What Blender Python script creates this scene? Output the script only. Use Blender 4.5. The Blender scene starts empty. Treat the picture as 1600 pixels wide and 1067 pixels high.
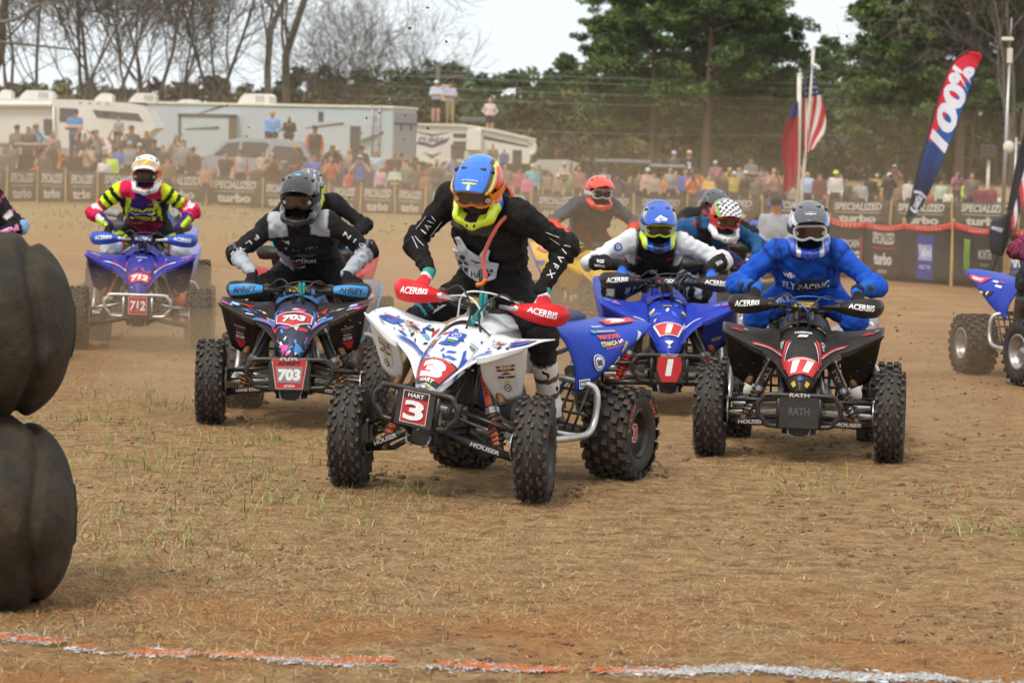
import bpy, bmesh, math, random
import numpy as np
from mathutils import Vector, Matrix, Euler
from mathutils.bvhtree import BVHTree

# ------------------------------------------------------------------ camera, sky, sun, exposure
SC = bpy.context.scene
COL = SC.collection
FPX, CAMH, PITCH, ROLL = 4444.0, 1.75, math.radians(3.74), math.radians(1.4)
cam_d = bpy.data.cameras.new('camera'); cam = bpy.data.objects.new('camera', cam_d); COL.objects.link(cam)
cam_d.sensor_width = 36.0; cam_d.lens = FPX / 1600 * 36.0
cam_d.clip_start = 0.3; cam_d.clip_end = 3000
cam.matrix_world = Matrix.Translation((0, 0, CAMH)) @ Matrix.Rotation(math.pi / 2 - PITCH, 4, 'X') @ Matrix.Rotation(ROLL, 4, 'Z')
cam_d.dof.use_dof = True; cam_d.dof.focus_distance = 14.9; cam_d.dof.aperture_fstop = 6.0
SC.camera = cam
CAMM = cam.matrix_world.copy()

SUN_EL, SUN_AZ = math.radians(58), math.radians(-150)      # azimuth measured from +Y towards +X: behind the camera, to its left
world = bpy.data.worlds.new('World'); SC.world = world; world.use_nodes = True
wn = world.node_tree.nodes; wl = world.node_tree.links; wn.clear()
wo = wn.new('ShaderNodeOutputWorld'); wb = wn.new('ShaderNodeBackground')
sky = wn.new('ShaderNodeTexSky'); sky.sky_type = 'NISHITA'; sky.sun_disc = False
sky.sun_elevation = SUN_EL; sky.sun_rotation = SUN_AZ; sky.dust_density = 2.0
sc_ = wn.new('ShaderNodeMix'); sc_.data_type = 'RGBA'; sc_.blend_type = 'MULTIPLY'; sc_.inputs[0].default_value = 1.0
wl.new(sky.outputs[0], sc_.inputs[6]); sc_.inputs[7].default_value = (1, 1, 1, 1)
# thin even overcast over the blue: cloud veil broken very slightly by noise
tc = wn.new('ShaderNodeTexCoord'); mp = wn.new('ShaderNodeMapping'); mp.inputs[3].default_value = (1.2, 1.2, 5.0)
nz = wn.new('ShaderNodeTexNoise'); nz.inputs['Scale'].default_value = 2.2; nz.inputs['Detail'].default_value = 5
wl.new(tc.outputs['Generated'], mp.inputs[0]); wl.new(mp.outputs[0], nz.inputs['Vector'])
rp = wn.new('ShaderNodeValToRGB'); rp.color_ramp.elements[0].position = 0.3; rp.color_ramp.elements[1].position = 0.7
rp.color_ramp.elements[0].color = (7.5, 8.05, 8.4, 1); rp.color_ramp.elements[1].color = (8.6, 8.95, 9.1, 1)
wl.new(nz.outputs['Fac'], rp.inputs[0])
mx = wn.new('ShaderNodeMix'); mx.data_type = 'RGBA'; mx.inputs[0].default_value = 0.92
wl.new(sc_.outputs[2], mx.inputs[6]); wl.new(rp.outputs[0], mx.inputs[7])
wl.new(mx.outputs[2], wb.inputs[0]); wb.inputs[1].default_value = 0.103
wl.new(wb.outputs[0], wo.inputs[0])

sun_d = bpy.data.lights.new('sun', 'SUN'); sun = bpy.data.objects.new('sun', sun_d); COL.objects.link(sun)
sun_d.energy = 1.9; sun_d.angle = math.radians(16); sun_d.color = (1.0, 0.95, 0.86)
sdir = Vector((math.sin(SUN_AZ) * math.cos(SUN_EL), math.cos(SUN_AZ) * math.cos(SUN_EL), math.sin(SUN_EL)))
sun.rotation_euler = sdir.to_track_quat('Z', 'Y').to_euler()
SC.view_settings.view_transform = 'Standard'; SC.view_settings.look = 'None'
SC.view_settings.exposure = 0.35; SC.view_settings.gamma = 1.0; SC.view_settings.use_curve_mapping = False
cy = SC.cycles
cy.use_denoising = True; cy.use_adaptive_sampling = True; cy.adaptive_threshold = .035; cy.adaptive_min_samples = 16
cy.max_bounces = 6; cy.diffuse_bounces = 3; cy.glossy_bounces = 3; cy.transmission_bounces = 4; cy.volume_bounces = 1
cy.transparent_max_bounces = 12; cy.caustics_reflective = False; cy.caustics_refractive = False
cy.sample_clamp_indirect = 6.0

# ------------------------------------------------------------------ helpers: pixels, noise, colours
random.seed(7); RNG = np.random.default_rng(11)
def ray(px, py):
    d = CAMM.to_3x3() @ Vector(((px - 800) / FPX, -(py - 533.5) / FPX, -1.0))
    return d / d.y                                   # unit depth along +Y
def at(px, py, depth):
    d = ray(px, py); return Vector((d.x * depth, depth, CAMH + d.z * depth))
def on_ground(px, py, z=0.0):
    d = ray(px, py); t = (z - CAMH) / d.z; return Vector((d.x * t, t, z))
def xat(px, depth, py=400): return at(px, py, depth).x
_SC = {}
def S(c):                                            # sRGB hex or 0..255 triple -> linear
    if c in _SC: return _SC[c]
    _SC[c] = r_ = _srgb(c); return r_
def _srgb(c):
    if isinstance(c, str):
        c = c.lstrip('#'); c = tuple(int(c[i:i + 2], 16) for i in (0, 2, 4))
    return tuple(((v / 255) / 12.92 if v / 255 <= 0.04045 else ((v / 255 + 0.055) / 1.055) ** 2.4) for v in c)
_tab = RNG.random((64, 256, 256)).astype(np.float32)
def vnoise(x, y, seed=0):
    t = _tab[seed % 64]; xi = np.floor(x).astype(int); yi = np.floor(y).astype(int)
    fx = x - xi; fy = y - yi; fx = fx * fx * (3 - 2 * fx); fy = fy * fy * (3 - 2 * fy)
    a = t[xi & 255, yi & 255]; b = t[(xi + 1) & 255, yi & 255]; c = t[xi & 255, (yi + 1) & 255]; d = t[(xi + 1) & 255, (yi + 1) & 255]
    return (a * (1 - fx) + b * fx) * (1 - fy) + (c * (1 - fx) + d * fx) * fy
def fbm(x, y, seed=0, octaves=4):
    s = 0; a = 0.5; n = 0
    for o in range(octaves):
        s = s + a * vnoise(x * 2 ** o + 17.3 * o, y * 2 ** o + 9.1 * o, seed + o); n += a; a *= 0.5
    return s / n

# ------------------------------------------------------------------ materials
MATS = {}
def _new(name):
    m = bpy.data.materials.new(name); m.use_nodes = True
    nt = m.node_tree; nt.nodes.clear()
    o = nt.nodes.new('ShaderNodeOutputMaterial'); p = nt.nodes.new('ShaderNodeBsdfPrincipled')
    nt.links.new(p.outputs[0], o.inputs[0]); return m, nt, p, o
def pm(name, col=(.5, .5, .5), rough=.5, metal=0.0, var=.12, scale=9.0, bump=0.0, bscale=120.0, dirt=0.0, dirtcol=(.26, .165, .095), attr=False, coat=0.0, spec=.5, sheen=0.0):
    """principled surface: base colour (or the Col attribute), soft variation, grain relief, and a film of dust in patches"""
    if name in MATS: return MATS[name]
    m, nt, p, o = _new(name); N = nt.nodes.new; L = nt.links.new
    tcd = N('ShaderNodeTexCoord')
    no = N('ShaderNodeTexNoise'); no.inputs['Scale'].default_value = scale; no.inputs['Detail'].default_value = 6; no.inputs['Roughness'].default_value = .6
    L(tcd.outputs['Object'], no.inputs['Vector'])
    if attr:
        a = N('ShaderNodeAttribute'); a.attribute_name = 'Col'; src = a.outputs['Color']
    else:
        r = N('ShaderNodeRGB'); r.outputs[0].default_value = (*col, 1); src = r.outputs[0]
    mr = N('ShaderNodeMapRange'); mr.inputs[1].default_value = .3; mr.inputs[2].default_value = .7
    mr.inputs[3].default_value = 1 - var; mr.inputs[4].default_value = 1 + var
    L(no.outputs['Fac'], mr.inputs[0])
    mu = N('ShaderNodeMix'); mu.data_type = 'RGBA'; mu.blend_type = 'MULTIPLY'; mu.inputs[0].default_value = 1
    L(src, mu.inputs[6]); L(mr.outputs[0], mu.inputs[7]); src = mu.outputs[2]
    p.inputs['Roughness'].default_value = rough
    if dirt > 0:
        n2 = N('ShaderNodeTexNoise'); n2.inputs['Scale'].default_value = scale * 1.7; n2.inputs['Detail'].default_value = 9; n2.inputs['Roughness'].default_value = .72
        L(tcd.outputs['Object'], n2.inputs['Vector'])
        m2 = N('ShaderNodeMapRange'); m2.inputs[1].default_value = .42; m2.inputs[2].default_value = .72; m2.inputs[3].default_value = dirt * .25; m2.inputs[4].default_value = min(1, dirt)
        L(n2.outputs['Fac'], m2.inputs[0])
        mm = N('ShaderNodeMix'); mm.data_type = 'RGBA'; L(m2.outputs[0], mm.inputs[0]); L(src, mm.inputs[6]); mm.inputs[7].default_value = (*dirtcol, 1)
        src = mm.outputs[2]
        rr = N('ShaderNodeMapRange'); rr.inputs[3].default_value = rough; rr.inputs[4].default_value = .85; L(m2.outputs[0], rr.inputs[0]); L(rr.outputs[0], p.inputs['Roughness'])
    L(src, p.inputs['Base Color'])
    p.inputs['Metallic'].default_value = metal; p.inputs['Coat Weight'].default_value = coat; p.inputs['Specular IOR Level'].default_value = spec
    if sheen: p.inputs['Sheen Weight'].default_value = sheen
    if bump:
        n3 = N('ShaderNodeTexNoise'); n3.inputs['Scale'].default_value = bscale; n3.inputs['Detail'].default_value = 4
        L(tcd.outputs['Object'], n3.inputs['Vector'])
        b = N('ShaderNodeBump'); b.inputs['Strength'].default_value = bump; b.inputs['Distance'].default_value = .01
        L(n3.outputs['Fac'], b.inputs['Height']); L(b.outputs[0], p.inputs['Normal'])
    MATS[name] = m; return m
def plastic(hexc, dirt=.3): return pm('plastic_%s_%d' % (hexc, dirt * 100), S(hexc), rough=.42, var=.07, dirt=dirt * .6, scale=7, spec=.28)
def ink(hexc): return pm('ink_' + hexc, S(hexc), rough=.45, var=.06, scale=30, dirt=.18)
def paint(hexc, dirt=.2): return pm('paint_%s_%d' % (hexc, dirt * 100), S(hexc), rough=.35, var=.06, dirt=dirt, scale=1.5)
M_BLACK = pm('black_steel', (.013, .013, .014), rough=.34, metal=.0, dirt=.12, scale=14)
M_DARK = pm('dark_plastic', (.016, .016, .018), rough=.45, dirt=.14, scale=10)
M_ALU = pm('brushed_aluminium', (.62, .62, .61), rough=.36, metal=.85, dirt=.3, scale=12)
M_STEEL = pm('bare_steel', (.42, .42, .42), rough=.35, metal=.9, dirt=.3, scale=18)
M_RUB = pm('tyre_rubber', (.014, .014, .015), rough=.7, var=.3, scale=20, dirt=.22, dirtcol=(.17, .11, .068), bump=.25, bscale=90)
M_KNOB = pm('tyre_knob_wear', (.045, .036, .03), rough=.9, var=.5, scale=26, dirt=.75, dirtcol=(.17, .11, .07), bump=.5, bscale=160)
M_CLOTH = pm('jersey_cloth', rough=.85, var=.1, scale=14, bump=.75, bscale=20, attr=True, dirt=.05, spec=.25)
M_SHELL = pm('helmet_shell', rough=.22, var=.03, scale=8, attr=True, coat=.4, dirt=.12)
M_SKIN = pm('skin', S('c08c6e'), rough=.6, var=.1)

# ------------------------------------------------------------------ object helpers
def tag(o, label=None, cat=None, group=None, kind=None):
    if label: o['label'] = label
    if cat: o['category'] = cat
    if group: o['group'] = group
    if kind: o['kind'] = kind
    return o
def empty(name, loc=(0, 0, 0), rz=0.0, parent=None):
    o = bpy.data.objects.new(name, None); COL.objects.link(o); o.location = loc; o.rotation_euler = (0, 0, rz); o.parent = parent
    o.empty_display_size = .1; return o
def link(name, me, parent=None, mat=None):
    o = bpy.data.objects.new(name, me); COL.objects.link(o); o.parent = parent
    if mat is not None: o.matrix_local = mat
    return o
def np_mesh(name, V, F, mats=None, smooth=True, midx=None, col=None):
    """V (n,3), F (m,3|4) arrays -> mesh"""
    V = np.asarray(V, np.float32); F = np.asarray(F, np.int32); k = F.shape[1]
    me = bpy.data.meshes.new(name); me.vertices.add(len(V)); me.vertices.foreach_set('co', V.ravel())
    me.loops.add(F.size); me.loops.foreach_set('vertex_index', F.ravel())
    me.polygons.add(len(F)); me.polygons.foreach_set('loop_start', np.arange(0, F.size, k, dtype=np.int32))
    if smooth: me.polygons.foreach_set('use_smooth', np.ones(len(F), bool))
    if midx is not None: me.polygons.foreach_set('material_index', np.asarray(midx, np.int32))
    for m in (mats or []): me.materials.append(m)
    if col is not None:
        c = np.ones((len(V), 4), np.float32); c[:, :3] = col
        at_ = me.color_attributes.new('Col', 'FLOAT_COLOR', 'POINT'); at_.data.foreach_set('color', c.ravel())
    me.update(calc_edges=True); return me
def catmull(P, n):
    """dense samples of a Catmull-Rom curve through P"""
    P = np.asarray(P, float); m = len(P)
    if m == 2: t = np.linspace(0, 1, n * 1 + 1)[:, None]; return P[0] * (1 - t) + P[1] * t
    Q = np.vstack([2 * P[0] - P[1], P, 2 * P[-1] - P[-2]]); out = []
    for i in range(m - 1):
        t = np.linspace(0, 1, n, endpoint=False)[:, None]; a, b, c, d = Q[i:i + 4]
        out.append(.5 * (2 * b + (c - a) * t + (2 * a - 5 * b + 4 * c - d) * t ** 2 + (3 * b - a - 3 * c + d) * t ** 3))
    return np.vstack(out + [P[-1:]])
class MB:
    """collects shapes (with a material slot each) and builds one mesh"""
    def __init__(s): s.v = []; s.f = []; s.m = []; s.sm = []
    def add(s, V, F, mi=0, smooth=False):
        o = len(s.v); s.v.extend([tuple(map(float, p)) for p in V])
        for f in F: s.f.append([o + i for i in f]); s.m.append(mi); s.sm.append(smooth)
        return s
    def box(s, c, size, mi=0, R=None, bev=0.0):
        hx, hy, hz = [q / 2 for q in size]; b = min(bev, .45 * min(size))
        if b <= 0:
            V = [(x, y, z) for x in (-hx, hx) for y in (-hy, hy) for z in (-hz, hz)]
            F = [(0, 1, 3, 2), (4, 6, 7, 5), (0, 4, 5, 1), (2, 3, 7, 6), (0, 2, 6, 4), (1, 5, 7, 3)]
        else:
            V = []; F = []
            for sx in (-1, 1):
                for sy in (-1, 1):
                    for sz in (-1, 1):
                        V += [(sx * hx, sy * (hy - b), sz * (hz - b)), (sx * (hx - b), sy * hy, sz * (hz - b)), (sx * (hx - b), sy * (hy - b), sz * hz)]
            bm = bmesh.new(); vs = [bm.verts.new(p) for p in V]; r = bmesh.ops.convex_hull(bm, input=vs)
            bm.verts.index_update(); V = [tuple(q.co) for q in bm.verts]; F = [[q.index for q in f.verts] for f in bm.faces]; bm.free()
        c = Vector(c)
        V = [(R @ Vector(p) if R is not None else Vector(p)) + c for p in V]
        return s.add(V, F, mi)
    def tube(s, P, r, n=8, mi=0, smooth=0, caps=True, closed=False):
        P = np.asarray(P, float)
        if smooth:
            if closed: P = catmull(np.vstack([P, P[:1]]), smooth)[:-1]
            else: P = catmull(P, smooth)
        m = len(P); rr = np.interp(np.linspace(0, 1, m), np.linspace(0, 1, len(r)), r) if hasattr(r, '__len__') else np.full(m, r)
        T = np.gradient(P, axis=0) if not closed else np.roll(P, -1, 0) - np.roll(P, 1, 0)
        T /= np.linalg.norm(T, axis=1)[:, None] + 1e-9
        up = np.array([0, 0, 1.0]) if abs(T[0][2]) < .9 else np.array([1.0, 0, 0]); V = []; F = []
        u = np.cross(T[0], up); u /= np.linalg.norm(u)
        for i in range(m):
            u = u - T[i] * np.dot(u, T[i]); u /= np.linalg.norm(u) + 1e-9; w = np.cross(T[i], u)
            for k in range(n):
                a = 2 * math.pi * k / n; V.append(P[i] + rr[i] * (math.cos(a) * u + math.sin(a) * w))
        for i in range(m if closed else m - 1):
            j = (i + 1) % m
            for k in range(n): F.append((i * n + k, i * n + (k + 1) % n, j * n + (k + 1) % n, j * n + k))
        s.add(V, F, mi, True)
        if caps and not closed:
            o = len(s.v) - len(V); s.f.append([o + k for k in range(n)][::-1]); s.m.append(mi); s.sm.append(False)
            s.f.append([o + (m - 1) * n + k for k in range(n)]); s.m.append(mi); s.sm.append(False)
        return s
    def lathe(s, prof, M=None, n=32, mi=0, smooth=True):
        """prof: (radius, height) pairs about local Z, placed by matrix M"""
        M = M or Matrix(); V = []; F = []; k = len(prof)
        for i in range(n):
            a = 2 * math.pi * i / n
            for r, z in prof: V.append(M @ Vector((r * math.cos(a), r * math.sin(a), z)))
        for i in range(n):
            j = (i + 1) % n
            for q in range(k - 1): F.append((i * k + q, j * k + q, j * k + q + 1, i * k + q + 1))
        return s.add(V, F, mi, smooth)
    def prism(s, poly, vec, mi=0):
        """closed polygon (3-D points) extruded by vec"""
        n = len(poly); P = [Vector(p) for p in poly]; vec = Vector(vec); Q = [p + vec for p in P]
        F = [list(range(n))[::-1], [n + i for i in range(n)]] + [(i, (i + 1) % n, n + (i + 1) % n, n + i) for i in range(n)]
        return s.add(P + Q, F, mi)
    def ball(s, c, r, mi=0, n=10, sc=(1, 1, 1)):
        prof = [(r * math.sin(math.pi * i / n), -r * math.cos(math.pi * i / n)) for i in range(n + 1)]
        return s.lathe(prof, Matrix.Translation(c) @ Matrix.Diagonal((*sc, 1)), n * 2, mi)
    def mesh(s, name, mats):
        me = bpy.data.meshes.new(name); me.from_pydata(s.v, [], s.f)
        for m in mats: me.materials.append(m)
        me.polygons.foreach_set('material_index', s.m); me.polygons.foreach_set('use_smooth', s.sm); me.update(); return me
    def obj(s, name, mats, parent=None, mat=None):
        if not isinstance(mats, (list, tuple)): mats = [mats]
        return link(name, s.mesh(name, mats), parent, mat)
def axis_mat(p, d):
    d = Vector(d).normalized(); q = Vector((0, 0, 1)).rotation_difference(d); return Matrix.Translation(p) @ q.to_matrix().to_4x4()
def cyl(mb, a, b, r0, r1=None, n=16, mi=0):
    r1 = r0 if r1 is None else r1; a = Vector(a); b = Vector(b); h = (b - a).length
    return mb.lathe([(0, 0), (r0, 0), (r1, h), (0, h)], axis_mat(a, b - a), n, mi, False)

class Patch:
    """bicubic sheet through a grid of control points; u runs along columns, v along rows, both 0..1"""
    def __init__(s, rows): s.P = np.asarray(rows, float); s.m, s.n = s.P.shape[:2]
    @staticmethod
    def _w(t, n):
        x = np.clip(np.asarray(t, float), 0, 1) * (n - 1); i = np.minimum(x.astype(int), n - 2); f = x - i
        if n == 2: w = np.stack([0 * f, 1 - f, f, 0 * f], -1)
        else: w = .5 * np.stack([-f + 2 * f ** 2 - f ** 3, 2 - 5 * f ** 2 + 3 * f ** 3, f + 4 * f ** 2 - 3 * f ** 3, -f ** 2 + f ** 3], -1)
        return i, w
    def ev(s, u, v):
        E = np.pad(s.P, ((1, 1), (1, 1), (0, 0)), mode='edge')
        E[0] = 2 * E[1] - E[2]; E[-1] = 2 * E[-2] - E[-3]; E[:, 0] = 2 * E[:, 1] - E[:, 2]; E[:, -1] = 2 * E[:, -2] - E[:, -3]
        iu, wu = s._w(u, s.n); iv, wv = s._w(v, s.m); out = 0
        for a in range(4):
            for b in range(4): out = out + (wv[..., a] * wu[..., b])[..., None] * E[iv + a, iu + b]
        return out
    def d(s, u, v):
        e = 1e-3; u0, u1 = max(0, u - e), min(1, u + e); v0, v1 = max(0, v - e), min(1, v + e)
        return ((s.ev(np.array(u1), np.array(v)) - s.ev(np.array(u0), np.array(v))) / (u1 - u0), (s.ev(np.array(u), np.array(v1)) - s.ev(np.array(u), np.array(v0))) / (v1 - v0))
    def mesh(s, name, mats, nu=20, nv=16, th=.005, colf=None):
        U, W = np.meshgrid(np.linspace(0, 1, nu), np.linspace(0, 1, nv)); P = s.ev(U, W)
        gu = np.gradient(P, axis=1); gv = np.gradient(P, axis=0); N = np.cross(gu, gv); N /= np.linalg.norm(N, axis=2)[..., None] + 1e-9
        A = (P + N * th / 2).reshape(-1, 3); B = (P - N * th / 2).reshape(-1, 3); n = nu * nv
        I = np.arange(n).reshape(nv, nu); q = np.stack([I[:-1, :-1], I[:-1, 1:], I[1:, 1:], I[1:, :-1]], -1).reshape(-1, 4)
        rim = list(I[0, :]) + list(I[1:, -1]) + list(I[-1, -2::-1]) + list(I[-2:0:-1, 0]); rim = np.array(rim); r2 = np.roll(rim, -1)
        F = np.vstack([q, q[:, ::-1] + n, np.stack([r2, rim, rim + n, r2 + n], -1)])
        col = None
        if colf is not None:
            c = np.array([colf(a, b) for a, b in zip(U.ravel(), W.ravel())]); col = np.vstack([c, c])
        return np_mesh(name, np.vstack([A, B]), F, mats, True, None, col)
    def place(s, u, v, pts, R, U_, off):
        """map flat points (metres, along R and U_) onto the sheet around (u, v)"""
        Pu, Pv = s.d(u, v); J = np.linalg.pinv(np.stack([Pu, Pv], 1)); R = np.asarray(R, float); U_ = np.asarray(U_, float)
        N0 = np.cross(Pu, Pv); N0 /= np.linalg.norm(N0)
        R = R - N0 * R.dot(N0); R /= np.linalg.norm(R); U_ = U_ - N0 * U_.dot(N0); U_ -= R * U_.dot(R); U_ /= np.linalg.norm(U_)
        sg = 1 if np.dot(np.cross(R, U_), N0) > 0 else -1
        uv = np.array([u, v]) + (pts[:, :1] * R + pts[:, 1:2] * U_) @ J.T
        uu = np.clip(uv[:, 0], 0, 1); vv = np.clip(uv[:, 1], 0, 1); P = s.ev(uu, vv); e = 2e-3
        a = s.ev(np.clip(uu + e, 0, 1), vv) - s.ev(np.clip(uu - e, 0, 1), vv); b = s.ev(uu, np.clip(vv + e, 0, 1)) - s.ev(uu, np.clip(vv - e, 0, 1))
        N = np.cross(a, b); N /= np.linalg.norm(N, axis=1)[:, None] + 1e-9
        return P + N * sg * off

# ------------------------------------------------------------------ lettering and flat print
_TXT = {}
def text2d(s, bold=.012, shear=0.0, space=1.0, cuts=0):
    """flat letters, height 1 (capitals), centred; returns points (n,2), faces"""
    key = (s, bold, shear, space, cuts)
    if key in _TXT: return _TXT[key]
    cu = bpy.data.curves.new('lettering', 'FONT'); cu.body = s; cu.offset = bold; cu.shear = shear; cu.space_character = space
    cu.resolution_u = 3; cu.align_x = 'CENTER'; cu.fill_mode = 'FRONT'
    o = bpy.data.objects.new('lettering', cu); me = o.to_mesh()
    V = np.array([v.co[:2] for v in me.vertices], float).reshape(-1, 2); F = [list(p.vertices) for p in me.polygons]
    o.to_mesh_clear(); bpy.data.objects.remove(o); bpy.data.curves.remove(cu)
    if len(V) == 0: V = np.zeros((3, 2)); F = [[0, 1, 2]]
    lo, hi = V.min(0), V.max(0); V = (V - (lo + hi) / 2) / max(hi[1] - lo[1], 1e-6)
    if cuts:
        bm = bmesh.new(); vs = [bm.verts.new((p[0], p[1], 0)) for p in V]
        for f in F:
            try: bm.faces.new([vs[i] for i in f])
            except ValueError: pass
        w = (V[:, 0].max() - V[:, 0].min())
        for ax in (0, 1):
            L0, L1 = V[:, ax].min(), V[:, ax].max(); n = max(2, int(cuts * (L1 - L0)))
            for k in range(1, n):
                c = [0, 0, 0]; c[ax] = L0 + (L1 - L0) * k / n; nn = [0, 0, 0]; nn[ax] = 1
                bmesh.ops.bisect_plane(bm, geom=bm.verts[:] + bm.edges[:] + bm.faces[:], plane_co=c, plane_no=nn)
        bm.verts.index_update(); V = np.array([v.co[:2] for v in bm.verts]); F = [[v.index for v in f.verts] for f in bm.faces]; bm.free()
    _TXT[key] = (V, F); return V, F
def rect2d(w, h, nx=4, ny=3, skew=0.0, taper=1.0):
    X, Y = np.meshgrid(np.linspace(-.5, .5, nx + 1), np.linspace(-.5, .5, ny + 1)); k = 1 + (taper - 1) * (.5 - Y)
    V = np.stack([(X * w * k + Y * h * skew).ravel(), (Y * h).ravel()], 1); I = np.arange((nx + 1) * (ny + 1)).reshape(ny + 1, nx + 1)
    return V, [list(q) for q in np.stack([I[:-1, :-1], I[:-1, 1:], I[1:, 1:], I[1:, :-1]], -1).reshape(-1, 4)]
def disc2d(r, n=14, r0=0.0):
    V = [(0, 0)] if r0 == 0 else []; F = []
    a = np.arange(n) * 2 * math.pi / n
    if r0 == 0:
        V = np.vstack([[0, 0], np.stack([r * np.cos(a), r * np.sin(a)], 1)]); F = [[0, 1 + i, 1 + (i + 1) % n] for i in range(n)]
    else:
        V = np.vstack([np.stack([r0 * np.cos(a), r0 * np.sin(a)], 1), np.stack([r * np.cos(a), r * np.sin(a)], 1)]); F = [[i, n + i, n + (i + 1) % n, (i + 1) % n] for i in range(n)]
    return V, F
class Print:
    """layers of flat shapes in metres; projected on a sheet, plane or body as one thin part"""
    def __init__(s): s.L = []
    def put(s, VF, hexc, x=0, y=0, k=1.0, rot=0.0):
        V, F = VF; c, q = math.cos(rot), math.sin(rot); V = np.asarray(V) * k
        s.L.append((np.stack([V[:, 0] * c - V[:, 1] * q + x, V[:, 0] * q + V[:, 1] * c + y], 1), F, hexc)); return s
    def text(s, t, h, hexc, x=0, y=0, w=None, rot=0.0, bold=.012, shear=0.0, cuts=0, space=1.0):
        V, F = text2d(t, bold, shear, space, cuts); V = V * h
        if w: V = V * np.array([w / (V[:, 0].max() - V[:, 0].min()), 1])
        return s.put((V, F), hexc, x, y, 1, rot)
    def rect(s, w, h, hexc, x=0, y=0, rot=0.0, skew=0.0, taper=1.0, nx=4, ny=3): return s.put(rect2d(w, h, nx, ny, skew, taper), hexc, x, y, 1, rot)
    def disc(s, r, hexc, x=0, y=0, r0=0.0): return s.put(disc2d(r, 14, r0), hexc, x, y)
    def poly(s, pts, hexc, x=0, y=0): return s.put((np.asarray(pts, float), [list(range(len(pts)))]), hexc, x, y)
    def build(s, name, parent, fn, off=.0025, step=.0012, mat=None, matf=ink, grid=None):
        grid = grid or getattr(fn, 'grid', None); step = min(step, .006 / max(1, len(s.L)))
        mb = MB(); mats = []; keys = []
        for i, (V, F, h) in enumerate(s.L):
            if grid: V, F = densify(V, F, grid)
            if h not in keys: keys.append(h); mats.append(matf(h))
            P = fn(V, off + step * i); ok = np.isfinite(P).all(1)
            F = [f for f in F if all(ok[q] for q in f)]; P = np.where(ok[:, None], P, 0)
            used = sorted({q for f in F for q in f}); rm = {q: j for j, q in enumerate(used)}
            mb.add([P[q] for q in used], [[rm[q] for q in f] for f in F], keys.index(h))
        return mb.obj(name, mats, parent, mat) if mb.f else None
def densify(V, F, g):
    """cut flat shapes along a grid so that they can follow a curved surface"""
    V = np.asarray(V, float); bm = bmesh.new(); vs = [bm.verts.new((p[0], p[1], 0)) for p in V]
    for f in F:
        try: bm.faces.new([vs[i] for i in f])
        except ValueError: pass
    for ax in (0, 1):
        L0, L1 = V[:, ax].min(), V[:, ax].max(); n = int((L1 - L0) / g) + 1
        for k in range(1, n):
            c = [0, 0, 0]; c[ax] = L0 + (L1 - L0) * k / n; nn = [0, 0, 0]; nn[ax] = 1
            bmesh.ops.bisect_plane(bm, geom=bm.verts[:] + bm.edges[:] + bm.faces[:], plane_co=c, plane_no=nn)
    bm.verts.index_update(); V = np.array([v.co[:2] for v in bm.verts]); F = [[v.index for v in f.verts] for f in bm.faces]; bm.free(); return V, F
def on_patch(p, u, v, R, U):
    fn = lambda V, off: p.place(u, v, V, R, U, off + .003)
    fn.grid = .02; return fn
def on_plane(c, R, U):
    R = Vector(R).normalized(); U = Vector(U); U = (U - R * U.dot(R)).normalized(); N = R.cross(U); c = np.array(c); R = np.array(R); U = np.array(U); N = np.array(N)
    return lambda V, off: c + V[:, :1] * R + V[:, 1:2] * U + N * off
def on_body(bvh, c, R, U, reach=.35):
    R = Vector(R).normalized(); U = Vector(U); U = (U - R * U.dot(R)).normalized(); N = R.cross(U); c = Vector(c)
    def fn(V, off):
        out = []
        for a, b in V:
            h, n, _, _ = bvh.ray_cast(c + R * a + U * b + N * reach, -N, reach * 2)
            out.append((np.nan,) * 3 if h is None else tuple(h + N * (off + .002)))
        return np.array(out)
    fn.grid = .016; return fn

# ------------------------------------------------------------------ organic bodies: smooth union of tapered limbs, meshed as one surface
class Cap:
    def __init__(s, a, b, ra, rb=None, sq=None): s.a = np.array(a, float); s.b = np.array(b, float); s.ra = ra; s.rb = ra if rb is None else rb
    def bb(s): r = max(s.ra, s.rb); return np.minimum(s.a, s.b) - r, np.maximum(s.a, s.b) + r
    def dt(s, P):
        ab = s.b - s.a; L = ab.dot(ab) + 1e-12; t = np.clip((P - s.a) @ ab / L, 0, 1)
        return np.linalg.norm(P - s.a - t[..., None] * ab, axis=-1) - (s.ra + (s.rb - s.ra) * t), t
class Ell:
    def __init__(s, c, r, R=None): s.c = np.array(c, float); s.r = np.array(r, float); s.R = np.array(R) if R is not None else np.eye(3)
    def bb(s): m = s.r.max(); return s.c - m, s.c + m
    def dt(s, P):
        q = ((P - s.c) @ s.R) / s.r; k = np.linalg.norm(q, axis=-1); k2 = np.linalg.norm(q / s.r, axis=-1) + 1e-9
        return k * (k - 1) / k2, (q[..., 2] + 1) / 2
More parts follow.
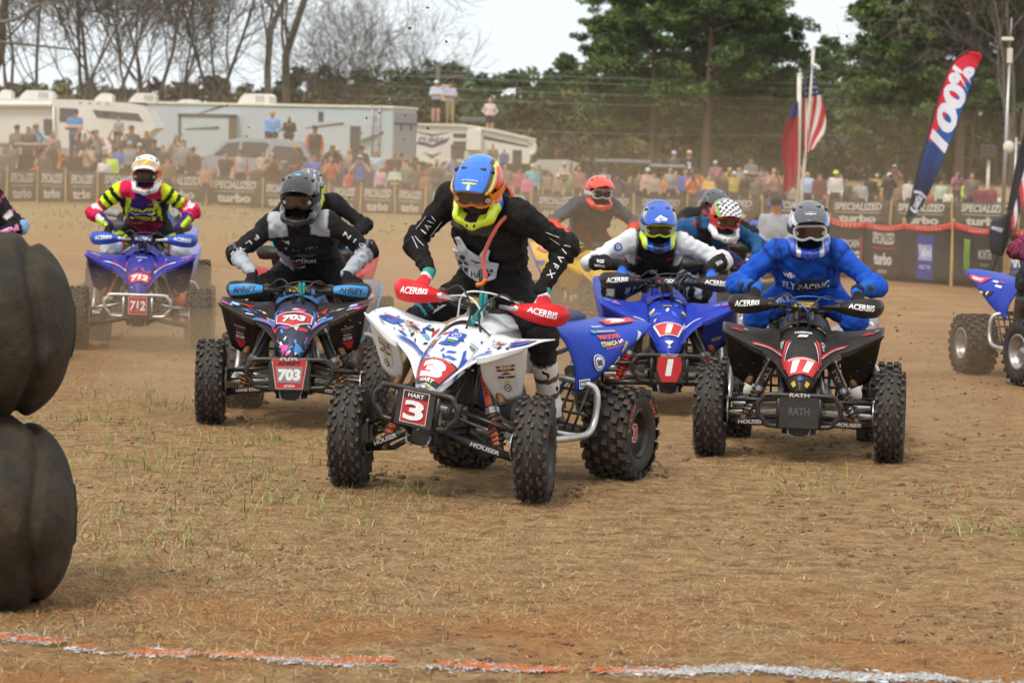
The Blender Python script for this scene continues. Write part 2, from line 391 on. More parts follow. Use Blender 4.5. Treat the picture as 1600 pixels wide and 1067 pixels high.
def sdf_mesh(prims, h, k, cut=None):
    los, his = zip(*[p.bb() for p in prims]); lo = np.min(los, 0) - 3 * h - k * .3; hi = np.max(his, 0) + 3 * h + k * .3
    n = np.ceil((hi - lo) / h).astype(int) + 1; D = np.full(n, 1.0, np.float32)
    ax = [lo[i] + h * np.arange(n[i]) for i in range(3)]
    for p in prims:
        a, b = p.bb(); i0 = np.clip(((a - k - 2 * h - lo) / h).astype(int), 0, n - 1); i1 = np.clip(((b + k + 2 * h - lo) / h).astype(int) + 2, 1, n)
        sl = tuple(slice(i0[i], i1[i]) for i in range(3)); G = np.stack(np.meshgrid(*[ax[i][sl[i]] for i in range(3)], indexing='ij'), -1)
        d = p.dt(G)[0]; o = D[sl]; hh = np.maximum(k - np.abs(d - o), 0) / k; D[sl] = np.minimum(d, o) - hh * hh * k / 4
    if cut is not None:
        G = np.stack(np.meshgrid(*ax, indexing='ij'), -1)
        for c in cut: D = np.maximum(D, -c(G)).astype(np.float32)
    ins = D < 0; c8 = [ins[i:n[0] - 1 + i, j:n[1] - 1 + j, l:n[2] - 1 + l] for i in (0, 1) for j in (0, 1) for l in (0, 1)]
    cnt = sum(c.astype(np.int8) for c in c8); act = (cnt > 0) & (cnt < 8); idx = np.argwhere(act); vid = np.full(act.shape, -1, np.int64); vid[act] = np.arange(len(idx))
    offs = np.array([(i, j, l) for i in (0, 1) for j in (0, 1) for l in (0, 1)]); cv = np.stack([D[tuple((idx + o).T)] for o in offs], 1)
    acc = np.zeros((len(idx), 3)); w = np.zeros(len(idx))
    for a in range(8):
        for b in range(a + 1, 8):
            if np.abs(offs[a] - offs[b]).sum() != 1: continue
            va, vb = cv[:, a], cv[:, b]; x = (va < 0) != (vb < 0); t = np.where(x, va / np.where(x, va - vb, 1), 0)
            acc += np.where(x[:, None], offs[a] + t[:, None] * (offs[b] - offs[a]), 0); w += x
    V = lo + h * (idx + acc / w[:, None]); Fs = []
    for axn in range(3):
        s0 = [slice(None)] * 3; s1 = [slice(None)] * 3; s0[axn] = slice(0, -1); s1[axn] = slice(1, None)
        A, B = ins[tuple(s0)], ins[tuple(s1)]; e = np.argwhere(A != B); sg = A[tuple(e.T)]; o1, o2 = [(1, 2), (2, 0), (0, 1)][axn]
        d1 = np.zeros(3, int); d1[o1] = 1; d2 = np.zeros(3, int); d2[o2] = 1
        ok = (e[:, o1] > 0) & (e[:, o2] > 0) & (e[:, o1] < n[o1] - 1) & (e[:, o2] < n[o2] - 1); e = e[ok]; sg = sg[ok]
        q = np.stack([vid[tuple((e - d1 - d2).T)], vid[tuple((e - d2).T)], vid[tuple(e.T)], vid[tuple((e - d1).T)]], 1)
        q[~sg] = q[~sg][:, ::-1]; Fs.append(q)
    F = np.vstack(Fs); F = F[(F >= 0).all(1)]; return V, F
def nearest(prims, V):
    ds, ts = zip(*[p.dt(V) for p in prims]); ds = np.array(ds); i = ds.argmin(0); return i, np.array(ts)[i, np.arange(len(V))]
def vnormals(V, F):
    n = np.cross(V[F[:, 2]] - V[F[:, 0]], V[F[:, -1]] - V[F[:, 1]]); N = np.zeros_like(V)
    for k in range(F.shape[1]): np.add.at(N, F[:, k], n)
    return N / (np.linalg.norm(N, axis=1)[:, None] + 1e-9)
def relax(V, F, it=2, lam=.5):
    for _ in range(it):
        A = np.zeros_like(V); c = np.zeros(len(V))
        for k in range(F.shape[1]):
            a = F[:, k]; b = F[:, (k + 1) % F.shape[1]]; np.add.at(A, a, V[b]); np.add.at(A, b, V[a]); np.add.at(c, a, 1); np.add.at(c, b, 1)
        V = V + lam * (A / np.maximum(c, 1)[:, None] - V)
    return V
def bezier_ik(a, b, l1, l2, pole):
    """elbow or knee position between a and b bending towards pole"""
    a = np.array(a, float); b = np.array(b, float); d = b - a; L = np.linalg.norm(d)
    if L > (l1 + l2) * .995: b = a + d / L * (l1 + l2) * .995; d = b - a; L = np.linalg.norm(d)
    x = (l1 * l1 - l2 * l2 + L * L) / (2 * L); hgt = math.sqrt(max(l1 * l1 - x * x, 0)); u = d / L; p = np.array(pole, float); p = p - u * p.dot(u); p /= np.linalg.norm(p) + 1e-9
    return a + u * x + p * hgt, b
# ------------------------------------------------------------------ the ground: one sheet to the horizon
FENCE_D = 81.0
def gz(x, y):
    x = np.asarray(x, float); y = np.asarray(y, float)
    bank = np.clip(y - (FENCE_D + 1.5), 0, 15) * .055
    near = np.clip(1 - (y - 9) / 60, .15, 1)
    return bank + near * (.035 * (fbm(x * .45, y * .45, 3, 3) - .5)) + np.where(y < 70, near * .022 * (fbm(x * 3.1, y * 3.1, 9, 4) - .5), 0)
def g0(x, y): return float(gz(x, y))
M_GROUND, nt, p, o = _new('dry_ground'); N = nt.nodes.new; L = nt.links.new
tcg = N('ShaderNodeTexCoord')
def noise_(scale, det=6, rough=.6, vec=None, dist=0.0):
    n = N('ShaderNodeTexNoise'); n.inputs['Scale'].default_value = scale; n.inputs['Detail'].default_value = det; n.inputs['Roughness'].default_value = rough; n.inputs['Distortion'].default_value = dist
    L(vec or tcg.outputs['Object'], n.inputs['Vector']); return n.outputs['Fac']
def rng_(src, a, b, c=0.0, d=1.0):
    n = N('ShaderNodeMapRange'); n.inputs[1].default_value = a; n.inputs[2].default_value = b; n.inputs[3].default_value = c; n.inputs[4].default_value = d; L(src, n.inputs[0]); return n.outputs[0]
def mixc(f, a, b):
    n = N('ShaderNodeMix'); n.data_type = 'RGBA'
    if isinstance(f, float): n.inputs[0].default_value = f
    else: L(f, n.inputs[0])
    for s_, q in ((6, a), (7, b)):
        if isinstance(q, tuple): n.inputs[s_].default_value = (*q, 1)
        else: L(q, n.inputs[s_])
    return n.outputs[2]
def mul_(a, b):
    n = N('ShaderNodeMath'); n.operation = 'MULTIPLY'; L(a, n.inputs[0]); L(b, n.inputs[1]); return n.outputs[0]
def add_(a, b):
    n = N('ShaderNodeMath'); n.operation = 'ADD'; n.use_clamp = True; L(a, n.inputs[0]); L(b, n.inputs[1]); return n.outputs[0]
sepg = N('ShaderNodeSeparateXYZ'); L(tcg.outputs['Object'], sepg.inputs[0]); GY = sepg.outputs[1]; GX = sepg.outputs[0]
dirt_c = mixc(rng_(noise_(2.3, 8), .35, .65), (.205, .093, .040), (.40, .20, .09))
straw_c = mixc(rng_(noise_(60, 4, .7), .35, .65), (.50, .30, .13), (.69, .46, .225))
c1 = mixc(rng_(noise_(7, 9, .72), .36, .6), dirt_c, straw_c)
orange = mul_(rng_(noise_(.9, 5), .42, .6), rng_(GY, 10.6, 12.0, 1, 0))
c1 = mixc(mul_(orange, rng_(noise_(14, 6, .7), .3, .6)), c1, (.58, .235, .07))
churn = mul_(rng_(GY, 17, 23), rng_(GY, 52, 68, 1, 0))
c1 = mixc(mul_(churn, rng_(noise_(.35, 5), .3, .5, .55, .95)), c1, mixc(rng_(noise_(1.2, 8), .35, .65), (.375, .20, .093), (.53, .315, .155)))
far = rng_(GY, 50, 72)
c1 = mixc(mul_(far, rng_(noise_(.22, 8, .7), .38, .62, .2, 1)), c1, mixc(rng_(noise_(3.2, 7, .7), .35, .65), (.26, .235, .10), (.38, .32, .165)))
speck = rng_(noise_(34, 8, .8), .33, .5, .30, 1)
mxs = N('ShaderNodeMix'); mxs.data_type = 'RGBA'; mxs.blend_type = 'MULTIPLY'; mxs.inputs[0].default_value = .8; L(c1, mxs.inputs[6]); L(speck, mxs.inputs[7])
L(mxs.outputs[2], p.inputs['Base Color']); p.inputs['Roughness'].default_value = .95; p.inputs['Specular IOR Level'].default_value = .15
bmp = N('ShaderNodeBump'); bmp.inputs['Strength'].default_value = .9; bmp.inputs['Distance'].default_value = .03
hs = N('ShaderNodeMath'); hs.operation = 'ADD'; L(noise_(30, 8, .75), hs.inputs[0]); L(noise_(140, 4, .7), hs.inputs[1]); L(hs.outputs[0], bmp.inputs['Height']); L(bmp.outputs[0], p.inputs['Normal'])
r = np.concatenate([np.geomspace(3.0, 8.2, 14)[:-1], np.geomspace(8.2, 34, 380)[:-1], np.geomspace(34, 105, 110)[:-1], np.geomspace(105, 1500, 26)])
t = np.linspace(-1, 1, 340); t = t * (.30 + .70 * np.abs(t) ** 1.6)
Y = np.repeat(r[:, None], len(t), 1); X = t[None, :] * (.75 * r[:, None] + 5)
Z = gz(X, Y) - np.where(Y < 33, .018 * np.abs(fbm(X * 9, Y * 9, 20, 3) - .5) * 2, 0)
I = np.arange(X.size).reshape(X.shape); q = np.stack([I[:-1, :-1], I[:-1, 1:], I[1:, 1:], I[1:, :-1]], -1).reshape(-1, 4)
tag(link('ground', np_mesh('ground', np.stack([X, Y, Z], -1).reshape(-1, 3), q, [M_GROUND])), kind='structure')

# ------------------------------------------------------------------ dry thatch, green tufts, clods: loose cover nobody could count
M_BLADE = pm('grass_blade', rough=.75, var=.15, scale=5, attr=True, spec=.2)
def blades(base, length, width, lean, azim, color, curl=.5, seg=2):
    """flat bent strips; arrays per blade"""
    n = len(base); d = np.stack([np.cos(azim), np.sin(azim), np.zeros(n)], 1); sd = np.stack([-np.sin(azim), np.cos(azim), np.zeros(n)], 1)
    V = []; 
    for i in range(seg + 1):
        f = i / seg; ang = lean + curl * f                     # angle from vertical grows along the blade
        hz = np.sin(np.minimum(ang, 1.65)) * length * f; vt = np.cos(np.minimum(ang, 1.65)) * length * f
        c = base + d * hz[:, None] + np.array([0, 0, 1.0]) * vt[:, None]; w = (width * (1 - .75 * f))[:, None]
        V += [c - sd * w / 2, c + sd * w / 2]
    V = np.stack(V, 1); k = 2 * (seg + 1); o = (np.arange(n) * k)[:, None]
    F = np.concatenate([np.stack([o[:, 0] + 2 * i, o[:, 0] + 2 * i + 1, o[:, 0] + 2 * i + 3, o[:, 0] + 2 * i + 2], 1) for i in range(seg)])
    return V.reshape(-1, 3), F, np.repeat(color, k, 0)
def scatter(n, d0, d1, extra=1.6, power=1.0):
    d = d0 * (d1 / d0) ** (RNG.random(n) ** power); x = (RNG.random(n) * 2 - 1) * (.19 * d + extra); return x, d
def ramp(a, b, f): return np.asarray(a) * (1 - f[:, None]) + np.asarray(b) * f[:, None]
n = 430000; x, y = scatter(n, 8.3, 26)
mask = fbm(x * .8, y * .8, 31, 4) + .25 * (fbm(x * 5, y * 5, 33, 3) - .5); left = np.clip((.9 - x) / 2.6 + .32, .10, 1)
keep = RNG.random(n) < np.clip((mask - .27) * 4.2, .12, 1) * (.35 + .65 * left) * np.clip((y - 8.6) / 2.2 + .12, .15, 1) * np.clip((27 - y) / 8, .15, 1)
x, y = x[keep], y[keep]; n = len(x); f = RNG.random(n)
col = ramp((.19, .09, .036), (.71, .49, .245), f ** 1.1); col[f > .965] = (.82, .66, .40)
V, F, C = blades(np.stack([x, y, gz(x, y) + .001], 1), RNG.uniform(.014, .055, n) * np.clip(RNG.random(n) * 2, .6, 1.6), RNG.uniform(.0013, .003, n), RNG.uniform(.9, 1.55, n), RNG.uniform(0, 6.283, n), col, curl=.2, seg=1)
tag(link('dry_grass', np_mesh('dry_grass', V, F, [M_BLADE], False, None, C)), 'short dry straw coloured grass matted over the dirt', 'grass', kind='stuff')
spots = [(235, 728, 1.4), (205, 735, .9), (262, 715, .8), (390, 765, 1.0), (372, 778, .7), (490, 600, .5), (150, 825, 1.3), (128, 800, .8), (170, 850, .6), (235, 625, .9), (420, 690, .7), (350, 690, .5), (462, 690, .6), (545, 640, .4), (110, 655, .8),
         (210, 670, .7), (285, 850, .5), (310, 880, .5), (270, 905, .5), (118, 880, .6), (330, 750, .5), (450, 735, .8), (485, 790, .6), (555, 790, .6), (1240, 742, .8), (1285, 765, .5), (1560, 830, .7), (1500, 835, .4), (1255, 770, .4), (1590, 838, .5), (300, 640, .5), (250, 640, .7), (600, 765, .6), (575, 820, .4), (140, 720, .6), (180, 690, .6), (340, 800, .5), (655, 770, .4), (1545, 770, .4)]
Vs, Fs, Cs, o_ = [], [], [], 0
def push(V, F, C):
    global o_
    Vs.append(V); Fs.append(F + o_); Cs.append(C); o_ += len(V)
for px, py, k in spots:
    c = on_ground(px, py); n = int(46 * k + 14); rad = .05 + .16 * k
    a = RNG.normal(0, rad, n) * 1.5; b = RNG.normal(0, rad, n); bx, by = c.x + a, c.y + b; g = RNG.random(n)
    col = ramp((.075, .15, .028), (.26, .34, .085), g); dry = RNG.random(n) < .25; col[dry] = (.42, .34, .17)
    push(*blades(np.stack([bx, by, gz(bx, by)], 1), RNG.uniform(.05, .17, n) * (.6 + .4 * k), RNG.uniform(.003, .006, n), RNG.uniform(.05, .7, n), RNG.uniform(0, 6.283, n), col, curl=.8, seg=3))
c = on_ground(235, 628); n = 70                                   # a stand of taller dead stalks by the big tyres
bx = c.x + RNG.normal(0, .07, n); by = c.y + RNG.normal(0, .06, n)
push(*blades(np.stack([bx, by, gz(bx, by)], 1), RNG.uniform(.1, .27, n), RNG.uniform(.003, .005, n), RNG.uniform(0, .35, n), RNG.uniform(0, 6.283, n), ramp((.28, .2, .1), (.5, .4, .22), RNG.random(n)), curl=.35, seg=3))
n = 2000; x, y = scatter(n, 9.2, 24); x = np.where(RNG.random(n) < .7, -np.abs(x) * .95, x)
push(*blades(np.stack([x, y, gz(x, y)], 1), RNG.uniform(.04, .12, n), RNG.uniform(.0025, .005, n), RNG.uniform(.1, .9, n), RNG.uniform(0, 6.283, n), ramp((.10, .17, .04), (.33, .35, .12), RNG.random(n)), curl=.8, seg=3))
n = 16000; d = RNG.uniform(52, 80.5, n); x = RNG.uniform(-17, 19, n)      # rough grass before the banner fence
m = fbm(x * .3, d * .3, 40, 4); kp = m > .46; x, d = x[kp], d[kp]; n = len(x)
push(*blades(np.stack([x, d, gz(x, d)], 1), RNG.uniform(.05, .16, n), RNG.uniform(.012, .03, n), RNG.uniform(.05, .8, n), RNG.uniform(0, 6.283, n), ramp((.16, .19, .055), (.42, .36, .18), RNG.random(n)), curl=.6, seg=3))
tag(link('grass', np_mesh('grass', np.vstack(Vs), np.vstack(Fs), [M_BLADE], False, None, np.vstack(Cs))), 'scattered green grass tufts and taller dead stalks in the field', 'grass', kind='stuff')
# clods of loose earth
ico = bmesh.new(); bmesh.ops.create_icosphere(ico, subdivisions=1, radius=1.0); IV = np.array([v.co[:] for v in ico.verts]); IF = np.array([[v.index for v in f.verts] for f in ico.faces]); ico.free()
def lumps(P, R, squash=.6, jit=.45):
    n = len(P); k = len(IV); V = IV[None] * (1 + jit * (RNG.random((n, k, 1)) - .5) * 2) * R[:, None, None]; V[..., 2] *= squash; V[..., 0] *= RNG.uniform(.7, 1.5, (n, 1))
    V = V + P[:, None]; return V.reshape(-1, 3), (IF[None] + (np.arange(n) * k)[:, None, None]).reshape(-1, 3)
M_CLOD = pm('loose_earth', (.20, .11, .06), rough=.95, var=.4, scale=6, bump=.5, bscale=60)
n = 17000; x, y = scatter(n, 8.4, 30); m = fbm(x * 1.1, y * 1.1, 50, 3) + .02 * x > .50; x, y = x[m], y[m]; R = .003 + .016 * RNG.random(len(x)) ** 4
V, F = lumps(np.stack([x, y, gz(x, y) - R * .1], 1), R); tag(link('dirt_clods', np_mesh('dirt_clods', V, F, [M_CLOD])), 'small crumbled clods of brown earth on the ground', 'dirt', kind='stuff')

# ------------------------------------------------------------------ the sprayed line across the foreground, white with an orange pass over it
line_px = [(-160, 984), (0, 995), (80, 1003), (200, 1015), (330, 1023), (480, 1031), (640, 1037), (800, 1047), (960, 1050), (1080, 1047), (1160, 1045), (1250, 1053), (1400, 1057), (1600, 1064), (1800, 1072)]
lp = catmull([tuple(on_ground(*q)) for q in line_px], 30); seg = np.r_[0, np.cumsum(np.linalg.norm(np.diff(lp, axis=0), axis=1))]
def along(s): return np.stack([np.interp(s, seg, lp[:, 0]), np.interp(s, seg, lp[:, 1])], 1)
n = 9500; s_ = RNG.random(n) * seg[-1]; c = along(s_); off = RNG.normal(0, .036, n) * (.5 + fbm(s_ * 2, s_ * 0, 60, 3)); x = c[:, 0]; y = c[:, 1] + off
gap = fbm(x * 3.5, y * 3.5, 61, 3); kp = gap > .395; x, y, off, s_ = x[kp], y[kp], off[kp], s_[kp]; n = len(x)
isor = (fbm(s_ * .9, off * 6, 63, 3) > .45) & (RNG.random(n) < .85) & (np.abs(off - .012) < .05); col = np.where(isor[:, None], np.array([[.72, .18, .045]]), np.array([[.60, .59, .58]])) * RNG.uniform(.75, 1.05, (n, 1))
V1, F1, C1 = blades(np.stack([x, y, gz(x, y) + .004], 1), RNG.uniform(.01, .045, n), RNG.uniform(.003, .008, n), RNG.uniform(1.25, 1.62, n), RNG.uniform(0, 6.283, n), col, curl=.3, seg=2)
n2 = 700; k2 = RNG.integers(0, n, n2); R = RNG.uniform(.004, .015, n2); V2, F2 = lumps(np.stack([x[k2], y[k2], gz(x[k2], y[k2]) + .001], 1), R, .3)
C2 = np.repeat(col[k2], len(IV), 0); F2q = np.concatenate([F2, F2[:, 2:3]], 1)
me = bpy.data.meshes.new('painted_line'); VV = np.vstack([V1, V2]); me.from_pydata(VV.tolist(), [], F1.tolist() + (F2 + len(V1)).tolist())
ca = me.color_attributes.new('Col', 'FLOAT_COLOR', 'POINT'); cc = np.ones((len(VV), 4), np.float32); cc[:, :3] = np.vstack([C1, C2]); ca.data.foreach_set('color', cc.ravel()); me.materials.append(M_BLADE)
tag(link('painted_line', me), kind='structure')

# ------------------------------------------------------------------ two big smooth worn tyres stacked at the left edge of the track
M_BIG = pm('old_tractor_rubber', (.013, .014, .014), rough=.8, var=.5, scale=4, dirt=.5, dirtcol=(.12, .078, .034), bump=.6, bscale=40, spec=.25)
def big_tyre(c, rad, half, rz, seedv, label, tilt=0.0):
    """ribbed tractor tyre standing on its tread, axle level: shoulder, side bulge, two ribs with a valley between"""
    na, nb = 90, 100; A, B = np.meshgrid(np.linspace(0, 2 * math.pi, na, endpoint=False), np.linspace(0, 1, nb)); w = (B * 2 - 1)
    prof = rad * np.clip(1 - np.abs(w) ** 3.4, 0, 1) ** .42; prof = np.maximum(prof, rad * .30)
    w1 = .56 + .05 * np.sin(3 * A + seedv); prof = prof - .034 * np.exp(-((w - w1) / .06) ** 2) - .03 * np.exp(-((w - .12 - .04 * np.sin(4 * A)) / .10) ** 2) - .03 * np.exp(-((w + .35) / .1) ** 2)
    lug = .012 * np.sin(A * 6 + 2.2 * w + seedv) * np.exp(-((np.abs(w) - .62) / .3) ** 2)
    R_ = prof + lug + .012 * (vnoise(A * 4, w * 3, 5 + int(seedv)) - .5)
    Xl = w * half; V = np.stack([Xl, R_ * np.cos(A), R_ * np.sin(A)], -1).reshape(-1, 3)
    I = np.arange(na * nb).reshape(nb, na); q = np.stack([I[:-1], I[1:], np.roll(I, -1, 1)[1:], np.roll(I, -1, 1)[:-1]], -1).reshape(-1, 4)
    me = np_mesh('big_tyre', V, q, [M_BIG]); o = link('big_tyre', me); o.location = c; o.rotation_euler = (0, tilt, rz)
    rim = MB(); rim.lathe([(rad * .31, -half * .99), (rad * .27, -half * .9), (rad * .26, 0), (rad * .27, half * .9), (rad * .31, half * .99)], Matrix.Rotation(math.pi / 2, 4, 'Y'), 40, 0)
    rim.obj('inner_bead', M_BIG, o)
    return tag(o, label, 'tyre', 'worn tractor tyres stacked as a track marker')
big_tyre(at(-58, 804, 10.75), .395, .42, math.radians(15), 1, 'lower dark tractor tyre on the ground, bearing a second tyre')
big_tyre(at(-64, 507, 10.80), .362, .43, math.radians(17), 4, 'upper mud stained tractor tyre resting on another at the picture edge', .03)
# ------------------------------------------------------------------ racing quads
def knob(V, F, M, c, ang, rad, ax, wx, wt, hgt, skew=0.0):
    """one tread block on a wheel whose axle is local X"""
    o = len(V); 
    for dr, k in ((-.012, 1.0), (hgt, .78)):
        for sx, st in ((-1, -1), (1, -1), (1, 1), (-1, 1)):
            a = ang + (st * wt * k / 2 + sx * skew) / rad; rr = rad + dr - (.012 if abs(ax) > .07 else 0) * 0
            V.append((ax + sx * wx * k / 2, rr * math.cos(a), rr * math.sin(a)))
    F += [(o, o + 1, o + 5, o + 4), (o + 1, o + 2, o + 6, o + 5), (o + 2, o + 3, o + 7, o + 6), (o + 3, o, o + 4, o + 7)]; M += [0] * 4
    F.append((o + 4, o + 5, o + 6, o + 7)); M.append(1)
def tyre_mesh(name, rad, half, rimr, front):
    mb = MB(); k = half
    body = rad - .016
    prof = [(rimr, -k * .72), (rimr + .02, -k * .92), (rimr + (body - rimr) * .5, -k * 1.0), (body - .03, -k * .97), (body - .008, -k * .82), (body, -k * .45), (body + .003, 0), (body, k * .45), (body - .008, k * .82), (body - .03, k * .97), (rimr + (body - rimr) * .5, k), (rimr + .02, k * .92), (rimr, k * .72)]
    mb.lathe(prof, Matrix.Rotation(math.pi / 2, 4, 'Y'), 56, 0)
    V, F, M = [], [], []; rows = 22 if front else 20
    for i in range(rows):
        a = 2 * math.pi * i / rows; h = 2 * math.pi / rows
        if front:
            knob(V, F, M, 0, a, body, -.009, .017, .036, .016); knob(V, F, M, 0, a + h * .4, body, .009, .017, .034, .016)
            for sx in (-1, 1):
                knob(V, F, M, 0, a + h * .5, body, sx * k * .58, .024, .026, .015, .005 * sx); knob(V, F, M, 0, a + h * .12, body - .007, sx * k * .86, .022, .024, .017, .0)
                if i % 2: knob(V, F, M, 0, a + h * .2, body, sx * k * .46, .012, .02, .010, 0)
        else:
            for ax, of in ((-.1, 0), (-.045, .5), (.012, .05), (.062, .5), (.105, .1)):
                knob(V, F, M, 0, a + h * of, body, ax * k / .13, .042, .036, .02, .003)
            for sx in (-1, 1): knob(V, F, M, 0, a + h * .4, body - .01, sx * k * .96, .024, .04, .022)
    mb.v += V; n0 = len(mb.v) - len(V); mb.f += [[q + n0 for q in f] for f in F]; mb.m += M; mb.sm += [False] * len(F)
    return mb.mesh(name, [M_RUB, M_KNOB])
TY_F = tyre_mesh('tyre', .272, .088, .135, True); TY_R = tyre_mesh('tyre', .252, .130, .125, False)
def rim_mesh(rimr, half, sgn, mats):
    """dish, bead ring, hub and bolts; outer face towards sgn*X"""
    mb = MB(); R = Matrix.Rotation(math.pi / 2 * sgn, 4, 'Y')
    mb.lathe([(rimr + .012, half * .78), (rimr + .014, half * .9), (rimr - .004, half * .92), (rimr - .014, half * .7), (rimr - .02, half * .2), (rimr - .05, half * .12), (.05, half * .2), (.035, half * .55), (0, half * .55)], R, 32, 0)
    mb.lathe([(rimr + .012, -half * .78), (rimr - .012, -half * .8), (rimr - .02, -half * .2), (.04, -half * .1), (.04, -half * .5), (0, -half * .5)], R, 28, 0)
    for i in range(10):
        a = i * 2 * math.pi / 10; mb.lathe([(0, 0), (.007, 0), (.007, .012), (0, .012)], R @ Matrix.Translation(((rimr - .032) * math.cos(a), (rimr - .032) * math.sin(a), half * .13)), 6, 1, False)
    return mb.mesh('rim', mats)
_RIM = {}
def rim_of(front, sgn, m):
    k = (front, sgn, m.name)
    if k not in _RIM: _RIM[k] = rim_mesh(.135 if front else .125, .088 if front else .13, sgn, [m, M_STEEL])
    return _RIM[k]
_SH = {}
def shared(key, fn):
    if key not in _SH: _SH[key] = fn()
    return _SH[key]
M_SPRING = pm('spring_steel', (.05, .05, .055), rough=.4, metal=.3, dirt=.3, scale=20)
M_GOLD = pm('bronze_anodised', S('8a5f38'), rough=.38, metal=.55, dirt=.25, scale=16)
M_SEAT = pm('seat_vinyl', (.025, .026, .03), rough=.7, bump=.5, bscale=220, dirt=.3)
M_RAD = pm('radiator_black', (.012, .012, .014), rough=.6, dirt=.3)
FWD = np.array([0, -1.0, 0])
def front_print(hexbg, pts=None): return Print()
def loft_box(rows, n=20, pw=3.0):
    """rows of (y, zc, halfwidth, halfheight) -> smooth superellipse loft along y"""
    V = []; F = []; m = len(rows)
    for (y, zc, hw, hh) in rows:
        for k in range(n):
            a = 2 * math.pi * k / n; c, s_ = math.cos(a), math.sin(a)
            V.append((hw * math.copysign(abs(c) ** (2 / pw), c), y, zc + hh * math.copysign(abs(s_) ** (2 / pw), s_)))
    for i in range(m - 1):
        for k in range(n): F.append((i * n + k, (i + 1) * n + k, (i + 1) * n + (k + 1) % n, i * n + (k + 1) % n))
    F.append(list(range(n))); F.append([(m - 1) * n + k for k in range(n)][::-1]); return V, F
class Quad: pass
def make_quad(cfg):
    """cfg: x, y (front-wheel centre on the ground), rz, lean/pitch/lift of the sprung body, steer, colours; returns grips, pegs, matrix"""
    Q = Quad(); rz = math.radians(cfg['rz']); root = empty('racing_quad', (0, 0, 0), rz); lod = cfg.get('lod', 0); D_ = 2 if lod > 1 else 1
    fc = Vector((cfg['x'], cfg['y'], 0)); root.location = fc - Matrix.Rotation(rz, 3, 'Z') @ Vector((0, -.635, 0)); root.location.z = cfg.get('z', 0.0) + g0(fc.x, fc.y) * .5
    tag(root, cfg['label'], 'quad bike', 'racing quads charging off the start'); Q.root = root
    steer = math.radians(cfg.get('steer', 0)); G = cfg.get
    B = Matrix.Translation((0, 0, G('lift', 0))) @ Matrix.Translation((0, .62, .25)) @ Matrix.Rotation(math.radians(-G('pitch', 0)), 4, 'X') @ Matrix.Translation((0, -.62, -.25)) @ Matrix.Translation((0, 0, .35)) @ Matrix.Rotation(math.radians(G('lean', 0)), 4, 'Y') @ Matrix.Translation((0, 0, -.35))
    Q.B = B; Q.M = Matrix.Translation(root.location) @ Matrix.Rotation(rz, 4, 'Z')
    def part(name, me, parent=root, mat=B): return link(name, me, parent, mat)
    def sub(o): o.matrix_local = Matrix(); return o
    P_ = {k: plastic(G(k, d), G('dust', .3)) for k, d in (('hood', '1c3fb0'), ('fender', '1c3fb0'), ('panel', '15151a'), ('rear', '1c3fb0'), ('tank', '1c3fb0'), ('guard', '15151a'), ('accent', 'd02028'))}
    # wheels
    zf, zr = .268, .250; hubz = zf
    for sx in (-1, 1):
        for front in (True, False):
            w = empty('wheel', (sx * (.53 if front else .47), -.635 if front else .62, zf if front else zr), (steer if front else 0), root)
            ty = link('tyre', TY_F if front else TY_R, w); ty.rotation_euler = (random.random() * 6, 0, 0)
            link('rim', rim_of(front, sx, G('rimmat', M_BLACK)), w)
            if not front and sx > 0 and G('hubnum'):
                pr = Print(); pr.text(G('hubnum'), .105, 'e8e8e8', 0, 0, .075, bold=.06).text(G('hubnum'), .097, 'c01a24', 0, 0, .062, bold=.03)
                pr.build('number', w, on_plane((.085, 0, 0), (0, 1, 0), (0, 0, 1)))
                for a0, t_ in ((.9, 'MAXXIS'), (2.6, 'RAZR')):
                    for i, ch in enumerate(t_):
                        a = a0 - i * .15; Print().text(ch, .03, 'c8742a' if i % 2 else 'd63a20', bold=.03).build('lettering', w, on_plane((.1315, -.195 * math.cos(a), .195 * math.sin(a)), (0, math.sin(a), math.cos(a)), (0, -math.cos(a), math.sin(a))))
    # front suspension arms (unsprung end at the hub, sprung end on the chassis)
    def cb(p): return tuple(B @ Vector(p))
    for sx in (-1, 1):
        mb = MB()
        mb.tube([cb((sx * .10, -.72, .215)), (sx * .44, -.645, .205)], [.019, .023], 8, 0); mb.tube([cb((sx * .10, -.47, .235)), (sx * .30, -.60, .215), (sx * .44, -.63, .205)], .015, 8, 0)
        o = mb.obj('lower_arm', M_BLACK, root)
        if lod < 2 and G('armtext'):
            a = Vector(cb((sx * .10, -.72, .215))); b = Vector((sx * .44, -.645, .205)); c = a.lerp(b, .55); rgt = (b - a) * sx; c = c + Vector((0, -.022, .004))
            Print().text(G('armtext'), G('armh', .024), 'dcdcdc', 0, 0, .16, bold=.03, shear=.1).build('lettering', o, on_plane(c, rgt, (0, -.25, 1)))
        mb = MB(); mb.tube([cb((sx * .11, -.68, .35)), (sx * .44, -.64, .335)], .012, 8, 0); mb.tube([cb((sx * .11, -.50, .37)), (sx * .44, -.63, .335)], .012, 8, 0)
        mb.obj('upper_arm', G('armmat', M_BLACK), root)
        mb = MB(); mb.tube([(sx * .445, -.635, .19), (sx * .435, -.635, .35)], .018, 8, 0); cyl(mb, (sx * .43, -.635, hubz), (sx * .50, -.635, hubz), .038, .034, 14, 0); cyl(mb, (sx * .425, -.635, hubz), (sx * .432, -.635, hubz), .088, None, 20, 1)
        mb.box((sx * .43, -.57, hubz + .03), (.03, .05, .07), 2, None, .008); mb.ball((sx * .435, -.645, .345), .017, 1, 6); mb.ball((sx * .445, -.65, .195), .019, 1, 6)
        mb.obj('hub', [M_DARK, M_STEEL, M_BLACK], root)
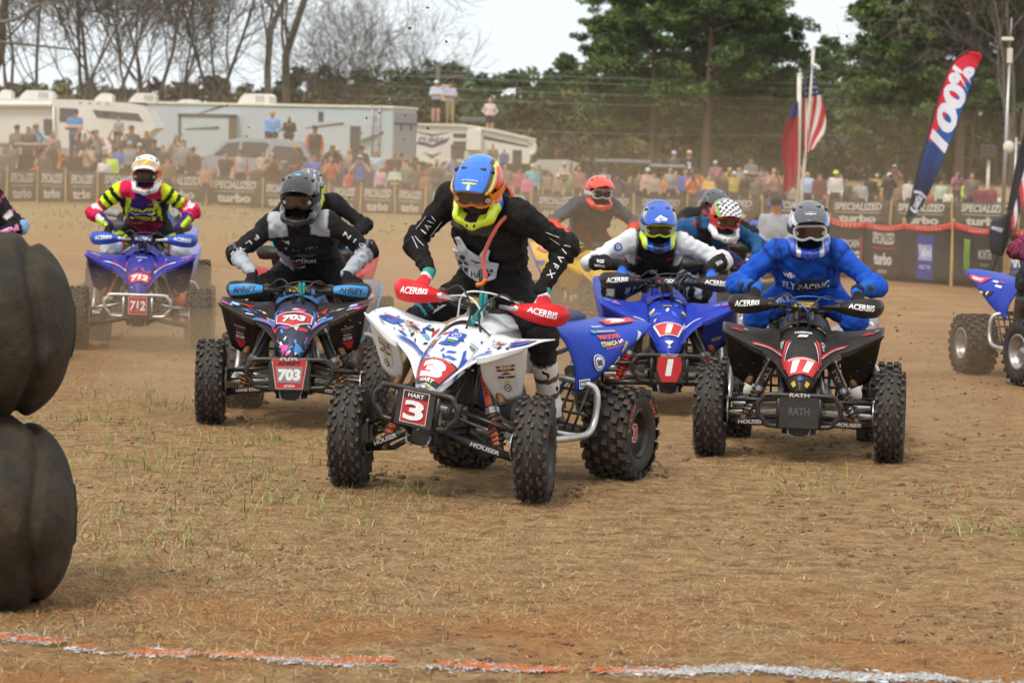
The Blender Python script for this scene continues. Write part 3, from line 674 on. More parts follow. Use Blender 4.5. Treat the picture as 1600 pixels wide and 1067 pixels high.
        mb = MB(); mb.tube([cb((sx * .05, -.57, .30)), (sx * .43, -.56, .275)], .009, 8, 0); mb.ball((sx * .43, -.56, .275), .014, 0, 6); mb.obj('tie_rod', M_STEEL if sx else M_BLACK, root)
        # shock: body, coil spring, remote reservoir
        top = Vector(cb((sx * .165, -.56, .575))); bot = Vector((sx * .335, -.635, .225)); d = (bot - top); sm = G('shockmats', (M_DARK, M_GOLD, M_SPRING))
        mb = MB(); cyl(mb, top, top + d * .50, .033, .031, 16, 0); cyl(mb, top + d * .5, bot, .026, .024, 14, 1); cyl(mb, top + d * .46, top + d * .53, .037, None, 16, 3); cyl(mb, top - d * .02, top + d * .05, .036, None, 16, 3)
        mb.ball(top, .02, 3, 6); mb.ball(bot, .022, 3, 6)
        ss = mb.obj('shock_absorber', [sm[0], sm[1], sm[2], M_STEEL], root)
        hx = []; u = d.normalized(); e1 = u.orthogonal().normalized(); e2 = u.cross(e1)
        for i in range(73): a = i / 72 * 2 * math.pi * 7; hx.append(top + d * (.52 + .40 * i / 72) + (e1 * math.cos(a) + e2 * math.sin(a)) * .036)
        if lod < 2: MB().tube(hx, .0055, 5, 0).obj('spring', sm[2], ss)
        o2 = Vector((sx * .075, -.035, .015)); ra = top + o2 + d * .02; mb = MB(); cyl(mb, ra, ra + d * .40, .0235, None, 16, 0); cyl(mb, ra + d * .40, ra + d * .43, .026, None, 16, 1); cyl(mb, ra - d * .03, ra, .026, None, 16, 1)
        rs = mb.obj('reservoir', [sm[1], M_DARK], ss)
        if lod < 1 and G('shocktext'):
            tcol, bcol = G('shockcol', ('141414', 'e2521c')); N_ = Vector((0, -1, 0)); N_ = (N_ - u * N_.dot(u)).normalized(); rgt = -u * -1
            for f0 in (.25, .76):
                pr = Print(); pr.rect(.17 if f0 < .5 else .12, .040, bcol, nx=1, ny=8).text(G('shocktext'), .026, tcol, 0, 0, .085, bold=.03, shear=.15)
                base = top + d * f0
                def fn(V, off, base=base, N_=N_, u=u):
                    s2 = N_.cross(u); r0 = .0335 + off; out = []
                    for a, b in V: an = b / .033; out.append(base + u * a + (N_ * math.cos(an) + s2 * -math.sin(an)) * r0)
                    return np.array([tuple(q) for q in out])
                pr.build('lettering', ss, fn, .0005, .0006)
    # frame, engine, radiator
    def frame():
        mb = MB()
        for sx in (-1, 1):
            mb.tube([(sx * .10, -.80, .30), (sx * .10, -.76, .20), (sx * .12, -.3, .19), (sx * .12, .35, .23), (sx * .11, .48, .40), (sx * .10, .40, .62)], .015, 8, 0, 4)
            mb.tube([(sx * .10, -.80, .30), (sx * .11, -.70, .47), (sx * .07, -.50, .62), (sx * .05, -.42, .70)], .014, 8, 0, 4)
            mb.tube([(sx * .05, -.40, .68), (sx * .12, 0, .63), (sx * .12, .40, .64), (sx * .10, .78, .70)], .014, 8, 0, 4)
            mb.tube([(sx * .11, -.52, .22), (sx * .10, -.52, .60)], .013, 8, 0); mb.tube([(sx * .17, -.56, .575), (sx * .06, -.54, .59)], .018, 8, 0)
        mb.tube([(-.11, -.78, .24), (.11, -.78, .24)], .014, 8, 0); mb.tube([(-.11, -.5, .22), (.11, -.5, .22)], .014, 8, 0); mb.tube([(-.11, -.72, .45), (.11, -.72, .45)], .012, 8, 0)
        mb.tube([(0, -.50, .34), (0, -.37, .80)], .018, 10, 0)
        mb.box((0, -.70, .195), (.20, .22, .012), 0, Matrix.Rotation(.3, 3, 'X'), .004)
        return mb.mesh('frame', [M_BLACK])
    part('frame', shared('frame', frame))
    def engine():
        mb = MB(); mb.box((0, .02, .32), (.22, .34, .17), 0, None, .03); cyl(mb, (.11, .05, .32), (.155, .05, .32), .085, .078, 20, 1); cyl(mb, (-.11, -.02, .30), (-.15, -.02, .30), .075, .07, 20, 1)
        for i in range(7): mb.box((0, -.10 + .012 * i, .42 + .018 * i), (.15 - .004 * i, .14, .009), 1, Matrix.Rotation(-.35, 3, 'X'), .003)
        mb.box((0, -.02, .56), (.13, .14, .05), 0, Matrix.Rotation(-.35, 3, 'X'), .015); mb.tube([(.05, -.10, .52), (.10, -.24, .44), (.13, -.22, .30), (.15, .05, .26), (.16, .4, .42), (.17, .62, .56)], .021, 10, 2, 4)
        cyl(mb, (.17, .55, .54), (.19, .95, .66), .045, .05, 16, 2); mb.box((-.13, -.16, .33), (.05, .09, .06), 1, None, .015)
        return mb.mesh('engine', [M_DARK, M_ALU, M_STEEL])
    part('engine', shared('engine', engine))
    part('radiator', shared('radiator', lambda: MB().box((0, -.46, .45), (.22, .05, .18), 0, Matrix.Rotation(-.25, 3, 'X'), .01).mesh('radiator', [M_RAD])))
    if G('inner'):
        part('air_duct', MB().box((.10, -.40, .46), (.13, .1, .17), 0, Matrix.Rotation(-.25, 3, 'X'), .02).box((-.12, -.40, .46), (.1, .1, .16), 0, None, .02).mesh('air_duct', [plastic(G('inner'))]))
    def swing():
        mb = MB()
        for sx in (-1, 1): mb.tube([(sx * .10, .30, .30), (sx * .09, .56, .255)], .026, 8, 0)
        mb.box((0, .40, .285), (.22, .05, .06), 0, None, .01); cyl(mb, (-.40, .62, .25), (.40, .62, .25), .021, None, 14, 1); cyl(mb, (-.06, .62, .25), (.06, .62, .25), .05, None, 16, 0); cyl(mb, (-.12, .62, .25), (-.114, .62, .25), .10, None, 24, 1); cyl(mb, (.10, .62, .25), (.106, .62, .25), .085, None, 24, 1)
        cyl(mb, (0, .40, .33), (0, .22, .60), .035, None, 14, 0); return mb.mesh('swingarm', [M_ALU, M_STEEL])
    link('swingarm', shared('swing', swing), root)
    # bumper with its number plate
    bw, bz0, bz1, by = G('bumper', (.235, .255, .425, -.93)); bm_ = G('bumpermat', M_BLACK); r_ = .0155
    mb = MB(); c_ = .05
    loop = [(-bw, by, bz0 + c_ * 1.3), (-bw, by - .005, bz1 - c_), (-bw + c_, by - .005, bz1), (bw - c_, by - .005, bz1), (bw, by - .005, bz1 - c_), (bw, by, bz0 + c_ * 1.3), (bw - c_ * 1.3, by + .01, bz0), (-bw + c_ * 1.3, by + .01, bz0)]
    ang = []
    for i, q in enumerate(loop):
        nx = loop[(i + 1) % 8]; ang += [q, tuple(np.array(q) * .5 + np.array(nx) * .5)]
    mb.tube(ang, r_, 9, 0, 3, closed=True)
    for sx in (-1, 1):
        mb.tube([(sx * .12, by, bz1), (sx * .12, by + .004, bz0 - .015)], r_ * .85, 8, 0); mb.tube([(sx * .11, by + .01, bz0), (sx * .10, -.78, .22)], r_, 8, 0); mb.tube([(sx * .11, by, bz1), (sx * .10, -.72, .45)], r_ * .9, 8, 0)
    bo = part('bumper', mb.mesh('bumper', [bm_])); zc = (bz0 + bz1) / 2
    if G('plate'):
        pw, ph = G('platesize', (.155, .17)); mb = MB(); mb.box((0, by - .012, zc), (pw + .06, .008, ph + .03), 0, None, .003); pl = part('number_plate', mb.mesh('number_plate', [G('platemat', M_DARK)]))
        pr = G('plate'); pr.build('number', pl, on_plane((0, by - .0165, zc), (1, 0, 0), (0, 0, 1)))
    if G('bumptext'): Print().text(G('bumptext'), .024, 'e6e6e6', 0, 0, .12, bold=.04, shear=.1).build('lettering', bo, on_plane((0, by - .026, bz1 + .006), (1, 0, 0), (0, -.3, 1)))
    mb = MB(); mb.box((0, -.82, .185), (.12, .04, .07), 0, None, .008); mb.tube([(-.07, -.86, .21), (-.06, -.87, .16), (-.03, -.865, .15)], .007, 6, 1); mb.tube([(.07, -.86, .21), (.06, -.87, .16), (.03, -.865, .15)], .007, 6, 1); part('tow_hook', mb.mesh('tow_hook', [M_BLACK, M_STEEL]))
    # hood
    rows = []
    for w, y, z, dr in ((.030, -.905, .405, .012), (.072, -.865, .465, .03), (.105, -.80, .545, .045), (.135, -.70, .635, .055), (.150, -.58, .71, .05), (.140, -.46, .765, .045)):
        rows.append([(-w, y + .03, z - dr), (-w * .62, y + .004, z - dr * .12), (0, y - .008, z + .012), (w * .62, y + .004, z - dr * .12), (w, y + .03, z - dr)])
    hood = Patch(rows); ho = part('hood', hood.mesh('hood', [P_['hood']], 26 // D_, 26 // D_, .006)); Q.hood = hood
    R0, U0 = (1, 0, 0), (0, .45, .9)
    def stuffed(o):
        if o and o.name.startswith(('graphic', 'rivets')): o['kind'] = 'stuff'
    for name, u, v, pr in G('hoodprint', []): stuffed(pr.build(name, ho, on_patch(hood, u, v, R0, U0), .0025 if name == 'graphic' else .009))
    # fender wings with their deflector panels
    for sx in (-1, 1):
        X = lambda pts: [(sx * a, b, c) for a, b, c in pts]
        wing = Patch([X([(.075, -.845, .475), (.15, -.80, .565), (.235, -.79, .63), (.345, -.765, .675), (.465, -.735, .745)]), X([(.125, -.70, .60), (.19, -.66, .665), (.25, -.645, .70), (.36, -.63, .738), (.478, -.615, .772)]), X([(.135, -.47, .75), (.19, -.46, .755), (.26, -.45, .75), (.37, -.44, .765), (.482, -.45, .785)])])
        wo_ = part('front_fender', wing.mesh('front_fender', [P_['fender']], 22 // D_, 12 // D_, .006)); flip = sx
        for name, u, v, pr, rr in G('wingprint', []):
            R = np.array([1, -.12 * sx, .32 * sx * rr]); stuffed(pr.build(name, wo_, on_patch(wing, u, v, R, (0, .5, .85)), .0025 if name == 'graphic' else .009))
        tip = Patch([X([(.235, -.80, .612), (.30, -.79, .637), (.462, -.742, .728)]), X([(.225, -.81, .645), (.33, -.79, .69), (.478, -.75, .755)])])
        pn = Patch([X([(.275, -.60, .43), (.34, -.60, .44), (.405, -.585, .475)]), X([(.235, -.70, .53), (.34, -.68, .56), (.44, -.655, .61)]), X([(.235, -.782, .625), (.345, -.755, .668), (.462, -.728, .738)])])
        po = part('side_panel', pn.mesh('side_panel', [P_['panel']], 12 // D_, 12 // D_, .005))
        for name, u, v, pr in G('panelprint', []): stuffed(pr.build(name, po, on_patch(pn, u, v, (1, 0, 0), (0, -.5, 1))))
        sp = part('fender_edge', tip.mesh('fender_edge', [P_[G('edgekey', 'fender')]], 12, 5, .008))
        # tank shroud and rear fender
        sh = Patch([X([(.17, -.52, .62), (.20, -.25, .56), (.20, .05, .55)]), X([(.165, -.50, .70), (.175, -.25, .68), (.18, .06, .66)]), X([(.12, -.44, .77), (.125, -.2, .80), (.13, .07, .79)])])
        so = part('tank_shroud', sh.mesh('tank_shroud', [P_['tank']], 12 // D_, 8 // D_, .006))
        for name, u, v, pr in G('shroudprint', []): pr.build(name, so, on_patch(sh, u, v, (.15, sx, 0), (0, 0, 1)))
        rf = Patch([X([(.36, .20, .47), (.335, .20, .60), (.25, .20, .73), (.145, .20, .795)]), X([(.415, .40, .585), (.40, .41, .69), (.30, .42, .785), (.14, .42, .815)]), X([(.445, .62, .715), (.43, .64, .775), (.32, .66, .825), (.135, .66, .83)]), X([(.458, .86, .838), (.44, .90, .862), (.34, .93, .87), (.15, .80, .845)])])
        ro = part('rear_fender', rf.mesh('rear_fender', [P_['rear']], 14 // D_, 18 // D_, .006))
        for name, u, v, pr in G('rearprint', []):
            stuffed(pr.build(name, ro, on_patch(rf, u, v, (sx * .35, sx, .18 * sx) if sx > 0 else (.35, -1, -.18), (0, 0, 1)), .0025 if name == 'graphic' else .008))
        if G('rearedge'):
            e = catmull([tuple(q) for q in [rf.ev(np.array(0.), np.array(v)) for v in np.linspace(0, 1, 7)]], 3); mb = MB(); mb.tube(e, .012, 6, 0); part('fender_trim', mb.mesh('fender_trim', [plastic(G('rearedge'))]))
        # nerf bar, heel guard net and foot peg
        def nerf(sx=sx):
            mb = MB(); mb.tube(X([(.11, -.42, .24), (.34, -.36, .235), (.43, -.22, .24), (.455, .10, .25), (.465, .24, .275), (.46, .30, .36), (.44, .30, .49), (.36, .28, .525), (.13, .26, .53)]), .019, 10, 0, 5)
            mb.tube(X([(.11, .1, .25), (.45, .12, .252)]), .015, 8, 0); return mb.mesh('nerf_bar', [G('nerfmat', M_ALU)])
        nb = part('nerf_bar', nerf())
        if lod < 2:
            mb = MB()
            for i in range(6): mb.tube(X([(.16 + .05 * i, .26, .51), (.15 + .05 * i, .16, .27)]), .008, 5, 0)
            for i in range(4): mb.tube(X([(.12, .25 - .02 * i, .48 - .06 * i), (.44, .27 - .02 * i, .48 - .06 * i)]), .008, 5, 0)
            mb.obj('heel_net', M_DARK, nb)
        mb = MB(); mb.box((sx * .30, .02, .285), (.13, .06, .018), 0, None, .005)
        for i in range(5): mb.box((sx * (.25 + .025 * i), .02, .30), (.006, .06, .014), 0)
        mb.obj('foot_peg', M_STEEL, nb)
    # seat, tank cover
    V, F = loft_box([(-.20, .79, .06, .02), (-.12, .795, .085, .05), (.1, .79, .11, .06), (.4, .80, .125, .055), (.62, .82, .13, .05), (.76, .83, .115, .04), (.80, .83, .07, .02)]); mb = MB(); mb.add(V, F, 0, True); so = part('seat', mb.mesh('seat', [G('seatmat', M_SEAT)]))
    tk = Patch([[(-.135, -.48, .745), (-.07, -.49, .785), (0, -.50, .80), (.07, -.49, .785), (.135, -.48, .745)], [(-.15, -.30, .765), (-.08, -.30, .83), (0, -.30, .845), (.08, -.30, .83), (.15, -.30, .765)], [(-.14, -.10, .77), (-.08, -.08, .825), (0, -.08, .835), (.08, -.08, .825), (.14, -.10, .77)]])
    part('tank_cover', tk.mesh('tank_cover', [P_['tank']], 16 // D_, 12 // D_, .006)); mb = MB(); cyl(mb, (0, -.2, .83), (0, -.2, .865), .042, .038, 18, 0); part('fuel_cap', mb.mesh('fuel_cap', [M_DARK]))
    # handlebar assembly turns with the wheels
    ax = B @ Vector((0, -.40, .78)); H = Matrix.Translation((0, -.40, .78)) @ Matrix.Rotation(steer, 4, 'Z') @ Matrix.Translation((0, .40, -.78)); HB = B @ H; Q.HB = HB
    bz = G('barz', .90); mb = MB(); mb.tube([(-.395, -.30, bz), (-.22, -.36, bz + .005), (-.12, -.40, bz - .035), (0, -.41, bz - .04), (.12, -.40, bz - .035), (.22, -.36, bz + .005), (.395, -.30, bz)], .0125, 8, 0, 4)
    hb = link('handlebar', mb.mesh('handlebar', [M_BLACK]), root, HB); 
    for sx in (-1, 1):
        mb = MB(); mb.tube([(sx * .26, -.345, bz + .003), (sx * .395, -.30, bz)], .0175, 10, 0); mb.obj('grip', M_DARK, hb)
        mb = MB(); mb.tube([(sx * .20, -.385, bz), (sx * .24, -.41, bz - .01), (sx * .33, -.40, bz - .015), (sx * .385, -.37, bz - .02)], .007, 6, 0, 3); mb.box((sx * .205, -.38, bz + .015), (.05, .05, .04), 1, None, .01); mb.obj('lever', [M_ALU, M_DARK], hb)
        gd = Patch([[(sx * .165, -.435, bz - .022), (sx * .25, -.475, bz - .045), (sx * .35, -.465, bz - .062), (sx * .425, -.405, bz - .06), (sx * .455, -.32, bz - .04)], [(sx * .165, -.445, bz - .01), (sx * .25, -.495, bz + .0), (sx * .35, -.49, bz - .005), (sx * .44, -.42, bz - .005), (sx * .47, -.325, bz + .0)], [(sx * .17, -.43, bz + .012), (sx * .25, -.462, bz + .032), (sx * .35, -.45, bz + .052), (sx * .43, -.395, bz + .048), (sx * .46, -.32, bz + .03)]])
        go = link('hand_guard', gd.mesh('hand_guard', [P_['guard']], 18 // D_, 12 // D_, .006), root, HB)
        if lod < 2 and G('guardtext'):
            gp = Print()
            if G('guardband'): gp.rect(.235, .07, G('guardband'), nx=10, ny=4)
            gp.text(G('guardtext'), G('guardh', .034), G('guardcol', 'f2f2f2'), 0, 0, .155, bold=.03, shear=.12, cuts=2).build('lettering', go, on_patch(gd, .48, .55, (1, 0, 0), (0, 0, 1)))
        mb = MB(); mb.tube([(sx * .11, -.41, bz - .01), (sx * .17, -.445, bz - .005), (sx * .22, -.48, bz)], .012, 8, 0); mb.ball((sx * .2, -.47, bz), .016, 0, 6, (1, .6, 1)); mb.obj('guard_bracket', G('bracketmat', M_DARK), go)
    mb = MB(); mb.box((0, -.435, bz - .005), (.17, .05, .062), 0, Matrix.Rotation(-.35, 3, 'X'), .012); mb.box((0, -.40, bz - .05), (.09, .06, .05), 0, None, .01); cyl(mb, (0, -.40, bz - .14), (0, -.40, bz - .03), .022, None, 12, 0); cyl(mb, (-.045, -.41, bz - .12), (-.045, -.42, bz - .03), .012, None, 10, 1); cyl(mb, (.045, -.41, bz - .12), (.045, -.42, bz - .03), .012, None, 10, 1)
    cl = mb.obj('bar_pad', [G('padmat', M_DARK), M_STEEL], hb); pr = G('padprint')
    if pr: pr.build('lettering', cl, on_plane((0, -.459, bz + .004), (1, 0, 0), (0, .36, 1)))
    if lod < 2:
        for k, (a, b, c, d, m_) in enumerate([((-.20, -.40, bz + .01), (-.1, -.53, bz + .07), (-.02, -.56, bz - .03), (-.04, -.50, .72), M_DARK), ((.20, -.40, bz + .01), (.12, -.52, bz + .06), (.03, -.56, bz - .04), (.05, -.50, .72), M_DARK), ((-.21, -.40, bz - .01), (-.05, -.50, bz + .02), (.04, -.53, bz - .06), (.02, -.48, .74), G('cablemat', M_DARK)), ((.21, -.4, bz + .02), (.06, -.47, bz + .055), (-.08, -.47, bz + .03), (-.10, -.42, .80), G('cablemat', M_DARK))]):
            MB().tube([a, b, c, d], .0055, 6, 0, 6).obj('cable', m_, hb)
    if G('clamp'):
        mb = MB(); mb.tube([(.01, -.47, bz + .05), (.015, -.475, bz - .04), (-.03, -.50, bz - .12)], .011, 6, 0, 4); mb.tube([(.035, -.47, bz + .05), (.035, -.475, bz - .04), (-.01, -.50, bz - .12)], .011, 6, 0, 4); mb.obj('tether_strap', plastic(G('clamp')), hb)
    Q.grips = {sx: (HB @ Vector((sx * .325, -.325, bz)), HB.to_3x3() @ Vector((sx * .135, .045, 0)).normalized()) for sx in (-1, 1)}
    Q.pegs = {sx: B @ Vector((sx * .30, .02, .30)) for sx in (-1, 1)}
    return Q
# ------------------------------------------------------------------ riders
M_LENS = pm('goggle_lens', (.055, .034, .024), rough=.06, var=.05, spec=.9, coat=.5)
M_GFRAME = {}
def body_prims(J):
    """J: joints dict -> list of (bone, primitive)"""
    hip, ch, nk = [np.array(J[k], float) for k in ('hip', 'chest', 'neck')]; sp = ch - hip; L = np.linalg.norm(sp); s = sp / L; lat = np.array(J.get('lat', (1, 0, 0)), float); lat = lat - s * lat.dot(s); lat /= np.linalg.norm(lat); fr = np.cross(s, lat); fr = fr if fr[1] < 0 else -fr
    out = []; b = J.get('bulk', 1.0)
    out.append(('pelvis', Cap(hip - lat * .075, hip + lat * .075, .118 * b)))
    for q in (-1, 1): out.append(('belly', Cap(hip + lat * q * .05, hip + sp * .75 + lat * q * .078, .115 * b, .12 * b)))
    out.append(('chest', Ell(ch - s * .02, np.array([.198, .135, .205]) * b, np.stack([lat, fr, s], 1))))
    sh = {q: np.array(J['sh%d' % q], float) for q in (-1, 1)}
    for q in (-1, 1): out.append(('chest', Cap(ch + s * .12 + lat * q * .03, sh[q] - lat * q * .02, .078 * b, .070 * b)))
    out.append(('neck', Cap(ch + s * .13, nk, .068, .058)))
    for q in (-1, 1):
        el, wr, kn, an = [np.array(J['%s%d' % (k, q)], float) for k in ('el', 'wr', 'kn', 'an')]
        out.append(('uarm%d' % q, Cap(sh[q], el, .068 * b, .052 * b))); out.append(('farm%d' % q, Cap(el, wr, .054 * b, .037)))
        hp = hip + lat * q * .095
        out.append(('thigh%d' % q, Cap(hp, kn, .102 * b, .074))); out.append(('shin%d' % q, Cap(kn, an, .07, .052)))
    return out, (lat, fr, s)
def cloth_noise(V, sd, amp):
    a = V @ np.array([[9.0, 3.1], [2.2, 11.0], [13.0, -5.0]]); b = V @ np.array([[21., -9.], [8., 18.], [-12., 25.]])
    return amp * ((fbm(a[:, 0] + sd, a[:, 1], sd, 3) - .5) * 1.6 + (1 - np.abs(2 * vnoise(b[:, 0], b[:, 1] + sd, sd + 5) - 1)) * .9 - .45)
HAND = {}
def hand_template(q):
    if q in HAND: return HAND[q]
    pr = [Ell((0, .03, .026), (.047, .046, .024)), Cap((0, .06, .032), (0, .105, .05), .034, .037)]
    for i, (x, ln) in enumerate(((-.034, .92), (-.012, 1.0), (.011, .96), (.032, .80))):
        c = [np.array(p) for p in ((x, 0, .036), (x, -.034 * ln, .020), (x, -.036 * ln, -.014), (x, -.010, -.030 * ln))]
        pr += [Cap(c[0], c[1], .0125, .0115), Cap(c[1], c[2], .0115, .0105), Cap(c[2], c[3], .0105, .009)]
    pr += [Cap((-.036, .035, .015), (-.05, .01, -.008), .014, .0125), Cap((-.05, .01, -.008), (-.03, -.02, -.026), .0125, .010)]
    V, F = sdf_mesh(pr, .0078, .010)
    V = relax(V, F, 1, .4)
    if q < 0: V = V * np.array([-1, 1, 1]); F = F[:, ::-1]
    # q is the side the hand is on; index finger points to the bar centre
    HAND[q] = (V, F); return HAND[q]
HELM = None
def helmet_template():
    global HELM
    if HELM: return HELM
    pr = [Ell((0, .005, .035), (.126, .152, .132)), Ell((0, .02, -.05), (.116, .135, .105))]
    for q in (-1, 1): pr += [Cap((q * .10, -.03, -.085), (q * .075, -.135, -.105), .036, .034), Cap((q * .075, -.135, -.105), (0, -.19, -.118), .034, .033)]
    pr += [Cap((-.06, -.165, -.10), (.06, -.165, -.10), .028)]
    def port(G):
        x, y, z = G[..., 0], G[..., 1], G[..., 2]; v = ((np.abs(x) / .102) ** 4 + (np.abs(z - .004 - .9 * x * x) / .051) ** 4) ** .25; return np.maximum((v - 1) * .05, y + .03)
    def neckcut(G): x, y, z = G[..., 0], G[..., 1], G[..., 2]; return np.maximum((np.sqrt((x / .085) ** 2 + ((y - .0) / .105) ** 2) - 1) * .085, z + .07)
    def mouth(G): x, y, z = G[..., 0], G[..., 1], G[..., 2]; return np.maximum(np.maximum(np.abs(x) - .075, np.abs(z + .075) - .022), y + .06)
    V, F = sdf_mesh(pr, .0088, .035, [port, neckcut, mouth]); V = relax(V, F, 1, .4); HELM = (V, F); return HELM
VISOR = Patch([[(-.108, -.035, .105), (-.075, -.045, .152), (0, -.05, .172), (.075, -.045, .152), (.108, -.035, .105)],
               [(-.116, -.11, .085), (-.082, -.13, .138), (0, -.14, .160), (.082, -.13, .138), (.116, -.11, .085)],
               [(-.110, -.18, .070), (-.080, -.20, .112), (0, -.215, .136), (.080, -.20, .112), (.110, -.18, .070)],
               [(-.090, -.222, .062), (-.066, -.25, .088), (0, -.27, .104), (.066, -.25, .088), (.090, -.222, .062)]])
def put_helmet(parent, M, hc, seedv=0, hd=None):
    """hc: dict(shell=colour function, visor=colour function, frame, strap, lens)"""
    V, F = helmet_template(); col = np.array([S(hc['shell'](*p)) for p in V.tolist()])
    inside = (V[:, 1] > -.125) & (V[:, 1] < -.02) & (np.abs(V[:, 2] - .004) < .048) & (np.abs(V[:, 0]) < .098) & ((V[:, 0] / .118) ** 2 + ((V[:, 1] - .005) / .145) ** 2 < .86); col[inside] = (.02, .015, .012)
    low = (V[:, 2] < -.06) & (V[:, 2] > -.1) & (np.abs(V[:, 0]) < .074) & (V[:, 1] > -.17) & (V[:, 1] < -.03); col[low & ((V[:, 0] / .10) ** 2 + (V[:, 1] / .17) ** 2 < .8)] = (.015, .013, .012)
    h = link('helmet', np_mesh('helmet', V, F, [M_SHELL], True, None, col), parent, M)
    vis = link('visor', VISOR.mesh('visor', [M_SHELL], 28, 24, .006, lambda u, v: S(hc['visor'](u, v))), h)
    for (u, v, pr) in hc.get('vprint', []): pr.build('lettering', vis, on_patch(VISOR, u, v, (1, 0, 0), (0, .75, .6)))
    # vents
    for q in (-1, 1): MB().box((q * .05, -.115, .158), (.03, .016, .012), 0, Matrix.Rotation(q * .3, 3, 'Z'), .003).obj('vent', M_DARK, vis); MB().box((q * .092, -.09, .135), (.02, .03, .02), 0, Matrix.Rotation(q * .5, 3, 'Z'), .003).obj('vent', M_DARK, vis)
    mb = MB(); mb.box((0, -.221, -.118), (.05, .014, .022), 0, None, .004); mb.box((.052, -.19, -.112), (.022, .014, .014), 0, Matrix.Rotation(.6, 3, 'Z'), .003); mb.box((-.052, -.19, -.112), (.022, .014, .014), 0, Matrix.Rotation(-.6, 3, 'Z'), .003); mb.obj('mouth_vent', M_DARK, h)
    n = 40; pts = []
    for i in range(n):
        a = 2 * math.pi * i / n; c, s = math.cos(a), math.sin(a); x = .096 * math.copysign(abs(c) ** .6, c); z = .006 + .046 * math.copysign(abs(s) ** .7, s)
        if s < 0: z += .020 * math.exp(-(x / .026) ** 2)
        pts.append((x, -.172 + 3.6 * x * x, z))
    gf = plastic(hc.get('frame', '1a1a1c'), .15); mb = MB(); mb.tube(pts, .0085, 6, 0, 0, closed=True); g = mb.obj('goggles', gf, h)
    V2 = [(0, -.168, .008)] + [(x * .97, y + .002, (z - .006) * .96 + .006) for x, y, z in pts]
    rows = [[(x * k, -.170 + 3.6 * (x * k) ** 2 - .006 * (1 - k), (z - .008) * k + .008) for x, y, z in pts] for k in (.97, .7, .4, .1)]
    mb = MB(); VV = [p for r_ in rows for p in r_]; FF = [(a * n + i, a * n + (i + 1) % n, (a + 1) * n + (i + 1) % n, (a + 1) * n + i) for a in range(3) for i in range(n)] + [[3 * n + i for i in range(n)]]; mb.add(VV, FF, 0, True); mb.obj('lens', hc.get('lens', M_LENS), g)
    sm = plastic(hc.get('strap', '222226'), .15)
    for q in (-1, 1):
        mb = MB(); a = [(q * .098, -.133, .006), (q * .120, -.085, .006), (q * .132, -.03, .004), (q * .1335, .03, .0), (q * .118, .09, -.005)]; V3 = [(x, y, z + d) for (x, y, z) in a for d in (-.019, .019)]; V3 += [(x * .97, y, z) for (x, y, z) in V3]
        F3 = []
        for i in range(4): F3 += [(2 * i, 2 * i + 1, 2 * i + 3, 2 * i + 2), (10 + 2 * i, 10 + 2 * i + 2, 10 + 2 * i + 3, 10 + 2 * i + 1), (2 * i + 1, 11 + 2 * i, 13 + 2 * i, 2 * i + 3), (2 * i, 2 * i + 2, 12 + 2 * i, 10 + 2 * i)]
        mb.add(V3, F3, 0); mb.obj('strap', sm, g)
    for q in (-1, 1): Print().disc(.012, hc.get('logo', 'e4e4e4'), r0=.006).build('logo', g, on_plane((q * .080, -.163, .006), (1, q * .55, 0), (0, 0, 1)), .004)
    return h
def sheet2d(outline, holes=()):
    from mathutils.geometry import tessellate_polygon
    polys = [[Vector((a, b, 0)) for a, b in p] for p in (outline, *holes)]; V = [(v.x, v.y) for p in polys for v in p]; return np.array(V), [list(t) for t in tessellate_polygon(polys)]
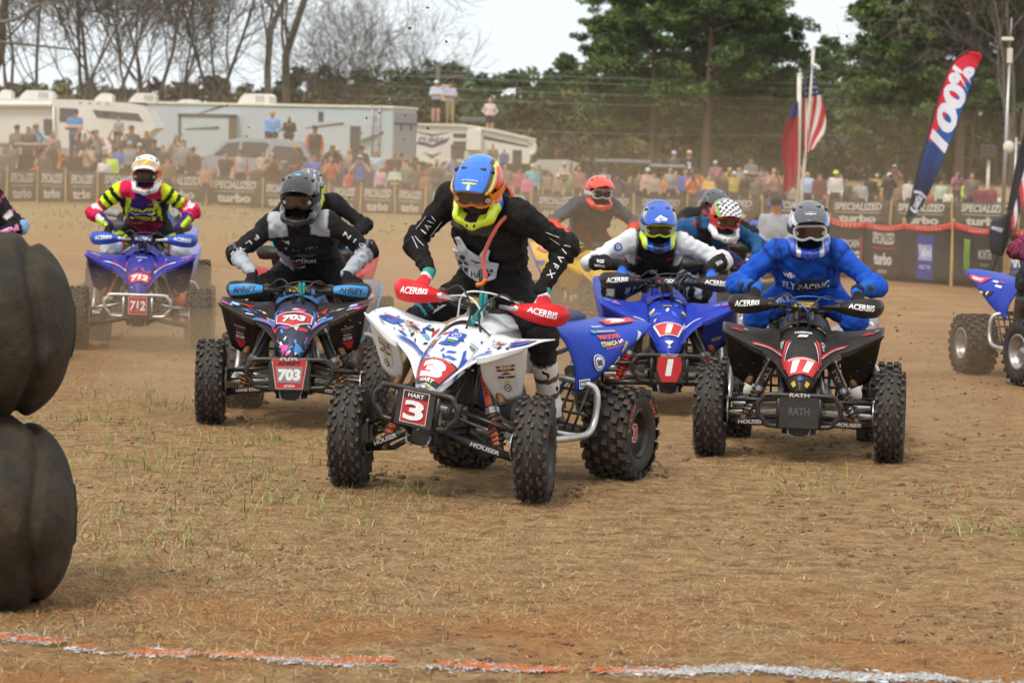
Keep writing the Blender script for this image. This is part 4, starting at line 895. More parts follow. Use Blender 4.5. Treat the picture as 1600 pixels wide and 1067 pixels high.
def make_rider(Q, c):
    root = empty('person', Q.root.location, Q.root.rotation_euler.z); tag(root, c['label'], 'person', 'quad riders'); B = Q.B
    J = {}; T = lambda p: np.array(B @ Vector(p)); hip = T(c['hip']); ch = T(c['chest']); J['hip'], J['chest'] = hip, ch; s = (ch - hip) / np.linalg.norm(ch - hip)
    lat = np.array(B.to_3x3() @ Vector(c.get('lat', (1, 0, 0)))); lat = lat - s * lat.dot(s); lat /= np.linalg.norm(lat); J['lat'] = lat; J['bulk'] = c.get('bulk', 1.0)
    head = T(c['head']); he = Euler([math.radians(a) for a in c.get('hrot', (0, 0, 0))], 'ZXY' if False else 'XYZ'); HR = (Matrix.Rotation(math.radians(c.get('hrot', (0, 0, 0))[2]), 4, 'Z') @ Matrix.Rotation(math.radians(c.get('hrot', (0, 0, 0))[1]), 4, 'Y') @ Matrix.Rotation(math.radians(c.get('hrot', (0, 0, 0))[0]), 4, 'X')); HM = Matrix.Translation(head) @ HR
    J['neck'] = np.array(HM @ Vector((0, .03, -.06)))
    for q in (-1, 1):
        J['sh%d' % q] = ch + s * .115 + lat * q * c.get('shw', .19) + np.array([0, -.02, 0]); gp, gd = Q.grips[q]; gp = np.array(gp)
        if c.get('hand%d' % q) is not None: gp = T(c['hand%d' % q])
        pole = np.array(c.get('epole%d' % q, c.get('epole', (q * 1.0, .35, .25))), float); pole[0] = q * abs(pole[0])
        v = J['sh%d' % q] - gp; v /= np.linalg.norm(v); wr = gp + v * .07 + np.array([0, .03, .045]); el, wr2 = bezier_ik(J['sh%d' % q], wr, .315, .275, pole); J['el%d' % q], J['wr%d' % q] = el, wr2
        an = np.array(Q.pegs[q]) + np.array([q * .0, .05, .10]); kp = np.array(c.get('kpole', (.55, -1, .2)), float); kp[0] *= q; hp = hip + lat * q * .095
        kn, an2 = bezier_ik(hp, an, .43, .42, kp); J['kn%d' % q], J['an%d' % q] = kn, an2
    prims, fr = body_prims(J); names = [n for n, _ in prims]; pl = [p for _, p in prims]; h = c.get('h', .012) * 1.2; V, F = sdf_mesh(pl, h, .055); V = relax(V, F, 1, .5); Nn = vnormals(V, F)
    V = V + Nn * cloth_noise(V, c.get('seed', 3), .0145)[:, None]
    bi, bt = nearest(pl, V); bn = np.array(names)[bi]; nz_ = vnoise(V[:, 0] * 9 + V[:, 2] * 5, V[:, 1] * 9 + V[:, 2] * 4, 12); up_ = np.isin(bn, ['uarm-1', 'uarm1', 'thigh-1', 'thigh1']); lo_ = np.isin(bn, ['farm-1', 'farm1', 'shin-1', 'shin1']); tz = (V - ch) @ fr[2]
    V = V + Nn * (np.where(up_, .0085 * np.exp(-((bt - 1) ** 2) / .16), np.where(lo_, .0085 * np.exp(-bt ** 2 / .16), 0)) * np.sin(bt * 34 + 7 * nz_) + np.where(up_ | lo_, 0, .0055 * np.sin(tz * 62 + ((V - ch) @ fr[0]) * 26 + 7 * nz_)))[:, None]   # creases at elbows, knees and waist
    loc = np.stack([(V - ch) @ fr[0], (V - ch) @ fr[1], (V - ch) @ fr[2]], 1)          # chest frame: right, front, up
    col = np.tile(S(c['jersey']), (len(V), 1)); leg = np.isin(bn, ['pelvis', 'thigh-1', 'thigh1', 'shin-1', 'shin1']); col[leg] = S(c['pants'])
    if 'paint' in c:
        for mask, hx in c['paint'](bn, bt, loc, V, Nn): col[mask] = S(hx)
    body = link('body', np_mesh('body', V, F, [M_CLOTH], True, None, col), root); bvh = BVHTree.FromPolygons(V.tolist(), F.tolist()); tor = np.isin(bn, ['chest', 'belly', 'pelvis', 'neck']); tbvh = BVHTree.FromPolygons(V.tolist(), F[tor[F].any(1)].tolist())
    lat, frn, up = fr
    for (name, o, R, U, pr) in c.get('prints', []):                                     # o in chest frame; R, U likewise
        cc = ch + lat * o[0] + frn * o[1] + up * o[2]; Rv = lat * R[0] + frn * R[1] + up * R[2]; Uv = lat * U[0] + frn * U[1] + up * U[2]; pr.build(name, body, on_body(tbvh, cc, Rv, Uv), .0085, .0012)
    for (name, bone, f, pr) in c.get('sleeve', []):                                     # lettering down a sleeve or leg
        q = int(bone[-2:]) if bone[-2] == '-' else int(bone[-1]); base = bone[:-2] if bone[-2] == '-' else bone[:-1]; a, b = [np.array(J[k + str(q)]) if k != 'hp' else hip + fr[0] * q * .095 for k in {'uarm': ('sh', 'el'), 'farm': ('el', 'wr'), 'thigh': ('hp', 'kn'), 'shin': ('kn', 'an')}[base]]
        cc = a + (b - a) * f; axis = (b - a) / np.linalg.norm(b - a); view = np.array(Q.M.inverted() @ Vector((0, 0, CAMH))) - cc; view = view - axis * view.dot(axis); view /= np.linalg.norm(view); view2 = view + np.cross(axis, view) * .0
        if c.get('txtrot', {}).get(bone, 0): axis = -axis
        U_ = np.cross(view2, axis); pr.build(name, body, on_body(bvh, cc, axis, U_, .16), .007, .0012)
    for (name, o, VF, off, th, mt, extra) in c.get('plates', []):                       # stiff guards standing off the chest
        cc = ch + lat * o[0] + frn * o[1] + up * o[2]; fn = on_body(tbvh, cc, lat, up); fn.grid = .012; pr = Print(); pr.put(VF, 'ffffff'); g_ = pr.build(name, root, fn, off, matf=lambda h_, mt=mt: mt); bmx = bmesh.new(); bmx.from_mesh(g_.data); bmesh.ops.remove_doubles(bmx, verts=bmx.verts, dist=.0005); bmx.to_mesh(g_.data); bmx.free()
        g_.data.polygons.foreach_set('use_smooth', np.ones(len(g_.data.polygons), bool)); so = g_.modifiers.new('thickness', 'SOLIDIFY'); so.thickness = th; so.offset = 0
        for pr2, dx, dy in extra: f2 = on_body(tbvh, cc + lat * dx + up * dy, lat, up); pr2.build('lettering', g_, f2, off + th / 2 + .003)
    # gear that follows the body: shells lifted off its surface
    for (name, fn, off, mt, colf) in c.get('shells', []):
        mk = fn(bn, bt, loc, V, Nn); fm = mk[F].all(1)
        if not fm.any(): continue
        used = np.unique(F[fm]); rm = np.full(len(V), -1); rm[used] = np.arange(len(used)); A = V[used] + Nn[used] * off; Fi = rm[F[fm]]; n = len(used)
        ed = {}
        for f in Fi:
            for k in range(4): e = (f[k], f[(k + 1) % 4]); ed[e] = ed.get(e, 0) + 1
        rim = [(a, b, b + n, a + n) for (a, b) in ed if (b, a) not in ed]; Fall = np.vstack([Fi, np.array(rim)[:, ::-1]]) if rim else Fi
        cc = np.array([S(x) for x in colf]) if isinstance(colf, list) else np.tile(S(colf), (2 * n, 1)); link(name, np_mesh(name, np.vstack([A, V[used] - Nn[used] * .004]), Fall, [mt], True, None, cc), root)
    # gloves, boots, helmet
    for q in (-1, 1):
        gp, gd = Q.grips[q]; gp = np.array(gp); gd = np.array(gd)
        if c.get('hand%d' % q) is not None: gp = T(c['hand%d' % q])
        y = np.array(J['wr%d' % q]) - gp; y = y - gd * y.dot(gd); y /= np.linalg.norm(y); xx = gd; z = np.cross(xx, y); 
        if z[2] < 0: z = -z
        ang = math.atan2(.045, .09); y2 = y * math.cos(ang) - z * math.sin(ang); z2 = z * math.cos(ang) + y * math.sin(ang)
        HV, HF = hand_template(q); W = gp + HV[:, :1] * xx + HV[:, 1:2] * y2 + HV[:, 2:] * z2; gc = np.tile(S(c.get('glove', '161618')), (len(W), 1)); gc[HV[:, 1] > .07] = S(c.get('cuff', c.get('glove', '161618')))
        if c.get('knuckle'): gc[(HV[:, 2] > .034) & (HV[:, 1] < .055)] = S(c['knuckle'])
        fl = np.dot(np.cross(xx, y2), z2) < 0; link('glove', np_mesh('glove', W, HF[:, ::-1] if fl else HF, [M_CLOTH], True, None, gc), root)
        kn, an = J['kn%d' % q], J['an%d' % q]; sd = an - kn; sd /= np.linalg.norm(sd); heel = an + np.array([0, .045, -.055]); toe = an + np.array([q * .02, -.17, -.05])
        bp = [Cap(an - sd * .26, an, .069, .058), Cap(an, heel, .05, .042), Cap(an + np.array([0, -.02, -.02]), toe, .055, .040), Cap(heel + np.array([0, 0, -.012]), toe + np.array([0, 0, -.012]), .036, .034)]
        BV, BF = sdf_mesh(bp, max(h, .014), .03); bc = np.tile(S(c.get('boot', '1a1a1c')), (len(BV), 1)); tt = (BV - an) @ sd; bc[(np.sin(tt * 60) > .55) & (tt < -.02)] = S(c.get('boot2', '101012')); bc[BV[:, 2] < an[2] - .078] = S(c.get('sole', '2a2a2a'))
        if c.get('toe'): bc[(BV[:, 1] < an[1] - .03)] = S(c['toe'])
        link('boot', np_mesh('boot', BV, BF, [pm('boot_leather', rough=.45, attr=True, var=.08, dirt=.4)], True, None, bc), root)
    put_helmet(root, HM, c['helmet']); R = Quad(); R.J = J; R.root = root; R.body = body; R.fr = fr; R.HM = HM; R.V = V; R.bn = bn; R.bvh = bvh
    return R
# ------------------------------------------------------------------ the field of racers
def plate(num, w=.155, h=.17, bg='c41e28', name=None, edge='d8d8d8', tw=None, th=.095, shear=0.0, taper=1.0):
    p = Print(); p.rect(w, h, edge, taper=taper).rect(w - .008, h - .008, bg, taper=taper)
    if name: p.rect(w - .012, .034, '1a1a1c', 0, h / 2 - .023, taper=1).text(name, .02, 'f0f0f0', 0, h / 2 - .023, .09, bold=.02)
    y = -.016 if name else 0
    p.text(num, th, '151515', .004, y - .003, tw, bold=.05, shear=shear).text(num, th, 'f4f4f4', 0, y, tw, bold=.035, shear=shear); return p
def rider_pose(Q): return Q
def stickers(L):
    """list of (text, text colour, background or None, width, height)"""
    out = []
    for t, tc, bg, w, h in L:
        p = Print()
        if bg: p.rect(w * 1.08, h * 1.35, bg)
        p.text(t, h * .72, tc, 0, 0, w, bold=.02); out.append(p)
    return out
def shards(n, cols, w, h, seed):
    """scatter of angular printed shapes, as on race graphics"""
    r = random.Random(seed); p = Print()
    for i in range(n):
        x, y, s_, a = r.uniform(-w, w) / 2, r.uniform(-h, h) / 2, r.uniform(.012, .034), r.uniform(0, 3.1); P = [(-s_, -.2 * s_), (s_ * .6, -.45 * s_), (s_ * 1.2, .1 * s_), (-.3 * s_, .4 * s_)]; p.poly([(x + q * math.cos(a) - t * math.sin(a), y + q * math.sin(a) + t * math.cos(a)) for q, t in P], r.choice(cols))
    return p
def band(mask, lo, hi, t): return mask & (t >= lo) & (t < hi)
M_WCAB = pm('white_cable', S('d8d8d6'), rough=.5); M_CHROME = pm('polished_bumper', (.68, .68, .68), rough=.3, metal=.8, dirt=.3)
M_REDSPR = pm('red_anodised', S('b8242a'), rough=.4, metal=.4, dirt=.3); M_FOX = pm('shock_black', (.03, .03, .032), rough=.4, dirt=.3)
M_BLUESEAT = pm('blue_black_seat', S('1a2c58'), rough=.7, bump=.5, bscale=200, dirt=.2)
def precision(): p = Print(); p.rect(.12, .036, '141414').rect(.112, .030, 'd8b81c').text('PRECISION', .018, '161616', 0, 0, .10, bold=.03); return p
# ---- number 3, white and blue, leading
np3 = Print(); np3.rect(.175, .165, '16161a', taper=.82).rect(.16, .125, 'c41e28', 0, .012, taper=.84).text('3', .105, 'f6f6f6', 0, .014, .105, bold=.07, cuts=3).text('HART', .026, 'f0f0f0', 0, -.062, .075, bold=.03, shear=.1).text('TGC RACING', .012, 'f0f0f0', 0, .078, .10)
hood3 = [('graphic', .5, .55, shards(34, ['2450b4', '3c62c0', '2450b4', 'd02c2c', '20242c', 'd8b428', '9aa0a8'], .27, .40, 21)), ('number', .5, .34, np3), ('sticker', .5, .73, Print().rect(.085, .12, '2450b4', taper=.8).disc(.024, 'dfe6f2', 0, .03).disc(.019, '2a4fa8', 0, .03).text('88', .016, 'f0f0f0', 0, .03).rect(.05, .016, 'e4e8f0', 0, -.012).rect(.04, .014, '58a046', 0, -.036)),
         ('sticker', .22, .72, Print().rect(.03, .045, 'e8e8e8', 0, .02).rect(.026, .012, '3a78b8', 0, .03).rect(.03, .014, 'c8b42a', 0, -.012).text('EBC', .01, '1a1a1a', 0, -.012)), ('sticker', .80, .72, Print().rect(.045, .03, 'e8e8e8', 0, .02).rect(.04, .012, '58b0d8', 0, .016).rect(.03, .014, '2a2a2a', 0, -.01).text('DID', .010, 'e0c020', 0, -.01)),
         ('sticker', .5, .05, Print().disc(.013, '9aa0a8', -.026, .022).disc(.008, 'f0f0f0', -.026, .022).disc(.013, '5a6068', 0, .024).disc(.006, 'e8e8e8', 0, .024).disc(.013, '9aa0a8', .026, .022).disc(.008, 'f0f0f0', .026, .022)), ('sticker', .55, .155, Print().text('54', .02, 'd8c41c', 0, 0, bold=.05, shear=.3)),
         ('stripe', .1, .5, Print().poly([(-.008, -.10), (.01, -.08), (.014, .1), (.002, .12)], '2450b4')), ('stripe', .9, .5, Print().poly([(.008, -.10), (-.01, -.08), (-.014, .1), (-.002, .12)], '2450b4'))]
wing3 = [('graphic', .5, .5, shards(26, ['2450b4', '3c62c0', 'd02c2c', '20242c', '58b0d8', '9aa0a8'], .36, .17, 22), 1), ('stripe', .30, .30, Print().poly([(-.08, -.012), (.07, .0), (.08, .012), (-.05, .006)], '2a55b8', 0, .0).poly([(-.07, -.03), (.06, -.018), (.07, -.01), (-.05, -.016)], '3c62c0'), 1), ('sticker', .48, .62, Print().text('YFZ', .03, 'd02c2c', -.02, .02, .07, bold=.02, shear=.3).text('MOTOSPORTS', .014, '20242c', 0, -.01, .09, bold=.02).rect(.08, .014, 'd8b428', 0, -.035).text('DRAGON', .011, '1a1a1a', 0, -.035), 1),
         ('sticker', .80, .40, Print().poly([(-.05, -.045), (.05, -.03), (.075, .045), (-.02, .03)], '3a66c4').text('MAXXIS', .018, 'dc3c28', .0, .022, .085, bold=.03).text('ELKA', .013, '16181c', -.005, -.002, .05, bold=.02).text('HTZ', .016, '2038a0', -.02, -.026, .045, bold=.03, shear=.2), 1)]
panel3 = [('sticker', .55, .55, Print().rect(.10, .15, 'd4d4d2').rect(.09, .016, '8e2424', 0, .062).text('MAXXIS', .011, 'f0f0f0', 0, .062).rect(.085, .014, '20242c', 0, .04).text('ITHACA', .010, 'd8c03a', 0, .04).poly([(-.03, .012), (0, .03), (.03, .012)], 'a02626').rect(.085, .013, '2a2a2a', 0, -.004).text('FLY', .010, 'e0e0e0', 0, -.004).text('54', .022, 'd8c41c', 0, -.032, bold=.05, shear=.3).disc(.022, '2a2a2c', 0, -.068).disc(.016, 'd4d4d2', 0, -.068).text('88', .014, '2a2a2c', 0, -.068))]
rear3 = [('number', .74, .80, Print().poly([(-.13, -.05), (.11, -.05), (.14, .035), (-.10, .045)], 'c41e28').text('3', .06, 'f4f4f4', 0, 0, .13, bold=.06, cuts=3).text('HART', .016, 'f0f0f0', .0, .036, .07)),
         ('sticker', .62, .60, Print().text('SCOTT', .018, 'f0f0f0', -.10, .02, .08, bold=.03)), ('sticker', .48, .47, Print().rect(.19, .022, '2d5a86', .0, .052).disc(.014, '38b0c8', -.085, .052).text('BARNES RACING', .014, 'dfe8f0', .01, .052, .14).text('MAXXIS', .032, 'e0482a', 0, .012, .17, bold=.04).text('ITHACA', .03, 'e8cf2c', -.03, -.032, .13, bold=.04).rect(.04, .024, 'e8e8e8', .065, -.032).rect(.012, .012, '1a1a1a', .057, -.026).rect(.012, .012, '1a1a1a', .073, -.038).text('RECREATIONAL SPORTS', .012, 'd8542c', 0, -.06, .15)),
         ('sticker', .24, .26, Print().disc(.042, 'e8ecf2', 0, .0).disc(.036, '20284a', 0, 0).disc(.030, 'e8ecf2', 0, 0).text('88', .032, '20284a', 0, 0, bold=.05)), ('sticker', .05, .10, Print().rect(.085, .05, 'e8ecf2').rect(.075, .034, '243a7c').text('BELRAY', .018, 'f0f0f0', 0, .002, .065, bold=.04)),
         ('sticker', .16, .56, Print().text('HINSON', .016, 'e0c82a', .03, .02, .08, rot=.62, bold=.03).text('POLAR', .014, 'f0f0f0', -.05, -.04, .06, rot=.62, bold=.03)), ('sticker', .22, .80, Print().text('YAMAHA', .015, 'f0f0f0', 0, 0, .07, rot=.6, bold=.03))]
Q3 = make_quad(dict(x=-.35, y=14.62, rz=-25, steer=18, lean=7.5, pitch=2.6, lift=.045, label='white and blue quad number 3 with red hand guards, leading the pack', hood='e9ebee', fender='e9ebee', panel='dcdcdc', rear='0638ac', tank='e6e8ec', guard='d8202a', inner='1c5fa8', guardtext='ACERBIS', armtext='HOUSER', shocktext='FOX', shockmats=(M_FOX, M_GOLD, M_FOX), plate=plate('3', .15, .165, name='HART', th=.10, tw=.115),
    hubnum='3', hoodprint=hood3, wingprint=wing3, panelprint=panel3, rearprint=rear3, shroudprint=[('sticker', .35, .45, Print().poly([(-.12, -.05), (.1, -.04), (.12, .05), (-.1, .06)], '2a50bc').rect(.09, .024, 'e8e8ea', 0, .01).text('YAMAHA', .016, '1a2a60', 0, .01, .075, bold=.03))], padprint=precision(), cablemat=M_WCAB, clamp='1a8a8a', bracketmat=M_ALU, seatmat=M_BLUESEAT, bumper=(.235, .265, .435, -.94), dust=.12))
# ---- number 11, black and red
np11 = Print(); np11.rect(.205, .125, 'cc2430', taper=.72).rect(.13, .012, 'b8b8b8', 0, .05).text('11', .085, 'f6f6f6', 0, -.004, .12, bold=.07, shear=.18, cuts=3)
Q11 = make_quad(dict(x=xat(1250, 16.84, 650), y=16.84, rz=-7, steer=-2, lean=.4, label='black quad number 11 with red trim beside the leader', hood='1b1b1e', fender='1b1b1e', panel='0c0c0e', rear='8a8a8c', tank='18181c', guard='1a1a1c', guardtext='ACERBIS', armtext='HOUSER', bumptext='RATH', shocktext='ELKA', shockcol=('e8e8e8', '1c1c1e'), shockmats=(M_GOLD, M_GOLD, M_SPRING), plate=Print().text('RATH', .045, '5a5a5c', 0, 0, .12, bold=.03), platesize=(.17, .17),
    hoodprint=[('graphic', .12, .55, Print().poly([(-.012, -.14), (.006, -.12), (.014, .16), (-.004, .14)], 'd02030').poly([(.012, -.10), (.018, -.08), (.026, .14), (.02, .12)], 'd8d8d8')), ('graphic', .88, .55, Print().poly([(.012, -.14), (-.006, -.12), (-.014, .16), (.004, .14)], 'd02030').poly([(-.012, -.10), (-.018, -.08), (-.026, .14), (-.02, .12)], 'd8d8d8')), ('number', .5, .40, np11), ('lettering', .5, .80, Print().text('YAMAHA', .022, 'ececec', 0, .03, .10, bold=.04).text('SSI', .028, 'ececec', 0, -.012, .06, bold=.05, shear=.3)), ('sticker', .3, .16, Print().rect(.022, .034, 'd0b020', rot=.5)), ('sticker', .7, .16, Print().rect(.022, .034, 'd0b020', rot=-.5)), ('sticker', .5, .22, Print().disc(.012, '3a3aa0')), ('sticker', .14, .72, Print().text('ODI', .03, 'd8d8d8', 0, 0, rot=1.4, bold=.03)), ('sticker', .86, .72, Print().text('ODI', .03, 'd8d8d8', 0, 0, rot=-1.4, bold=.03))],
    wingprint=[('stripe', .25, .38, Print().poly([(-.10, -.012), (.08, .0), (.09, .014), (-.09, .008)], 'd02030').poly([(-.09, -.022), (.07, -.012), (.07, -.006), (-.09, -.016)], 'd8d8d8'), 1), ('sticker', .82, .45, Print().text('GBC', .028, 'd83038', 0, .0, .075, bold=.04, shear=.2).text('HR', .016, 'c02830', .0, .032, bold=.04).text('SSI', .016, 'd8d8d8', .05, .03, bold=.04, shear=.2), 1)],
    panelprint=[('rivets', .5, .5, Print().disc(.004, '9a9a9a', -.06, -.06).disc(.004, '9a9a9a', .05, -.07).disc(.004, '9a9a9a', .06, .02).disc(.004, '9a9a9a', -.02, -.02))], rearprint=[('graphic', .4, .5, shards(26, ['c82838', 'e4e4e4', 'b8b8bc', '2a2a2e'], .3, .3, 11)), ('number', .7, .75, Print().poly([(-.14, -.06), (.14, -.06), (.16, .05), (-.12, .05)], 'c82838').text('11', .06, 'f0f0f0', 0, 0, .1, bold=.05, shear=.2))], padprint=precision(), clamp=None, bumper=(.24, .215, .395, -.93), cablemat=pm('blue_cable', S('2a56b0'), rough=.4), dust=.22))
# ---- number 703, black, blue and pink
np703 = Print(); np703.poly([(-.11, .07), (.11, .07), (.115, -.01), (0, -.085), (-.115, -.01)], 'e0e0e0').poly([(-.10, .062), (.10, .062), (.105, -.008), (0, -.075), (-.105, -.008)], 'c8262e').text('703', .06, '141414', .003, .002, .14, bold=.09, cuts=3).text('703', .056, 'f2f2f2', 0, .004, .13, bold=.05, shear=.1, cuts=3).text('AHRIFY', .018, '161616', 0, .047, .11, bold=.05)
pl703 = Print().poly([(-.115, .095), (.115, .095), (.085, -.095), (-.085, -.095)], 'b8b8b8').poly([(-.108, .09), (.108, .09), (.08, -.09), (-.08, -.09)], 'c8262e').text('AHRIFY', .024, '161616', 0, .066, .15, bold=.05).rect(.17, .1, '8c8c8c', 0, -.005, taper=.85).text('703', .075, 'f4f4f4', 0, -.005, .14, bold=.06, shear=.06).text('ACTION', .015, 'e8e8e8', 0, -.075, .07, bold=.04)
Q703 = make_quad(dict(x=xat(458, 18.1, 650), y=18.1, rz=-1, steer=3, lean=-.5, pitch=1, barz=.835, label='black quad number 703 with sky blue and pink graphics', hood='26324a', fender='1e1e22', panel='141418', rear='6a6e74', tank='2f6ea8', guard='1c1c20', guardtext='AHRIFY', guardband='2592d4', guardcol='101014', guardh=.034, armtext='LONE STAR', armh=.02, shocktext=None, shockmats=(M_DARK, M_GOLD, M_GOLD), plate=pl703, platesize=(.20, .18), rearedge='4a9ed4', bumptext='RJR',
    hoodprint=[('graphic', .5, .45, shards(46, ['2f86d0', 'd850a0', 'c8262e', '5a4ac0', 'e0e0e8', '3aa0e0'], .24, .42, 3)), ('number', .5, .62, np703), ('stripe', .5, .20, Print().poly([(-.05, .04), (-.01, .02), (-.02, -.02), (-.055, .0)], 'd850a0').poly([(.02, .04), (.06, .02), (.05, -.03), (.015, -.02)], '2f86d0').poly([(-.03, -.03), (.0, -.04), (-.01, -.06), (-.03, -.055)], 'e858a8').poly([(.02, -.03), (.04, -.02), (.03, -.05)], 'e0e0e0')), ('stripe', .1, .70, Print().poly([(-.02, -.10), (.02, -.06), (.02, .08), (-.02, .04)], '2f86d0')), ('stripe', .9, .70, Print().poly([(.02, -.10), (-.02, -.06), (-.02, .08), (.02, .04)], '2f86d0'))],
    wingprint=[('graphic', .45, .45, shards(26, ['2f86d0', 'd850a0', 'c8262e', '2a2a30', 'e0e0e8'], .30, .16, 5), 1), ('stripe', .22, .35, Print().poly([(-.08, -.03), (.08, -.01), (.09, .03), (-.07, .01)], '3a84d0').poly([(-.05, -.012), (.02, -.004), (.0, .012), (-.06, .004)], 'e05aa8').poly([(.03, 0), (.07, .004), (.06, .02)], '7a5ad0').text('ACTION', .014, 'e8e8e8', .02, .034, .07, bold=.03), 1), ('sticker', .80, .42, Print().rect(.055, .05, '3a94d8', .0, 0, skew=.3).text('FLY', .02, 'f0f0f0', -.0, .008, bold=.04).text('LIMIT', .02, 'd83430', .065, .02, .06, bold=.03, shear=.2).text('EVANS', .014, 'f0f0f0', 0, -.015, bold=.03), 1)],
    panelprint=[('sticker', .5, .5, Print().text('DODSON', .018, 'b8b8b8', 0, .06, .075, bold=.02).rect(.07, .012, '7a2a2a', 0, .035).text('ELKA', .016, 'c8c8c8', 0, .008, .05, bold=.03).rect(.06, .022, 'c8c8c8', 0, -.02).text('FLY', .015, '181818', 0, -.02, bold=.03).poly([(-.045, -.04), (.045, -.04), (.03, -.09), (0, -.10)], 'c02028'))],
    rearprint=[('sticker', .4, .5, Print().text('ACTION', .03, 'd8d8d8', 0, .02, .13, bold=.03).text('AHRIFY', .03, 'c83a34', 0, -.03, .13, bold=.03))], padprint=precision(), clamp='1a9a94', bumper=(.27, .235, .41, -.93), armmat=M_BLACK, dust=.3))
# ---- number 712, purple blue with a bright bumper
np712 = Print(); np712.rect(.20, .10, 'c8262e', taper=.7).text('712', .062, 'f4f4f4', 0, 0, .13, bold=.06, shear=.15, cuts=3)
Q712 = make_quad(dict(x=xat(218, 24.6, 500), y=24.6, rz=4, steer=0, lean=.6, pitch=1.5, lift=.02, label='purple blue quad number 712 with a silver bumper', hood='20268e', fender='262e9c', panel='20245e', rear='8a86b8', tank='2a2f9a', guard='2454b8', guardtext='ACERBIS', guardcol='f0f0f0', bracketmat=pm('cream_plastic', S('d8d4c8'), rough=.4), plate=plate('712', .16, .15, th=.085, tw=.13, shear=.12), bumpermat=M_CHROME, platemat=M_DARK, bumper=(.28, .24, .42, -.93), armmat=M_ALU,
    hoodprint=[('graphic', .5, .5, shards(22, ['4a50d0', 'd8d8ec', 'c83848', '3a2a8a'], .24, .42, 7)), ('number', .5, .42, np712), ('lettering', .5, .80, Print().text('YAMAHA', .018, 'd8d8f0', 0, .02, .09, bold=.03).disc(.012, '48a0d8', 0, -.02)), ('sticker', .16, .75, Print().rect(.018, .06, 'd04a50')), ('sticker', .84, .75, Print().rect(.018, .06, 'd04a50'))],
    wingprint=[('graphic', .6, .5, shards(20, ['4a50d0', 'd8d8ec', 'c83848', '8a86d0'], .30, .16, 9), 1), ('stripe', .3, .4, Print().poly([(-.09, -.02), (.08, .0), (.09, .022), (-.07, .012)], 'd8d8e4').poly([(-.06, -.005), (.05, .004), (.06, .014), (-.05, .008)], 'c02838'), 1), ('sticker', .82, .45, Print().text('WISECO', .02, 'e4e4ec', 0, 0, .09, bold=.03, shear=.2), 1)], panelprint=[('sticker', .5, .5, Print().text('MAXXIS', .014, '9a7a50', 0, .04, .07).text('DID', .014, 'b0a040', 0, .01).text('HINSON', .014, '8888a8', 0, -.03, .07))],
    rearprint=[('number', .72, .72, Print().rect(.2, .06, 'd8b8c0').text('712', .045, 'c82838', 0, 0, .12, bold=.04))], padprint=Print().rect(.15, .05, '2454b8').text('RENTHAL', .026, 'f0f0f0', 0, 0, .13, bold=.04), lod=1, dust=.3))
# ---- number 1, blue
np1 = Print(); np1.rect(.19, .12, 'e4e4e8', taper=.7).rect(.16, .105, 'cc2430', taper=.7).text('1', .082, 'f8f8f8', 0, 0, .05, bold=.08, shear=.15, cuts=3)
Q1 = make_quad(dict(x=xat(1040, 19.6, 600), y=19.6, rz=1, steer=-4, lean=.3, label='blue quad number 1 just behind the leader', hood='0834ac', fender='0834ac', panel='0c2c8c', rear='0c38a6', tank='0834ac', guard='1a1a1e', guardtext='ACERBIS', plate=Print().poly([(-.075, .09), (.075, .09), (.085, .0), (.05, -.09), (-.05, -.09), (-.085, .0)], 'cc2430').text('1', .115, 'f6f6f6', 0, .01, .055, bold=.08, shear=.12), platesize=(.12, .16), bumper=(.25, .24, .415, -.93), bumptext='FACTORY',
    shockmats=(M_FOX, M_REDSPR, M_REDSPR), hoodprint=[('graphic', .5, .6, shards(14, ['3a68e0', 'e4e8f4', '0c2070'], .24, .4, 13)), ('number', .5, .46, np1), ('sticker', .5, .26, Print().poly([(-.025, .012), (.025, .012), (0, -.03)], 'e8e8f0').disc(.01, 'd8d8e0', 0, -.045)), ('sticker', .5, .82, Print().rect(.05, .014, 'd0c030').text('GYTR', .011, '1a1a1a')), ('sticker', .2, .75, Print().rect(.03, .03, 'd8c030', rot=.4)), ('sticker', .8, .75, Print().rect(.03, .03, 'd8c030', rot=-.4))],
    wingprint=[('stripe', .25, .35, Print().poly([(-.07, -.02), (.05, -.0), (.06, .01), (-.06, -.006)], 'e4e8f4'), 1), ('sticker', .8, .5, Print().rect(.06, .02, 'd05a9a', .02, -.01).text('ODI', .016, 'e8e8f0', -.04, .016, bold=.03).text('BELL', .014, 'e8e8f0', .02, .018, bold=.03), 1)], panelprint=[('sticker', .5, .35, Print().text('GYT', .028, 'd0c030', 0, 0, bold=.04, shear=.2))], rearprint=[], padprint=Print().text('ODI', .03, 'f0f0f0', .02, 0, bold=.05).poly([(-.06, 0), (-.045, .014), (-.03, 0), (-.045, -.014)], 'd03030'), lod=1, dust=.25))
# ---- yellow quad
QY = make_quad(dict(x=xat(940, 27.4, 480), y=27.4, rz=10, steer=5, lean=1, label='yellow quad with red stickers in the dust behind number 1', hood='d8b020', fender='d8b020', panel='c89c1c', rear='d8b020', tank='d8b020', guard='d8c830', guardtext=None, plate=plate('88', .14, .14, bg='d8b020', th=.07), lod=2, dust=.35, rearedge='3a46b0', rearprint=[('sticker', .6, .6, Print().poly([(-.12, -.05), (.12, -.05), (.14, .05), (-.1, .05)], 'cc3038').text('ROCK', .04, 'e8e8e8', 0, 0, .12, bold=.04)), ('stripe', .15, .5, Print().rect(.3, .03, '4048a8'))], wingprint=[('sticker', .7, .5, Print().rect(.1, .04, 'cc3038'), 1)]))
